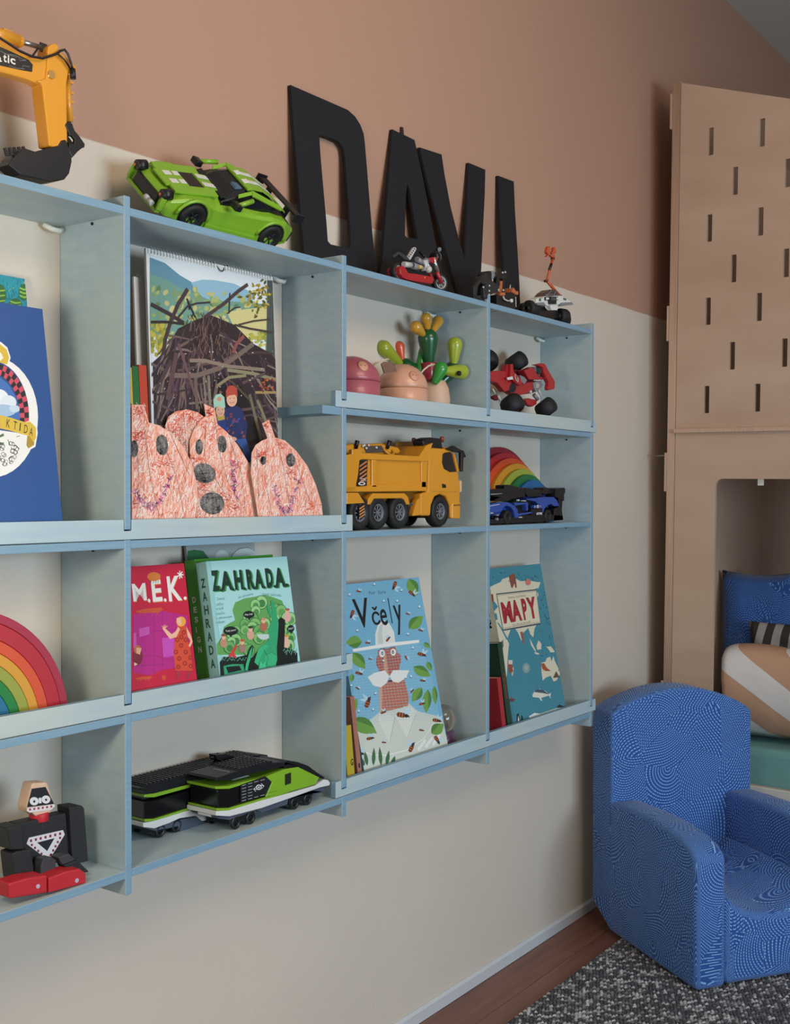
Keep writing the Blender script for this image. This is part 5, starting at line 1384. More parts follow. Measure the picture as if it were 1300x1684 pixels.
panel('roof_front_bar', [(.236, h * .40, .124), (.252, h * .40, .130), (.252, h * 1.6, .130), (.236, h * 1.6, .124)], .006, LIME)
for s in (.66, 1.10):
    panel('white_stripe', [(.236, h * s, .131), (.250, h * s, .1365), (.250, h * (s + .2), .1365), (.236, h * (s + .2), .131)], .002, WHT)
# hood: two lime tongues, black vents, stripes
for s0, s1 in ((.30, .62), (1.38, 1.70)):
    panel('fender_panel', [(.03, h * s0, .071), (.155, h * s0, .089), (.155, h * s1, .092), (.03, h * s1, .073)], .006, LIME)
panel('hood_panel', [(.022, h * .62, .071), (.085, h * .62, .083), (.085, h * 1.38, .083), (.022, h * 1.38, .071)], .005, LIME)
panel('hood_vent', [(.087, h * .64, .0835), (.128, h * .64, .090), (.128, h * 1.36, .090), (.087, h * 1.36, .0835)], .002, BLK)
panel('hood_panel', [(.130, h * .62, .089), (.170, h * .62, .092), (.170, h * 1.38, .092), (.130, h * 1.38, .089)], .005, LIME)
for xa, xb, za, zb in ((.040, .060, .0795, .0835), (.066, .082, .0845, .0875), (.132, .168, .0948, .0976)):
    for s in (.70, 1.10):
        panel('white_stripe', [(xa, h * s, za), (xb, h * s, zb), (xb, h * (s + .2), zb), (xa, h * (s + .2), za)], .0008, WHT)
panel('windscreen_frame', [(.165, h * .3, .090), (.178, h * .3, .097), (.178, h * 1.7, .097), (.165, h * 1.7, .090)], .004, BLK)
b = B(); b.box((.21, h * .55, .098), (.232, h * .85, .122)); b.make('seat', mat('seat_blue', '#4d6a80', .6), car, .003)
# nose: grille, bumper bars, white fog lights, headlights
b = B(); b.box((.000, h * .42, .026), (.012, h * 1.58, .052)); b.make('grille', BLK, car, .002)
for y0, y1, z0, z1 in ((.16, .24, .024, .056), (1.76, 1.84, .024, .056), (.20, 1.80, .016, .024)):
    b = B(); b.box((-.003, h * y0, z0), (.012, h * y1, z1)); b.make('bumper_bar', LIME, car, .002)
for s in (.40, .62):
    b = B(); b.cyl((-.004, h * s, .028), (-.004, h * (s + .15), .028), .0065, n=10); b.make('bumper_pin', WHT, car)
for s in (.30, 1.70):
    b = B(); b.cyl((-.001, h * s, .060), (.022, h * s, .064), .012, .014, n=14); o = b.make('headlight', BLK, car)
    b = B(); b.cyl((-.003, h * s + .004, .058), (-.001, h * s + .004, .058), .0032, n=10); b.make('lamp_glass', mat('lamp_orange', '#c8642a', .3), o)
# skirts, wheels
for yy in (-.004, CWd - .004):
    b = B(); b.box((.135, yy, .016), (.305, yy + .008, .032)); b.make('side_skirt', LIME, car, .002)
def wheel_mesh(R, wd, rim_r):
    b = B(); pr = [(rim_r, -wd / 2), (R * .93, -wd / 2), (R, -wd * .32), (R, wd * .32), (R * .93, wd / 2), (rim_r, wd / 2), (rim_r * .9, wd * .3), (rim_r * .9, -wd * .3), (rim_r, -wd / 2)]
    b.lathe(pr, 22); return b.mesh('wheel')
def rim_mesh(r, wd, spokes=6):
    b = B(); b.lathe([(r * .80, -wd * .42), (r * 1.0, -wd * .46), (r * 1.01, wd * .46), (r * .80, wd * .42), (r * .78, 0), (r * .80, -wd * .42)], 20)
    for k in range(spokes):
        a = 2 * math.pi * k / spokes
        b.cyl((r * .15 * math.cos(a), r * .15 * math.sin(a), wd * .30), (r * .85 * math.cos(a), r * .85 * math.sin(a), wd * .36), r * .085, n=6)
    b.cyl((0, 0, -wd * .4), (0, 0, wd * .44), r * .22, n=10)
    return b.mesh('rim')
def wheels(par, spots, R, wd, rim_r, rim_m, axis=(0, -1, 0), spokes=6, tm=None):
    """spots: wheel centres in the parent's frame; the outer face looks along axis"""
    wm, rm = wheel_mesh(R, wd, rim_r), rim_mesh(rim_r, wd, spokes)
    wm.materials.append(tm or TYRE); rm.materials.append(rim_m)
    for sp in spots:
        ax = Vector(sp[3]) if len(sp) > 3 else Vector(axis)
        o = bpy.data.objects.new('wheel', wm); COL.objects.link(o); o.parent = par; o.location = sp[:3]; o.rotation_euler = ax.to_track_quat('Z', 'Y').to_euler()
        r_ = bpy.data.objects.new('rim', rm); COL.objects.link(r_); r_.parent = o
DRIM = mat('dark_rim', '#2a2d31', .4, metal=.4)
wheels(car, [(.088, .006, .036), (.352, .008, .038), (.088, CWd - .006, .036, (0, 1, 0)), (.352, CWd - .008, .038, (0, 1, 0))], .036, .028, .022, DRIM)
for x, zc in ((.088, .036), (.352, .038)):
    b = B(); b.prism([(x + .044 * math.cos(a), zc + .044 * math.sin(a)) for a in [math.radians(k * 18) for k in range(11)]], .0035, T(0, .0015, 0) @ XZ); b.make('wheel_arch', BLK, car)
    b = B()
    b.tube([(x + .047 * math.cos(math.radians(k * 18)), -.001, zc + .045 * math.sin(math.radians(k * 18))) for k in range(11)], .0045, 6); b.make('arch_trim', LIME, car)
# rear wing, mirrors
b = B(); b.box((.388, -.004, .112), (.416, CWd + .004, .117)); b.box((.385, -.008, .098), (.418, -.003, .122)); b.box((.385, CWd + .003, .098), (.418, CWd + .008, .122)); b.make('rear_wing', BLK, car, .001)
for s in (.5, 1.5):
    b = B(); b.box((.390, h * s - .004, .075), (.407, h * s + .004, .114)); b.make('wing_stay', BLK, car)
b = B(); b.box((.43, .02, .03), (.442, CWd - .02, .06)); b.make('rear_bumper', BLK, car, .003)
for yy, y2 in ((-.022, .004), (CWd - .004, CWd + .022)):
    b = B(); b.box((.176, yy, .090), (.196, y2, .106)); o = b.make('mirror', BLK, car, .003)
    b = B(); b.cyl((.19, (yy + y2) / 2, .10), (.235, (yy + y2) / 2 + (.01 if yy < 0 else -.01), .118), .006, n=8); b.make('mirror_cap', LIME, o)

# ---------------------------------------------------------------- red brick-built motorcycle
RED = mat('red_plastic', '#a8242a', .33, .03, 12, coat=.1)
c = Crop(640, 390, 11.82); yy = -.176
moto = thing('brick_motorcycle', 'small red and grey brick-built motorcycle in front of the letter A', 'toy', (AT(680, 470, y=yy).x, yy, ST['T']))
def mp3(x, y, d=0): q = c.at(x, y, y=yy); return (q.x, yy + d, q.z)
w = W(); w.slab(c.xz([(85, 640), (100, 590), (150, 575), (185, 600), (250, 715), (420, 735), (560, 760), (745, 790), (750, 860), (725, 920), (600, 905), (420, 880), (260, 850), (160, 810), (100, 740)], yy), yy - .022, yy + .022); w.make('fairing', RED, moto, .0015)
w = W(); w.slab(c.xz([(690, 425), (760, 400), (850, 395), (860, 440), (845, 490), (760, 520), (710, 500)], yy), yy - .016, yy + .016); w.make('fuel_tank', RED, moto, .002)
w = W(); w.cyl(mp3(165, 545, -.02), mp3(305, 560, -.02), .0075, n=12); w.make('exhaust', LGREY, moto)
for p0, p1, r in (((470, 440), (590, 520), .008), ((600, 460), (630, 660), .013), ((560, 560), (660, 470), .010), ((380, 560), (490, 600), .0095)):
    w = W(); w.cyl(mp3(*p0, -.012), mp3(*p1, -.012), r, n=12); w.make('engine_cylinder', GREYP if r < .012 else LGREY, moto)
w = W(); w.ball(mp3(630, 645, -.024), .010, n=12, m=8); w.make('engine_cap', LGREY, moto)
w = W(); w.cyl(mp3(440, 590, -.022), mp3(510, 610, -.022), .006, n=8); w.make('tan_pin', mat('tan_plastic', '#c2a870', .4), moto)
w = W(); w.slab(c.xz([(380, 450), (500, 460), (560, 600), (690, 560), (720, 780), (560, 760), (300, 720), (250, 560), (330, 520)], yy), yy - .008, yy + .014); w.make('frame_block', BLK, moto, .001)
w = W(); w.slab(c.xz([(280, 430), (320, 380), (420, 220), (445, 200), (472, 215), (478, 245), (380, 420), (360, 450), (300, 450)], yy), yy - .010, yy - .003)
w.make('exhaust_beam', LGREY, moto, .001)
eb = [o for o in moto.children if o.name == 'exhaust_beam'][0]
w = W()
for k in range(5):
    q = mp3(335 + k * 26, 385 - k * 37, -.0105); w.cyl(q, (q[0], q[1] + .0012, q[2]), .0026, n=8)
w.make('beam_hole', mat('hole_dark', '#3a2226', .6), eb)
w = W(); w.slab(c.xz([(20, 370), (130, 290), (250, 360), (330, 430), (330, 470), (230, 440), (130, 340), (40, 410)], yy), yy - .012, yy - .004); w.make('tail_beam', mat('dark_grey_plastic', '#34363a', .45), moto, .001)
for d in (-.012, .012):
    w = W(); w.cyl(mp3(790, 400, d), mp3(880, 690, d), .0058, n=10); w.make('fork_tube', SILV, moto)
    w = W(); w.cyl(mp3(860, 680, d), mp3(950, 900, d), .0062, n=8); w.make('fork_leg', RED, moto)
w = W(); w.cyl(mp3(770, 260, -.03), mp3(800, 400, -.012), .004, n=8); w.cyl(mp3(770, 260, .03), mp3(800, 400, .012), .004, n=8); w.cyl(mp3(770, 260, -.03), mp3(740, 275, -.042), .006, n=8); w.make('handlebar', BLK, moto)
w = W(); w.cyl(mp3(860, 400, 0), mp3(915, 380, 0), .013, .017, n=14); o = w.make('headlight', BLK, moto)
w = W(); w.cyl(mp3(912, 382, 0), mp3(922, 378, 0), .0165, n=14); w.make('headlight_glass', WHT, o)
fw = mp3(985, 935); Rw = .0255
WRIM = mat('pale_rim', '#a8a9a6', .35, metal=.3)
wheels(moto, [(fw[0] - moto.location.x, fw[1] - yy, Rw + .0005, (-.35, -1, 0)), (AT(*c.px(160, 790), y=yy).x - moto.location.x, 0, .0235)], .0235 + .002, .016, .0185, WRIM)
w = W(); w.ball(mp3(558, 805, -.023), .003, n=8, m=6); w.make('orange_lamp', mat('orange_lamp', '#e0702a', .3), moto)

# ---------------------------------------------------------------- two little dark brick models by the letter I
c = Crop(760, 420, 13.0); yy = -.172
ORG = mat('copper_orange', '#b5673a', .4, .04, 20)
DKG = mat('dark_grey_brick', '#26282a', .42, .05, 30)
d1 = thing('brick_creature', 'small black and grey brick-built figure crouching at the top of the upright', 'toy', (AT(800, 480, y=yy).x, yy, ST['T']))
def dp(x, y, d=0): q = c.at(x, y, y=yy); return (q.x, yy + d, q.z)
w = W(); w.slab(c.xz([(130, 690), (210, 600), (380, 380), (430, 400), (440, 480), (330, 560), (260, 620), (220, 700), (200, 860), (330, 960), (280, 980), (140, 860)], yy), yy - .02, yy - .008); w.make('leg_beam', DKG, d1, .0012)
w = W(); w.slab(c.xz([(360, 500), (420, 430), (540, 470), (560, 560), (680, 640), (690, 720), (640, 800), (520, 860), (420, 850), (400, 700), (330, 600)], yy), yy - .016, yy + .02); w.make('torso', DKG, d1, .002)
w = W(); w.slab(c.xz([(420, 400), (480, 345), (530, 345), (545, 400), (545, 470), (500, 520), (430, 470)], yy), yy - .016, yy + .016); w.make('head', BLK, d1, .002)
w = W(); w.slab(c.xz([(530, 345), (600, 340), (625, 360), (615, 460), (600, 510), (545, 525)], yy), yy - .014, yy + .014); o = w.make('face_plate', GREYP, d1, .002)
w = W(); w.ball(dp(655, 430, -.004), (.009, .010, .011), n=12, m=8); w.make('muzzle', mat('muzzle_brown', '#241a18', .4), d1)
w = W(); w.slab(c.xz([(290, 700), (350, 620), (420, 660), (420, 760), (430, 880), (380, 950), (310, 930)], yy), yy - .028, yy - .016); w.make('fore_leg', DKG, d1, .0015)
for x, y in ((285, 700), (415, 670), (412, 780), (410, 860)):
    w = W(); w.ball(dp(x, y, -.028), .0032, n=8, m=6); w.make('grey_pin', LGREY, d1)
w = W(); w.slab(c.xz([(140, 860), (330, 930), (420, 920), (420, 1100), (140, 1060)], yy), yy - .018, yy + .010); w.make('foot', DKG, d1, .001)
d2 = thing('brick_bug', 'tiny black and copper orange brick-built bug in front of the letter I', 'toy', (AT(826, 490, y=yy).x, yy, ST['T']))
w = W(); w.slab(c.xz([(640, 850), (780, 860), (860, 800), (960, 800), (1030, 870), (1040, 1000), (1040, 1250), (640, 1200)], yy), yy - .018, yy + .018); w.make('body', BLK, d2, .002)
w = W(); w.slab(c.xz([(715, 430), (760, 415), (940, 400), (930, 500), (860, 520), (770, 490), (785, 620), (760, 700), (720, 780), (690, 780), (690, 640)], yy), yy - .006, yy + .006); w.make('arm_frame', BLK, d2, .001)
w = W(); w.slab(c.xz([(885, 500), (935, 500), (930, 800), (875, 800)], yy), yy + .002, yy + .010); w.make('arm_frame', BLK, d2, .001)
w = W(); w.slab(c.xz([(790, 560), (880, 540), (870, 790), (790, 790), (810, 660)], yy), yy + .001, yy + .008); w.make('copper_plate', ORG, d2, .001)
w = W(); w.slab(c.xz([(930, 800), (980, 700), (1030, 780), (1080, 780), (1080, 850), (1050, 860), (980, 820)], yy), yy - .022, yy + .012); w.make('copper_plate', ORG, d2, .001)
w = W(); w.slab(c.xz([(675, 815), (780, 805), (790, 870), (690, 880)], yy), yy - .024, yy - .012); w.make('copper_plate', ORG, d2, .001)
for x, y in ((835, 375), (890, 365), (670, 750), (745, 745), (850, 750)):
    w = W(); w.ball(dp(x, y, -.006), .0036, n=8, m=6); w.make('grey_pin', LGREY, d2)
w = W(); w.tube([dp(735, 890, -.024), dp(760, 950, -.024), dp(820, 985, -.024), dp(880, 990, -.024)], .0026, 6); w.make('lever', LGREY, d2)
w = W(); q = dp(908, 985, -.02); w.cyl((q[0], q[1] - .008, q[2]), (q[0], q[1], q[2]), .0056, n=12); w.make('white_disc', WHT, d2)
w = W(); w.tube([dp(980, 640, -.01), dp(965, 720, -.01)], .0018, 6); w.tube([dp(1030, 900, -.02), dp(1038, 1120, -.02)], .0018, 6); w.make('grey_rod', LGREY, d2)

# ---------------------------------------------------------------- white space rover with an orange gripper arm
c = Crop(860, 400, 12.03); yy = -.158
ORP = mat('orange_plastic', '#c2552f', .38, .03, 20)
rov = thing('brick_rover', 'white brick-built rover with a raised orange gripper arm on black wheels', 'toy', (AT(900, 515, y=yy).x, yy, ST['T']))
def rp(x, y, d=0): q = c.at(x, y, y=yy); return (q.x, yy + d, q.z)
w = W(); w.slab(c.xz([(100, 1210), (120, 1110), (160, 1095), (240, 1105), (275, 1065), (620, 1055), (690, 1110), (790, 1160), (790, 1190), (600, 1200), (540, 1255), (300, 1260), (250, 1190), (130, 1200)], yy), yy - .030, yy + .018); w.make('hull', WHT, rov, .0015)
w = W(); w.slab(c.xz([(90, 1200), (240, 1185), (290, 1255), (120, 1245)], yy), yy - .034, yy + .018); w.slab(c.xz([(600, 1195), (800, 1185), (830, 1235), (560, 1255)], yy), yy - .034, yy + .018); w.make('fender', GREYP, rov, .001)
w = W(); w.slab(c.xz([(280, 1060), (340, 990), (430, 930), (530, 925), (570, 980), (620, 1055)], yy), yy - .022, yy + .012); o = w.make('canopy', mat('smoke_canopy', '#4a3a38', .2), rov, .002)
w = W(); w.tube([rp(345, 1055, -.024), rp(440, 945, -.024)], .0012, 5); w.tube([rp(490, 1052, -.024), rp(535, 935, -.024)], .0012, 5); w.tube([rp(310, 1030, -.024), rp(590, 1030, -.024)], .0009, 5); w.make('canopy_rib', GREYP, o)
w = W(); w.slab(c.xz([(330, 1075), (460, 1080), (460, 1225), (340, 1225)], yy), yy - .040, yy - .028); w.slab(c.xz([(265, 1080), (525, 1078), (525, 1145), (265, 1150)], yy), yy - .034, yy - .029); w.make('control_panel', BLK, rov, .001)
w = W(); w.slab(c.xz([(345, 1095), (440, 1098), (438, 1155), (350, 1155)], yy), yy - .0415, yy - .039); w.make('panel_screen', mat('screen_grey', '#3c4a50', .2), rov)
w = W(); w.slab(c.xz([(278, 1095), (325, 1095), (325, 1138), (278, 1140)], yy), yy - .037, yy - .033); w.slab(c.xz([(465, 1095), (512, 1093), (512, 1138), (465, 1138)], yy), yy - .037, yy - .033); w.slab(c.xz([(470, 1170), (545, 1165), (545, 1225), (475, 1228)], yy), yy - .036, yy - .029); w.make('white_tile', WHT, rov, .0008)
w = W(); w.slab(c.xz([(340, 1245), (495, 1245), (490, 1345), (365, 1345)], yy), yy - .038, yy - .024); w.make('front_plate', WHT, rov, .001)
w = W(); w.tube([rp(250, 1265, -.036), rp(275, 1335, -.04)], .0028, 6); w.make('front_lever', LGREY, rov)
w = W(); w.slab(c.xz([(160, 1110), (195, 1108), (192, 1165), (160, 1165)], yy), yy - .032, yy - .029); w.slab(c.xz([(640, 1100), (690, 1110), (700, 1150), (650, 1140)], yy), yy - .032, yy - .029); w.make('green_lamp', mat('green_glass', '#3f6a58', .2), rov)
w = W(); w.slab(c.xz([(230, 1270), (600, 1265), (640, 1380), (640, 1500), (220, 1420)], yy), yy - .014, yy + .03); w.make('chassis', BLK, rov, .001)
rx = lambda x: AT(*c.px(x, 1400), y=yy).x - rov.location.x
wheels(rov, [(rx(130), -.006, .0268), (rx(715), -.012, .0268), (rx(715) + .030, .004, .0262), (rx(715) + .058, .016, .0255), (rx(130) + .030, .030, .0262)], .0262, .034, .012, DRIM, axis=(1, -.30, 0))
J = [(755, 1150), (740, 1048), (480, 745), (545, 520), (598, 305)]
for (a, b_), r, nm in (((J[0], J[1]), .0042, 'arm_base'), ((J[1], J[2]), .0050, 'lower_arm'), ((J[2], J[4]), .0045, 'upper_arm')):
    w = W(); w.cyl(rp(*a), rp(*b_), r, n=8); w.make(nm, ORP, rov)
w = W(); w.cyl(rp(528, 535), rp(568, 410), .0049, n=8); w.make('black_sleeve', BLK, rov)
for q in ((740, 1045), (460, 745), (596, 305)):
    a = rp(*q, -.006); w = W(); w.cyl(a, (a[0], a[1] + .012, a[2]), .0040, n=10); w.make('joint_pin', mat('joint_brown', '#5a241a', .5), rov)
w = W(); w.slab(c.xz([(450, 265), (500, 215), (560, 240), (625, 232), (615, 290), (560, 280), (520, 235), (460, 275)], yy), yy - .004, yy + .004); w.make('gripper_wrist', ORP, rov, .0008)
w = W(); w.slab(c.xz([(470, 80), (495, 60), (522, 72), (515, 190), (480, 225), (452, 180)], yy), yy - .005, yy + .005); w.make('gripper_finger', ORP, rov, .001)
w = W(); w.slab(c.xz([(590, 90), (612, 75), (632, 90), (638, 160), (622, 215), (570, 225), (565, 170), (590, 150)], yy), yy - .005, yy + .005); w.make('gripper_finger', ORP, rov, .001)
car.scale = (CSC, CSC, CSC)
# ---------------------------------------------------------------- wooden pigs and the balancing cactus
def drop_prof(R, L, rt):
    """teardrop: ball of radius R at z=0, neck tapering to rt at z=-L"""
    a = math.asin(min(.95, (R - rt) / L)); pr = [(rt, -L), (rt * 1.0, -L + .0005)]
    zt = R * math.sin(-a) ; rt2 = R * math.cos(a)
    n = 8
    for k in range(n + 1):
        t = k / n; z = -L + (L + zt) * t; r = rt + (rt2 - rt) * t ** .85
        if k: pr.append((r, z))
    for k in range(1, 11):
        w_ = -a + (math.pi / 2 + a) * k / 10; pr.append((max(R * math.cos(w_), 0), R * math.sin(w_)))
    pr[-1] = (0, R)
    return pr
def drop(c, par, name, ball, tip, Rpx, m, y, rtpx=None, dy=0.0, dyt=0.0, hole=None):
    pb = Vector((c.at(*ball, y=y + dy).x, y + dy, c.at(*ball, y=y + dy).z)); q = c.at(*tip, y=y + dyt); ptp = Vector((q.x, y + dyt, q.z))
    k = (pb - CAM_C).dot(_F) / CAM_F / c.sc
    R = Rpx * k; L = (pb - ptp).length; rt = (rtpx or Rpx * .38) * k
    w = W(); M = Matrix.Translation(pb) @ (pb - ptp).to_track_quat('Z', 'Y').to_matrix().to_4x4()
    w.lathe(drop_prof(R, max(L, R * 1.05), rt), 20, M); return w.make(name, m, par)
def lacquer(n, col): return mat(n, col, .3, .02, 20, coat=.35)
GRN_D, GRN_B, OLV = lacquer('lacquer_dark_green', '#12502a'), lacquer('lacquer_bright_green', '#2f8f33'), lacquer('lacquer_olive', '#98a52c')
YLW, ORR, REDL = lacquer('lacquer_yellow', '#c9942e'), lacquer('lacquer_orange', '#d95a34'), lacquer('lacquer_red', '#8d2233')
RAWW = mat('raw_beech', '#d9b79c', .5, .0, 3, color2='#cfa78a', stretch=(12, 12, 1.5))
c = Crop(560, 500, 5.909); yc = -.068
cac = thing('toy_cactus', 'wooden balancing cactus toy with green arms and yellow tips in a pale pot', 'toy', (AT(*c.px(915, 900), y=yc).x, yc, ST['G']))
pc = c.at(918, 900, y=yc)
k = (c.at(1000, 900, y=yc) - c.at(900, 900, y=yc)).length / 100
w = W(); z1 = c.at(918, 742, y=yc).z - ST['G']
w.lathe([(.030, 0), (.038, .004), (.046, .025), (.047, z1 * .55), (.043, z1 * .8), (.034, z1 * .96), (.028, z1)], 24, T(pc.x - .002, yc, ST['G'])); w.make('pot', RAWW, cac)
w = W(); q0, q1 = c.at(868, 742, y=yc), c.at(862, 568, y=yc); w.cyl((q0.x, yc, ST['G'] + z1 - .002), (q1.x, yc, q1.z), .0255, n=20); w.make('red_segment', REDL, cac, .004)
drop(c, cac, 'trunk_segment', (852, 335), (862, 585), 98, GRN_D, yc, 42)
for b_, t_, r_, d_ in (((735, 225), (812, 300), 62, .0), ((835, 138), (846, 262), 54, -.005), ((948, 168), (890, 275), 56, .005)): drop(c, cac, 'yellow_tip', b_, t_, r_, YLW, yc, 26, d_, 0)
drop(c, cac, 'bright_arm', (775, 640), (800, 440), 50, GRN_B, yc, 34, .024, .024)
drop(c, cac, 'bright_arm', (975, 632), (915, 770), 72, GRN_B, yc, 30, -.035, -.025)
drop(c, cac, 'dark_arm', (1090, 635), (960, 785), 78, GRN_D, yc, 40, -.030, -.01)
drop(c, cac, 'olive_arm', (1112, 395), (1103, 580), 76, OLV, yc, 34, -.040, -.038)
o = drop(c, cac, 'olive_arm', (1175, 660), (1010, 648), 76, OLV, yc, 34, -.058, -.045)
qh = c.at(1163, 673, y=yc - .058 - .0205); w = W(); w.cyl((qh.x, qh.y + .006, qh.z), (qh.x, qh.y - .0005, qh.z), .0075, n=12); w.make('peg_hole', mat('hole_black', '#14100c', .8), o)
drop(c, cac, 'dark_arm', (630, 625), (820, 690), 100, GRN_D, yc, 44, .058, .03)
drop(c, cac, 'olive_arm', (420, 430), (580, 580), 80, OLV, yc, 36, .062, .058)
drop(c, cac, 'orange_tip', (572, 415), (600, 545), 55, ORR, yc, 24, .066, .060)
def pig(label, cx, top, bottom, rpx, col, y, snout, tail, ear=None):
    p = c.at(cx, (top + bottom) / 2, y=y); kk = (p - CAM_C).dot(_F) / CAM_F / c.sc
    R = rpx * kk; zt = c.at(cx, top, y=y).z - ST['G']; zg = c.at(cx, snout[2], y=y).z - ST['G']
    m = mat('lacquer_' + col.strip('#'), col, .36, .03, 20, coat=.2)
    g = thing('wooden_pig', label, 'toy', (p.x, y, ST['G']), group=None)
    b = B(); pr = [(R * .72, 0), (R * .90, zt * .06), (R * .985, zt * .18), (R, zg - .0012)]; b.lathe(pr + [(R * .97, zg - .0003)], 32); b.make('lower_body', m, g)
    b = B(); pr = [(R * .965, zg + .0002), (R, zg + .0012)] + [(R * math.cos(a), zg + .001 + (zt - zg) * math.sin(a)) for a in [math.radians(k_) for k_ in range(8, 90, 8)]] + [(0, zt)]; b.lathe(pr, 32); b.make('upper_body', m, g)
    # snout disc set on the surface, facing the room
    sx, sy = snout[0], snout[1]
    q = c.at(sx, sy, y=y) - Vector((p.x, y, ST['G']))
    dirs = Vector((q.x, -math.sqrt(max(R * R - q.x * q.x, 0)) if abs(q.x) < R else 0, 0)); hz = max(q.z - zg, 0) / (zt - zg); rr = R * math.sqrt(max(1 - hz * hz, .05))
    ang = math.atan2(-math.sqrt(max(rr * rr - min(abs(q.x), rr * .98) ** 2, 0)), q.x)
    # the viewer sees the pig from the left: turn the point so that it lands on the traced snout
    ang -= math.radians(20) * 0
    best = None
    for ai in range(-170, 0, 2):
        P_ = Vector((p.x + rr * math.cos(math.radians(ai)), y + rr * math.sin(math.radians(ai)), ST['G'] + q.z)); d = P_ - CAM_C
        uu = 650 + CAM_F * d.dot(_R) / d.dot(_F); e = abs(uu - c.px(sx, sy)[0]) + (0 if (P_ - Vector((p.x, y, P_.z))).dot(CAM_C - P_) > 0 else 500)
        if best is None or e < best[0]: best = (e, ai)
    ang = math.radians(best[1]); n_ = Vector((math.cos(ang) * R, math.sin(ang) * R, hz * R)).normalized()
    P_ = Vector((rr * math.cos(ang), rr * math.sin(ang), q.z)); Mq = Matrix.Translation(P_) @ n_.to_track_quat('Z', 'Y').to_matrix().to_4x4()
    b = B(); rs = .0150; b.lathe([(rs, -.006), (rs, .001), (rs * .9, .003), (0, .003)], 20, Mq); s_ = b.make('snout', mat('lacquer_skin', '#c98f76', .4, .02, 20), g)
    for d in (-.006, .006):
        b = B(); b.cyl((d, .001, .0025), (d, .001, .0034), .0016, n=8, M=Mq); b.make('nostril', mat('nostril', '#6a3a30', .6), s_)
    if tail:
        b = B(); pts = [c.at(*t_, y=y) - Vector((p.x, y, ST['G'])) for t_ in tail]; b.tube(pts, .0026, 7); b.make('tail_cord', mat('cotton_cord', '#d8c6ae', .8), g)
    if ear:
        pts = [c.at(*e_, y=y - R * .45) - Vector((p.x, y, ST['G'])) for e_ in ear]
        b = B(); n0 = len(pts); vs = [tuple(v) for v in pts] + [(v.x, v.y + .003, v.z) for v in pts]
        b._add(vs, [tuple(range(n0)), tuple(range(2 * n0 - 1, n0 - 1, -1))] + [(i, (i + 1) % n0, n0 + (i + 1) % n0, n0 + i) for i in range(n0)]); b.make('leather_ear', mat('leather_brown', '#7a5a4c', .6, .08, 60), g)
    return g
pig('pale peach wooden pig with a brown leather ear, in front of the cactus', 605, 588, 970, 248, '#cf9a7e', -.118, (718, 735, 828), [(775, 685), (810, 640), (860, 600), (915, 585)], [(400, 580), (430, 560), (490, 565), (530, 600), (552, 655), (500, 665), (430, 672), (415, 630)])
pig('dusky pink wooden pig at the left end, half behind the upright', 105, 512, 925, 285, '#a8545f', -.108, (222, 645, 760), [(300, 605), (350, 570), (410, 545), (470, 535)])

# ---------------------------------------------------------------- red brick-built buggy leaning on the wall
c = Crop(800, 570, 10.0); yb_ = -.105
DRED = mat('dark_red_plastic', '#5f1a20', .4, .03, 12)
bug = thing('brick_buggy', 'red brick-built buggy with big black tyres, top right bay of the shelf', 'toy', (AT(860, 672, y=yb_).x, yb_, ST['G']))
def bp(x, y, d=0): q = c.at(x, y, y=yb_ + d); return (q.x, yb_ + d, q.z)
def bslab(name, pts, d0, d1, m, bev=.0015, par=None):
    w = W(); w.slab(c.xz(pts, yb_ + (d0 + d1) / 2), yb_ + d0, yb_ + d1); return w.make(name, m, par or bug, bev)
bslab('belly_plate', [(20, 420), (500, 380), (760, 500), (760, 760), (520, 800), (350, 780), (90, 600)], .0, .012, DRED)
bslab('hood', [(10, 420), (150, 400), (280, 410), (300, 300), (320, 300), (330, 420), (420, 590), (350, 640), (340, 720), (260, 745), (140, 600), (20, 560)], -.024, -.004, RED)
bslab('side_panel', [(350, 640), (420, 590), (540, 600), (740, 570), (745, 660), (720, 740), (560, 790), (400, 800), (350, 770)], -.018, .0, RED)
bslab('cockpit_frame', [(360, 290), (400, 290), (410, 420), (480, 480), (560, 600), (520, 640), (430, 600), (350, 500)], -.034, -.014, RED)
bslab('tail_panel', [(565, 400), (720, 340), (745, 400), (830, 510), (910, 515), (900, 545), (780, 545), (650, 545)], -.034, -.008, RED)
bslab('rear_wing', [(760, 300), (880, 275), (935, 280), (1000, 400), (1095, 560), (1105, 590), (1095, 700), (1000, 720), (985, 700), (1000, 600), (960, 530), (920, 440), (900, 350), (830, 320)], -.044, -.028, RED, .003)
bslab('engine_block', [(720, 335), (820, 330), (900, 400), (910, 500), (840, 510), (760, 420)], -.024, .004, GREYP)
w = W(); w.cyl(bp(860, 395, -.030), bp(860, 395, -.022), .012, n=14); w.make('exhaust', BLK, bug)
w = W(); w.ball(bp(895, 365, -.028), .0035, n=8, m=6); w.ball(bp(730, 745, -.02), .006, n=10, m=7); w.make('pale_pin', LGREY, bug)
bslab('bumper_bracket', [(750, 600), (800, 560), (880, 565), (915, 645), (850, 700), (800, 750), (770, 700)], -.022, -.010, GREYP)
w = W(); w.cyl(bp(835, 640, -.024), bp(835, 640, -.0215), .009, n=12); w.make('bracket_hole', mat('hole_grey', '#a9a294', .6), bug)
bslab('white_sticker', [(338, 510), (430, 490), (440, 540), (350, 548)], -.0365, -.034, WHT, 0)
w = W(); w.torus(bp(500, 520, -.036), .012, .0018, (.2, -1, .3), 18, 6); w.make('steering_ring', LGREY, bug)
bslab('seat_block', [(520, 470), (590, 500), (640, 560), (590, 620), (540, 580)], -.030, -.012, GREYP)
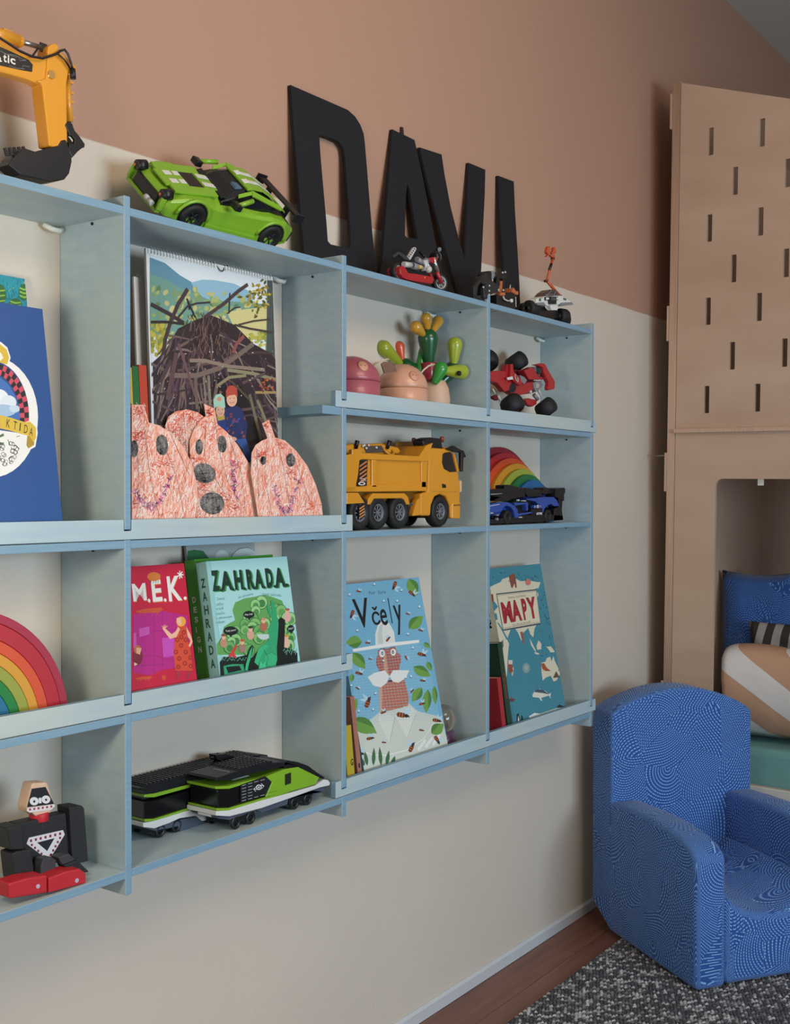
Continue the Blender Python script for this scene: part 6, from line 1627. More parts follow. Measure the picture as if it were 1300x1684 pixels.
w = W(); w.cyl(bp(420, 680, -.026), bp(420, 680, -.02), .015, n=14); w.make('hub_socket', BLK, bug)
bslab('rear_bumper', [(600, 880), (660, 850), (800, 880), (790, 950), (720, 990), (640, 950)], -.012, .006, RED)
for p0, p1, r in (((100, 690), (150, 775), .003), ((190, 800), (235, 885), .0045), ((785, 790), (850, 870), .0065), ((870, 700), (905, 830), .0035), ((850, 700), (880, 770), .005)):
    w = W(); w.cyl(bp(*p0, -.01), bp(*p1, -.014), r, n=8); w.make('suspension_rod', LGREY if r < .006 else GREYP, bug)
bslab('red_link', [(90, 820), (150, 790), (200, 840), (160, 890), (100, 860)], -.01, .002, DRED)
_b = B(); _b.lathe([(.016, -.027), (.026, -.028), (.033, -.022), (.0375, -.010), (.0385, 0), (.0375, .010), (.033, .022), (.026, .028), (.016, .027), (.015, 0), (.016, -.027)], 22); tw = _b.mesh('wheel'); tw.materials.append(TYRE)
rmh = rim_mesh(.0155, .05, 5); rmh.materials.append(RED)
for (x, y, d, ax, s) in ((20, 235, .055, (.3, .55, .8), .95), (500, 260, .040, (-.35, .45, .82), 1.0), (430, 960, -.030, (.10, -.42, -.62), 1.0), (985, 1010, -.018, (.25, -.40, -.62), .98)):
    q = bp(x, y, d)
    o = bpy.data.objects.new('wheel', tw); COL.objects.link(o); o.parent = bug; o.location = Vector(q) - bug.location; o.rotation_euler = Vector(ax).to_track_quat('Z', 'Y').to_euler(); o.scale = (s, s, s)
    r_ = bpy.data.objects.new('rim', rmh); COL.objects.link(r_); r_.parent = o
    if o.location.z < .034: o.location.z = .0345

# ---------------------------------------------------------------- yellow dump truck
c = Crop(550, 670, 2.889); yf, yr = -.172, -.030
trk = thing('toy_dump_truck', 'yellow toy dump truck with black wheels and a grey tank', 'toy', (AT(670, 860, y=yf).x, (yf + yr) / 2, ST['E']))
def tp(x, y, d=0): q = c.at(x, y, y=yf + d); return (q.x, yf + d, q.z)
def tslab(name, pts, d0, d1, m, bev=.002, par=None, seg=2):
    w = W(); w.slab(c.xz(pts, yf), yf + d0, yf + d1); return w.make(name, m, par or trk, bev, seg)
YT = mat('truck_yellow', '#d28f22', .36, .03, 10, coat=.2)
DEPT = yr - yf
# tipper body: floor, side walls with a sunk field, front flare
tslab('tipper_floor', [(40, 375), (440, 378), (442, 398), (40, 402)], .0, DEPT, YT)
tslab('tipper_field', [(110, 225), (425, 232), (430, 390), (100, 398)], .008, .014, YT)
for pts in ([(20, 228), (85, 222), (85, 200), (120, 196), (135, 216), (405, 232), (440, 180), (472, 168), (466, 180), (446, 258), (128, 246), (100, 400), (60, 402), (20, 402)],):
    tslab('tipper_rim', pts, .0, .012, YT)
for pts in ([(183, 246), (205, 247), (205, 384), (183, 386)], [(418, 250), (448, 250), (442, 398), (418, 398)], [(128, 372), (440, 350), (442, 398), (100, 400)]):
    tslab('tipper_post', pts, .0006 + .0005 * (pts[0][0] % 5), .012, YT)
tslab('tipper_rear_wall', [(100, 250), (128, 246), (120, 400), (95, 402)], .012, DEPT - .012, YT)
tslab('tipper_far_wall', [(20, 228), (405, 236), (440, 180), (448, 255), (440, 395), (40, 400)], DEPT - .012, DEPT, YT)
tslab('tipper_front_wall', [(405, 236), (440, 180), (446, 258), (440, 395), (425, 395), (425, 258)], .012, DEPT - .012, YT)
w = W(); w.slab([(x, z) for x, z in c.xz([(280, 165), (440, 160), (448, 255), (420, 262), (270, 250)], yr - .02)], yr - .034, yr - .028); w.make('tipper_far_hump', YT, trk, .002)
# warning sticker
o = tslab('warning_sticker', [(120, 250), (158, 248), (154, 372), (108, 374)], -.0008, .001, mat('sticker_black', '#1a1b1d', .35), 0)
P = Print(); f = lambda x, y: tuple(c.xz([(x, y)], yf - .0008)[0])
for kk in range(5):
    y0 = 262 + kk * 19; pl(P, f, [(121, y0 + 14), (155, y0 - 10), (155, y0 - 1), (120, y0 + 23)], '#c4713f')
txt(P, f, 'TON', (124, 352), (150, 336), '#d8d2c8'); el(P, f, 131, 362, 17, 8, '#d8d2c8'); el(P, f, 131, 362, 10, 4, '#1a1b1d')
s = P.make('sticker_print', o, T(0, yf - .0009, 0) @ XZ); s.location = (0, 0, 0)
# remote control lying in the tipper
rem = thing('remote_control', 'yellow remote control with two black sticks lying in the dump truck bed', 'remote', (AT(*c.px(185, 215), y=yf + .07).x, yf + .07, c.at(185, 246, y=yf + .07).z))
yq = yf + .06
w = W(); w.slab(c.xz([(40, 180), (80, 172), (130, 176), (205, 170), (290, 190), (305, 210), (290, 222), (180, 225), (100, 224), (40, 222)], yq), yq - .012, yq + .045); w.make('remote_body', YT, rem, .006, 3)
w = W(); w.slab(c.xz([(118, 184), (205, 182), (225, 214), (135, 216)], yq), yq - .0145, yq - .010); w.make('remote_panel', mat('remote_brown', '#4a4440', .5), rem, .001)
for x, y in ((142, 180), (163, 180), (152, 194), (200, 191), (136, 184)):
    q = c.at(x, y, y=yq - .016); w = W(); w.ball((q.x, q.y, q.z), (.0038, .004, .0034), n=10, m=7); w.make('white_button', WHT, rem)
for x0, x1 in ((102, 110), (250, 264)):
    q0, q1 = c.at(x0, 196, y=yq - .014), c.at(x1, 158, y=yq - .020); w = W(); w.cyl(q0, q1, .0055, .0062, n=10); w.make('control_stick', BLK, rem)
w = W(); q = c.at(255, 200, y=yq - .013); w.torus(q, .020, .0028, (0, -1, .9), 20, 6); w.make('stick_ring', YT, rem)
# cab
tslab('cab', [(452, 200), (472, 192), (528, 196), (558, 208), (575, 245), (592, 312), (600, 420), (592, 528), (556, 528), (553, 470), (535, 425), (505, 412), (478, 425), (462, 465), (458, 515), (412, 515), (412, 410), (446, 398)], .0, DEPT, YT, .005, seg=3)
tslab('cab_door', [(472, 205), (525, 208), (556, 225), (582, 320), (590, 400), (540, 402), (462, 398), (458, 330)], -.0022, .002, YT, .001)
tslab('side_window', [(512, 222), (522, 214), (548, 212), (556, 222), (576, 306), (546, 308), (518, 292), (509, 262)], -.0034, .0, mat('window_black', '#101114', .12), .001)
tslab('window_post', [(560, 212), (568, 222), (590, 302), (580, 306)], -.0036, .0, YT, .0006)
tslab('door_handle', [(508, 362), (525, 366), (528, 382), (510, 382)], -.0040, .0, BLK, .001)
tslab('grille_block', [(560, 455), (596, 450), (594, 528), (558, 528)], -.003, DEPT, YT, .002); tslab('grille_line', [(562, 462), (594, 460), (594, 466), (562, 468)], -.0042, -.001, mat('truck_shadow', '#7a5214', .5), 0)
tslab('front_trim', [(593, 345), (604, 350), (604, 400), (596, 404)], -.002, .02, mat('pale_trim', '#cfae86', .4), .001)
tslab('front_window', [(568, 225), (580, 240), (596, 300), (592, 312)], .008, DEPT - .008, mat('window_black', '#101114', .12), .001)
tslab('air_scoop', [(432, 160), (440, 150), (470, 142), (520, 148), (528, 198), (470, 196), (468, 176), (458, 172), (452, 180), (436, 182)], .008, .045, BLK, .003)
tslab('mirror_arm', [(528, 196), (560, 182), (582, 196), (606, 206), (618, 236), (608, 238), (598, 216), (565, 212)], -.008, .004, BLK, .002)
tslab('mirror', [(588, 212), (600, 216), (596, 305), (588, 303)], -.012, -.002, BLK, .001)
tslab('roof_cap', [(466, 194), (528, 196), (548, 186), (560, 206), (560, 214), (466, 206)], .01, DEPT - .01, YT, .003)
for x, y, d in ((512, 146, .02), (378, 152, .11)):
    q = c.at(x, y, y=yf + d); w = W(); w.lathe([(.0062, -.012), (.0064, 0), (.0055, .004), (0, .005)], 12, T(q.x, q.y, q.z)); w.make('beacon', mat('beacon_red', '#8a3a22', .25), trk)
# chassis
tslab('mudguard', [(160, 462), (165, 430), (185, 408), (335, 408), (352, 425), (360, 462), (345, 462), (335, 440), (320, 432), (190, 434), (172, 462)], .0, .05, YT, .002)
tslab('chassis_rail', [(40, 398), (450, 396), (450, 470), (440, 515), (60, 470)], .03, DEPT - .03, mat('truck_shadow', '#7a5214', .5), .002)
tslab('rear_bumper', [(62, 405), (118, 405), (150, 455), (62, 460)], .002, DEPT, YT, .002)
w = W(); w.cyl(tp(357, 480, .025), tp(430, 478, .025), .0165, n=16); tk = w.make('fuel_tank', GREYP, trk)
for x in (368, 398): 
    w = W(); w.cyl(tp(x, 480, .025), tp(x + 5, 480, .025), .0172, n=16); w.make('tank_band', LGREY, tk)
tslab('step_plate', [(400, 440), (412, 430), (412, 512), (380, 516), (380, 508)], .004, .02, YT, .001)
o = tslab('mud_flap', [(118, 462), (146, 460), (146, 522), (118, 524)], .001, .004, BLK, 0)
P = Print(); f = lambda x, y: tuple(c.xz([(x, y)], yf + .0008)[0])
for kk in range(4):
    y0 = 475 + kk * 14; pl(P, f, [(120, y0 + 4), (144, y0 - 12), (144, y0 - 5), (120, y0 + 11)], '#d0884a')
s = P.make('flap_print', o, T(0, yf + .0008, 0) @ XZ)
TR = .0440
wz = TR + .001
spots = []
for px_ in (118, 205, 308, 500):
    x = c.at(px_, 505, y=yf + .008).x
    spots.append((x - trk.location.x, yf + .018 - trk.location.y, wz)); spots.append((x - trk.location.x, yr - .018 - trk.location.y, wz, (0, 1, 0)))
wheels(trk, spots, TR, .030, .024, mat('grey_rim', '#6f747b', .4, .03, 20, metal=.2), spokes=8)

# ---------------------------------------------------------------- wooden rainbow arches (each arch lifts out)
def arch_piece(label, x0, z0, R, th, y0, y1, col, group):
    o = thing('rainbow_arch', label, 'toy', (x0, y0, z0), group=group)
    pts = [(R * math.cos(math.radians(a)), R * math.sin(math.radians(a))) for a in range(0, 181, 5)]
    pts += [((R - th) * math.cos(math.radians(a)), (R - th) * math.sin(math.radians(a))) for a in range(180, -1, -5)]
    b = B(); b.prism(pts, y1 - y0, T(0, y1 - y0, 0) @ XZ)
    m = mat('rainbow_' + col.strip('#'), col, .5, .0, 3, color2=None, bump=.04, bscale=60)
    ob = b.make('arch', m, o, .0012)
    return o
names = ['crimson outer', 'bright red second', 'orange red third', 'amber fourth', 'olive green fifth', 'deep green sixth', 'teal blue innermost']
# left bay: nested arches, right half in view
cx, R0, y0, y1 = 1.192, .235, -.150, -.098
for k, (col, th) in enumerate((('#a22a40', .017), ('#b02330', .029), ('#cf4f2c', .021), ('#cf942f', .020), ('#93993c', .021), ('#1c7a36', .020), ('#226a90', .040))):
    arch_piece(names[k] + ' arch of the wooden rainbow in the left bay', cx, ST['F'], R0, th - .0006, y0, y1, col, 'nested rainbow arches in the left bay'); R0 -= th
# right bay: arches pushed together at an angle behind the blue car
cx0, R0 = 3.296, .252
for k, col in enumerate(('#8e1e2c', '#b3242a', '#cf4a22', '#c98a26', '#94a03a', '#1a6a38', '#1f5f92')):
    arch_piece(names[k] + ' arch of the rainbow behind the blue racing car', cx0 + k * .0135, ST['E'], R0 - k * .0182, .062, -.0185 - k * .0135, -.0055 - k * .0135, col, 'rainbow arches standing in a row in the right bay')

# ---------------------------------------------------------------- blue racing car
c = Crop(800, 720, 9.286); yf, yr = -.180, -.112
BLU = mat('blue_plastic', '#2a4a9a', .33, .03, 12, coat=.15)
rac = thing('brick_race_car', 'blue and black brick-built racing car in front of the rainbow', 'toy', (AT(862, 858, y=yf).x, (yf + yr) / 2, ST['E']))
def rslab(name, pts, d0, d1, m, bev=.001, par=None):
    w = W(); w.slab(c.xz(pts, yf), yf + d0, yf + d1); return w.make(name, m, par or rac, bev)
D_ = yr - yf
rslab('floor_pan', [(-60, 1255), (200, 1240), (430, 1200), (700, 1175), (860, 1170), (1190, 1185), (1195, 1255), (1060, 1268), (860, 1285), (200, 1310), (-60, 1318)], .004, D_, BLK)
rslab('front_fender', [(-60, 1040), (100, 1000), (200, 980), (330, 985), (430, 1040), (470, 1100), (490, 1220), (440, 1225), (415, 1120), (370, 1060), (310, 1035), (260, 1060), (220, 1130), (110, 1140), (-60, 1160)], -.002, .020, BLU)
rslab('nose', [(-60, 1020), (210, 1000), (420, 985), (440, 1030), (420, 1190), (-60, 1190)], .020, D_ - .02, BLU)
for d0 in (.0,):
    for nm, pts in (('side_pod_rim', [(430, 990), (635, 985), (640, 1010), (440, 1035)]), ('side_pod_rim', [(470, 1160), (700, 1130), (715, 1150), (480, 1195)]), ('side_pod_rim', [(610, 1010), (640, 1005), (640, 1110), (620, 1115)]), ('side_pod_rim', [(440, 1080), (490, 1095), (485, 1112), (440, 1105)])):
        rslab(nm, pts, d0, .018, BLU, .0008)
rslab('cockpit_block', [(430, 1000), (640, 990), (740, 940), (880, 900), (880, 1190), (440, 1200)], .016, D_ - .006, BLK)
rslab('rear_bodywork', [(605, 930), (770, 920), (850, 905), (1040, 905), (1085, 960), (1120, 1040), (1040, 1045), (1000, 1010), (940, 1030), (890, 1090), (870, 1150), (850, 1150), (850, 1040), (790, 1010), (760, 975), (630, 950)], .0, .030, BLU)
rslab('engine_cover', [(690, 870), (770, 855), (1020, 850), (1040, 905), (700, 925)], .03, D_ - .02, mat('deep_blue_plastic', '#1f3474', .35), .002)
o = rslab('number_plate', [(715, 1030), (870, 1020), (870, 1070), (720, 1075)], -.001, .01, BLU, 0)
P = Print(); f = lambda x, y: tuple(c.xz([(x, y)], yf - .0012)[0])
pl(P, f, [(770, 1026), (798, 1024), (798, 1070), (770, 1072)], '#d8dade'); txt(P, f, '8', (774, 1066), (792, 1032), '#2a3a78'); pl(P, f, [(735, 1035), (748, 1034), (748, 1068), (735, 1070)], '#9fb2d8'); pl(P, f, [(805, 1034), (840, 1030), (840, 1064), (805, 1066)], '#7a6aa8')
txt(P, f, 'GTR', (760, 1175), (855, 1140), '#d4d6d8', bold=.05, shear=.3)
for q in ([(-20, 1055), (200, 1015)], [(-20, 1090), (60, 1075)]): ln(P, f, q, .0016, '#d4d6d8')
s = P.make('car_print', o, T(0, yf - .0022, 0) @ XZ)
rslab('side_sill', [(690, 1085), (860, 1075), (860, 1180), (700, 1185)], .0, .02, BLK, .001)
for x, y, w_, h_ in ((480, 940, 18, 28), (540, 955, 60, 16), (55, 1140, 40, 18), (500, 1205, 40, 18), (150, 1165, 30, 30), (150, 1220, 26, 40)):
    rslab('grey_tile', [(x, y + h_), (x + w_, y + h_), (x + w_, y), (x, y)], -.003, .004, LGREY if h_ < 29 else GREYP, .0005)
rslab('top_beam', [(65, 820), (120, 790), (330, 775), (330, 725), (380, 715), (520, 740), (540, 770), (600, 760), (630, 770), (640, 900), (430, 940), (380, 970), (150, 965), (260, 905), (80, 885)], .010, .045, BLK, .0015)
rslab('roll_hoop', [(640, 800), (660, 770), (700, 762), (735, 780), (735, 800), (880, 800), (900, 780), (905, 900), (690, 900), (650, 850)], .012, .06, BLK, .0015)
rslab('rear_drum', [(905, 800), (925, 765), (960, 755), (1000, 768), (1015, 800), (1010, 850), (940, 870), (905, 850)], .01, .05, BLK, .002)
rslab('wing_beam', [(1000, 800), (1075, 800), (1075, 850), (1000, 850)], .012, .05, BLK)
rslab('rear_wing', [(1070, 775), (1200, 760), (1212, 790), (1210, 840), (1195, 860), (1195, 960), (1180, 965), (1060, 900)], .0, D_, BLK, .0015)
rslab('wing_strut', [(1120, 890), (1150, 890), (1150, 1080), (1120, 1080)], .002, .012, BLK); rslab('diffuser', [(1155, 930), (1185, 940), (1175, 1100), (1195, 1255), (1050, 1265), (1060, 1080), (1110, 1060), (1150, 1090)], .004, .05, BLK, .001)
w = W(); w.tube([(lambda q: (q.x, yf + .010, q.z))(c.at(x, y, y=yf)) for x, y in ((110, 862), (210, 858), (285, 850))], .0010, 5); w.make('pale_rod', LGREY, rac)
RR = .0205
wx = lambda x, d=.0: c.at(x, 1160, y=yf + d).x - rac.location.x
wheels(rac, [(wx(345), yf + .012 - rac.location.y, .0222 + .0005), (wx(960), yf + .012 - rac.location.y, .0222 + .0005), (wx(345), yr - .012 - rac.location.y, .0227, (0, 1, 0)), (wx(960), yr - .012 - rac.location.y, .0227, (0, 1, 0))], .0222, .022, .0125, mat('black_rim', '#191a1d', .5), spokes=5)

# ---------------------------------------------------------------- wooden robot
c = Crop(0, 1200, 5.0); yr_ = -.132
BWD = mat('black_stained_wood', '#1b1a1c', .55, .15, 8, stretch=(1, 1, 10), bump=.08, bscale=60)
GWD = mat('grey_black_wood', '#35343a', .6, .12, 8, stretch=(1, 1, 8))
REDW = mat('red_stained_wood', '#b81f2b', .5, .05, 8)
rob = thing('wooden_robot', 'black wooden robot with red feet sitting in the lower left bay', 'toy', (AT(72, 1470, y=yr_).x, yr_, ST['H']))
def oslab(name, pts, d0, d1, m, bev=.0022, par=None):
    w = W(); w.slab(c.xz(pts, yr_), yr_ + d0, yr_ + d1); return w.make(name, m, par or rob, bev)
oslab('torso', [(140, 775), (545, 685), (580, 1060), (420, 1110), (240, 1110), (160, 1000)], .0, .030, BWD)
tb = [o for o in rob.children if o.name.startswith('torso')][-1]
f = lambda x, y: tuple(c.xz([(x, y)], yr_ - .0003)[0])
P = Print()
pl(P, f, [(238, 888), (518, 825), (533, 862), (408, 1068), (388, 1065), (218, 938)], '#d4d2d6'); pl(P, f, [(305, 928), (448, 892), (388, 998)], '#1c1d26')
for kk in range(7):
    t = kk / 6; x, y = 255 + (494 - 255) * t, 913 - (913 - 855) * t; pl(P, f, [(x - 9, y - 9), (x + 9, y - 12), (x + 9, y + 10), (x - 9, y + 12)], '#7a2636')
for kk in range(5):
    for (xa, ya, xb, yb2) in ((262, 948, 372, 1050), (494, 890, 415, 1035)):
        t = (kk + .0) / 4.2; x, y = xa + (xb - xa) * t, ya + (yb2 - ya) * t; pl(P, f, [(x - 9, y - 9), (x + 8, y - 11), (x + 9, y + 8), (x - 8, y + 10)], '#7a2636')
ln(P, f, [(350, 765), (356, 810)], .0007, '#4a4a52')
P.make('chest_print', tb, T(0, yr_ - .0003, 0) @ XZ)
oslab('arm', [(22, 800), (130, 775), (148, 790), (162, 975), (55, 980)], -.014, .030, BWD); oslab('forearm', [(50, 1005), (100, 985), (210, 970), (236, 1160), (200, 1210), (75, 1225)], -.018, .020, BWD)
oslab('arm', [(545, 632), (650, 618), (668, 640), (702, 1075), (600, 1095), (568, 1050)], -.010, .030, BWD)
w = W(); q = c.at(358, 725, y=yr_); w.cyl((q.x, yr_ + .014, c.at(358, 757, y=yr_).z), (q.x, yr_ + .014, c.at(358, 690, y=yr_).z), .0185, n=20); w.make('neck_ring', REDW, rob, .001)
oslab('chin', [(240, 660), (440, 640), (415, 690), (300, 712)], .002, .030, RAWW)
hd = oslab('head', [(222, 640), (270, 450), (285, 440), (385, 434), (395, 442), (452, 615), (440, 655), (235, 682)], .002, .032, RAWW)
P = Print(); f = lambda x, y: tuple(c.xz([(x, y)], yr_ + .0012)[0])
pl(P, f, [(222, 638), (262, 485), (375, 470), (445, 610)], '#1a191b')
pl(P, f, [(222, 645), (445, 612), (453, 628), (425, 658), (245, 682), (220, 668)], '#d6d4d6')
for kk in range(6):
    x, y = 247 + kk * 35, 657 - kk * 5; pl(P, f, [(x - 8, y - 8), (x + 8, y - 10), (x + 8, y + 7), (x - 8, y + 9)], '#a3283a')
for x, y, r in ((281, 588, 37), (378, 574, 36)):
    el(P, f, x, y, r, r * .92, '#dadada', 24); el(P, f, x, y, r * .30, r * .32, '#b9b9bb', 14); el(P, f, x + 1, y + 3, r * .24, r * .26, '#15151a', 12)
pl(P, f, [(318, 562), (340, 558), (342, 604), (320, 607)], '#dadada')
P.make('face_print', hd, T(0, yr_ + .0012, 0) @ XZ)
oslab('thigh', [(275, 1040), (350, 1025), (385, 1050), (370, 1195), (250, 1200), (258, 1100)], -.030, -.004, GWD)
oslab('thigh', [(400, 1030), (450, 1005), (490, 995), (540, 1045), (470, 1095), (430, 1085)], -.030, -.004, GWD); oslab('shin', [(430, 1085), (540, 1045), (640, 1140), (480, 1175)], -.036, -.012, BWD)
for pts, hx in (([(52, 1260), (200, 1215), (360, 1192), (372, 1195), (372, 1335), (60, 1385)], (312, 1288)), ([(380, 1215), (520, 1160), (640, 1140), (690, 1175), (690, 1280), (384, 1338)], (632, 1240))):
    zmin = min(z for x, z in c.xz(pts, yr_ - .055))
    ptsz = c.xz(pts, yr_ - .055)
    w = W(); w.slab([(x, max(z, ST['H'] + .0005)) for x, z in ptsz], yr_ - .062, yr_ - .020); fo_ = w.make('foot', REDW, rob, .003)
    q = c.at(*hx, y=yr_ - .062); w = W(); w.cyl((q.x, q.y + .002, q.z), (q.x, q.y - .0008, q.z), .0042, n=12); w.make('dowel', mat('dowel_pale', '#b8a9b4', .5), fo_)

# ---------------------------------------------------------------- brick-built train: locomotive and carriage
c = Crop(190, 1200, 3.171)
DGR = mat('slate_plastic', '#4a5160', .4, .03, 20)
WHB = mat('white_brick', '#d5d6d3', .35, .02, 20)
def train(name, label, yf, wd, x_end, roof_pts, green_top, black_pts, green_low, white_pts, grey_pts, bogies, loco):
    t = thing(name, label, 'toy', (AT(*c.px(*bogies[0]), y=yf).x, yf + wd / 2, ST['H']))
    def s(nm, pts, m, d0=0, d1=wd, bev=.001, par=None):
        w = W(); w.slab(c.xz(pts, yf), yf + d0, yf + d1); return w.make(nm, m, par or t, bev)
    s('roof_base', roof_pts, BLK, -.001, wd + .001)
    s('upper_green_stripe', green_top, LIME, -.0022, wd + .0022)
    s('window_band', black_pts, mat('window_band_black', '#121316', .18), 0, wd, .002)
    s('lower_green_stripe', green_low, LIME, -.0020, wd + .0020)
    s('white_skirt', white_pts, WHB, -.003, wd + .003, .0015)
    s('grey_skirt', grey_pts, DGR, .002, wd - .002)
    return t, s
# carriage (behind)
yA, wA = -.091, .082
car2, s2 = train('train_carriage', 'black, lime and white brick-built train carriage standing behind the locomotive', yA, wA, 0,
    [(150, 320), (200, 330), (470, 265), (760, 195), (760, 165), (560, 210), (120, 305)], [(145, 352), (200, 352), (470, 278), (760, 205), (760, 192), (470, 262), (200, 332), (150, 338)],
    [(150, 375), (200, 370), (470, 292), (760, 222), (760, 310), (470, 375), (200, 462), (150, 466)], [(150, 466), (200, 464), (470, 380), (760, 312), (760, 322), (470, 392), (200, 474), (150, 480)],
    [(140, 486), (200, 474), (470, 392), (760, 324), (760, 400), (450, 476), (420, 448), (330, 462), (280, 485), (200, 514), (140, 508)], [(150, 512), (200, 514), (330, 472), (420, 455), (450, 476), (760, 402), (760, 430), (470, 508), (350, 546), (330, 505), (210, 528)], [(255, 555)], False)
# locomotive (front)
yB, wB = -.182, .086
loc_, s1 = train('train_locomotive', 'lime green and white brick-built train locomotive with a pointed nose', yB, wB, 0,
    [(520, 262), (590, 266), (700, 232), (860, 195), (900, 182), (960, 195), (960, 190), (890, 168), (820, 172), (640, 215), (530, 250)], [(518, 296), (590, 292), (650, 276), (650, 290), (590, 308), (520, 310)],
    [(530, 316), (590, 310), (652, 290), (790, 262), (812, 276), (780, 350), (652, 385), (590, 408), (535, 408)], [(524, 410), (590, 408), (760, 358), (900, 320), (900, 328), (760, 368), (590, 420), (525, 422)],
    [(520, 424), (590, 420), (760, 368), (920, 325), (1040, 290), (1085, 260), (1105, 262), (1116, 275), (1112, 290), (1060, 302), (920, 352), (760, 408), (590, 452), (520, 448)], [(530, 455), (590, 456), (760, 410), (920, 354), (1060, 305), (1100, 298), (1090, 325), (1040, 345), (1020, 320), (910, 352), (900, 392), (765, 432), (740, 420), (600, 472), (540, 464)], [(610, 500)], True)
s1('lime_side', [(650, 290), (650, 275), (780, 245), (880, 205), (950, 194), (1060, 248), (1040, 285), (900, 325), (780, 350), (812, 276), (790, 252)], LIME, -.0025, wB + .0025, .0012)
s1('nose_roof', [(880, 172), (900, 162), (950, 168), (1005, 188), (1050, 222), (1090, 248), (1086, 258), (1060, 250), (955, 196), (880, 200)], BLK, -.001, wB + .001, .001)
ns = [o for o in loc_.children if o.name.startswith('lime_side')][-1]
s1('cab_window', [(880, 232), (910, 222), (910, 278), (880, 288)], mat('window_dark', '#2a2e22', .15), -.0042, 0, .0006, None)
f = lambda x, y: tuple(c.xz([(x, y)], yB - .0030)[0])
P = Print()
pl(P, f, [(652, 288), (782, 242), (815, 272), (785, 335), (652, 382)], '#15161a')
for kk in range(4):
    for jj in range(6):
        x = 660 + kk * 32; y = 292 - kk * 9 + jj * 16
        if kk >= 2 and 1 <= jj <= 4: continue
        ln(P, f, [(x, y), (x + 22, y - 6)], .0012, '#a9abae')
for a0, sx in ((722, -1), (774, 1)):
    y_ = 308 if sx < 0 else 293
    ln(P, f, [(a0 - sx * 14, y_ - 12), (a0 + sx * 2, y_ + (2 if sx < 0 else 1)), (a0 - sx * 10, y_ + 14)], .0014, '#d8dadc'); ln(P, f, [(a0, y_ + 1), (a0 - sx * 16, y_ - sx * 4)], .0014, '#d8dadc')
el(P, f, 748, 300, 15, 14, '#d8dadc'); el(P, f, 748, 300, 10, 9, '#15161a'); el(P, f, 748, 300, 5, 5, '#d8dadc')
ln(P, f, [(780, 334), (845, 318)], .0007, '#3a5a1c')
P.make('side_print', ns, T(0, yB - .0030, 0) @ XZ)
f = lambda x, y: tuple(c.xz([(x, y)], yA - .0003)[0])
P = Print(); ln(P, f, [(432, 350), (434, 368), (444, 366)], .0012, '#7a8a3a')
wb = [o for o in car2.children if o.name.startswith('window_band')][-1]
P.make('window_print', wb, T(0, yA - .0003, 0) @ XZ)
# studs on the roofs, ends, bogies
STUD = mat('black_stud', '#1a1b1e', .35)
def roof_studs(t, yf, wd, xa, xb, za, zb, px=.0115):
    b = B(); n = int((xb - xa) / px); m_ = int(wd / px)
    for i in range(n):
        for j in range(m_):
            x = xa + (i + .5) * px; z = za + (zb - za) * (i / n); y = yf + (j + .5) * wd / m_
            b.cyl((x, y, z - .001), (x, y, z + .0026), .0038, n=7, smooth=False)
    o = b.make('roof_studs', STUD, t); o.location = -base(t); o['kind'] = 'stuff'; return o
for t, yf, wd, p0, p1 in ((car2, yA, wA, (150, 318), (760, 168)), (loc_, yB, wB, (640, 218), (820, 174))):
    a, b_ = c.at(*p0, y=yf), c.at(*p1, y=yf)
    zz = max([v.co.z for o in t.children if o.name.startswith('roof_base') for v in o.data.vertices])
    W().box((a.x + .002, yf + .001, min(a.z, b_.z) - .012), (b_.x, yf + wd - .001, zz + .0015)).make('roof_plate', BLK, t, .001)
    roof_studs(t, yf, wd, a.x + .004, b_.x - .002, zz + .0015, zz + .0015)
def bogie(t, yf, wd, cx_px, n=2):
    x = c.at(*cx_px, y=yf + .008).x
    w = W(); w.box((x - .040, yf + .006, ST['H'] + .012), (x + .040, yf + wd - .006, ST['H'] + .040)); w.make('bogie_frame', BLK, t, .002)
    wheels(t, [(x + d - t.location.x, yy - t.location.y, .0152, ax) for d in (-.024, .024) for yy, ax in ((yf + .006, (0, -1, 0)), (yf + wd - .006, (0, 1, 0)))], .0148, .008, .009, BLK, spokes=4, tm=BLK)
bogie(car2, yA, wA, (270, 555)); bogie(loc_, yB, wB, (660, 490)); bogie(loc_, yB, wB, (962, 372)); bogie(car2, yA, wA, (640, 455))
w = W(); w.slab(c.xz([(478, 440), (500, 432), (525, 400), (528, 452), (480, 452)], yB + .03), yB + .02, yB + .06); w.make('rear_step', WHB, loc_, .001)
w = W(); w.slab(c.xz([(575, 215), (640, 218), (690, 240), (600, 262), (570, 250)], yB + .02), yB + .012, yB + .06); w.make('roof_vent', GREYP, loc_, .001)
q = c.at(632, 238, y=yB + .01); w = W(); w.box((q.x - .008, q.y, q.z - .003), (q.x + .012, q.y + .02, q.z + .003)); w.make('green_tile', mat('dark_green_tile', '#1f5a48', .35), loc_)
yp = yA + .03
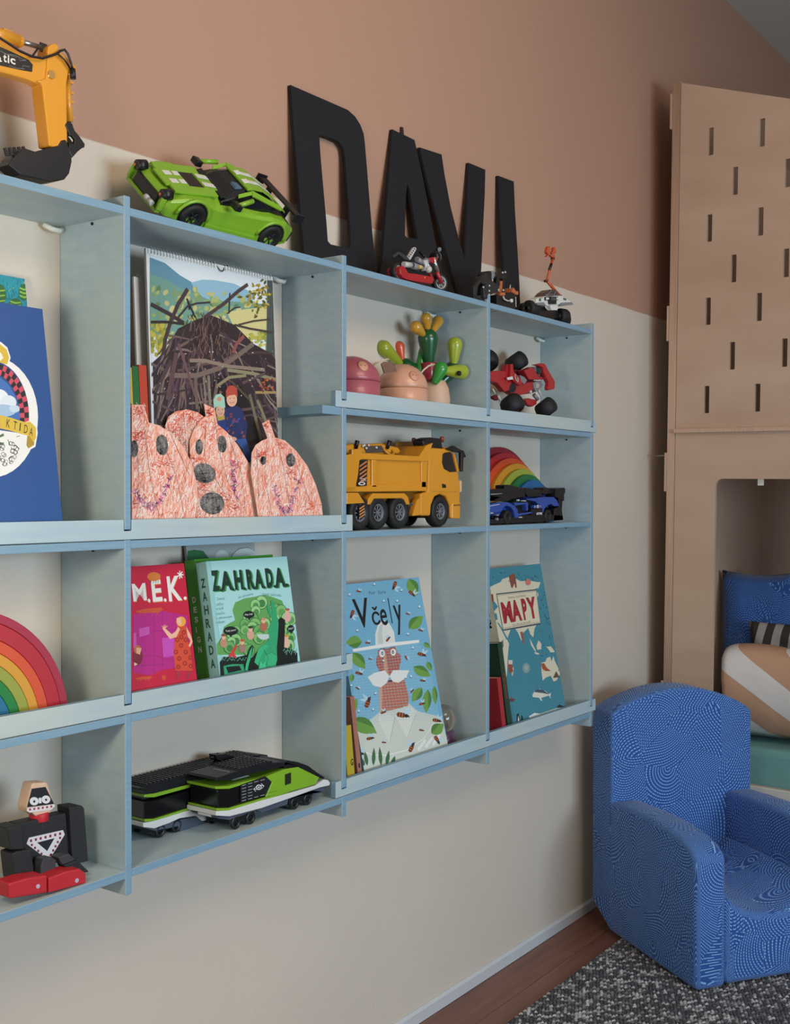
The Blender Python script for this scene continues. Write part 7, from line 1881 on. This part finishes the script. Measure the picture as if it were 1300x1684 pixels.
def pp(x, y): q = c.at(x, y, y=yp); return (q.x, yp, q.z)
w = W(); w.tube([pp(500, 150), pp(530, 128), pp(545, 170), pp(560, 215), pp(580, 240)], .0042, 7); w.make('pantograph', BLK, car2)
w = W(); w.slab(c.xz([(505, 128), (560, 122), (600, 132), (600, 165), (545, 172), (510, 150)], yp), yp - .012, yp + .012); w.make('pantograph_head', BLK, car2, .001)
w = W(); w.tube([pp(548, 175), pp(572, 190), pp(580, 228)], .002, 6); w.make('grey_lever', LGREY, car2)
w = W(); w.slab(c.xz([(680, 150), (710, 122), (770, 128), (785, 165), (700, 160)], yA + .05), yA + .035, yA + .075); w.make('tail_cab', BLK, car2, .001)
w = W(); w.slab(c.xz([(700, 140), (716, 126), (756, 130), (738, 150)], yA + .034), yA + .032, yA + .036); w.make('cab_glass', GREYP, car2)

# ---------------------------------------------------------------- snow globe
c = Crop(660, 1140, 13.0); yg = -.085
q = c.at(880, 560, y=yg); Rg = .043
gl = thing('snow_globe', 'glass snow globe on a purple base half hidden by the bee book', 'ornament', (q.x, yg, ST['H']))
zc_ = c.at(880, 545, y=yg).z - ST['H']
b = B(); b.lathe([(.046, 0), (.047, .01), (.040, .03), (.034, zc_ - Rg * .8)], 24); b.make('globe_base', mat('purple_base', '#5a3a58', .3, .25, 40, coat=.4), gl)
b = B(); b.ball((0, 0, zc_), Rg, n=28, m=18); b.make('glass_ball', mat('globe_glass', '#c9c6bc', .03, .0, 5, trans=.85), gl)
b = B(); b.ball((-.006, 0, zc_ - .012), (.016, .016, .020)); b.make('figurine', mat('figurine_brown', '#8a5a44', .6), gl)
# ---------------------------------------------------------------- shelf units -> metres
for me in bpy.data.meshes: me.transform(Matrix.Scale(K, 4))
for o in COL.objects:
    o.location = o.location * K
    for md in o.modifiers:
        if md.type == 'BEVEL': md.width *= K
for l in bpy.data.lights:
    l.energy *= K * K
    if l.type == 'AREA': l.size *= K; l.size_y *= K
    else: l.shadow_soft_size *= K
cam.clip_start *= K
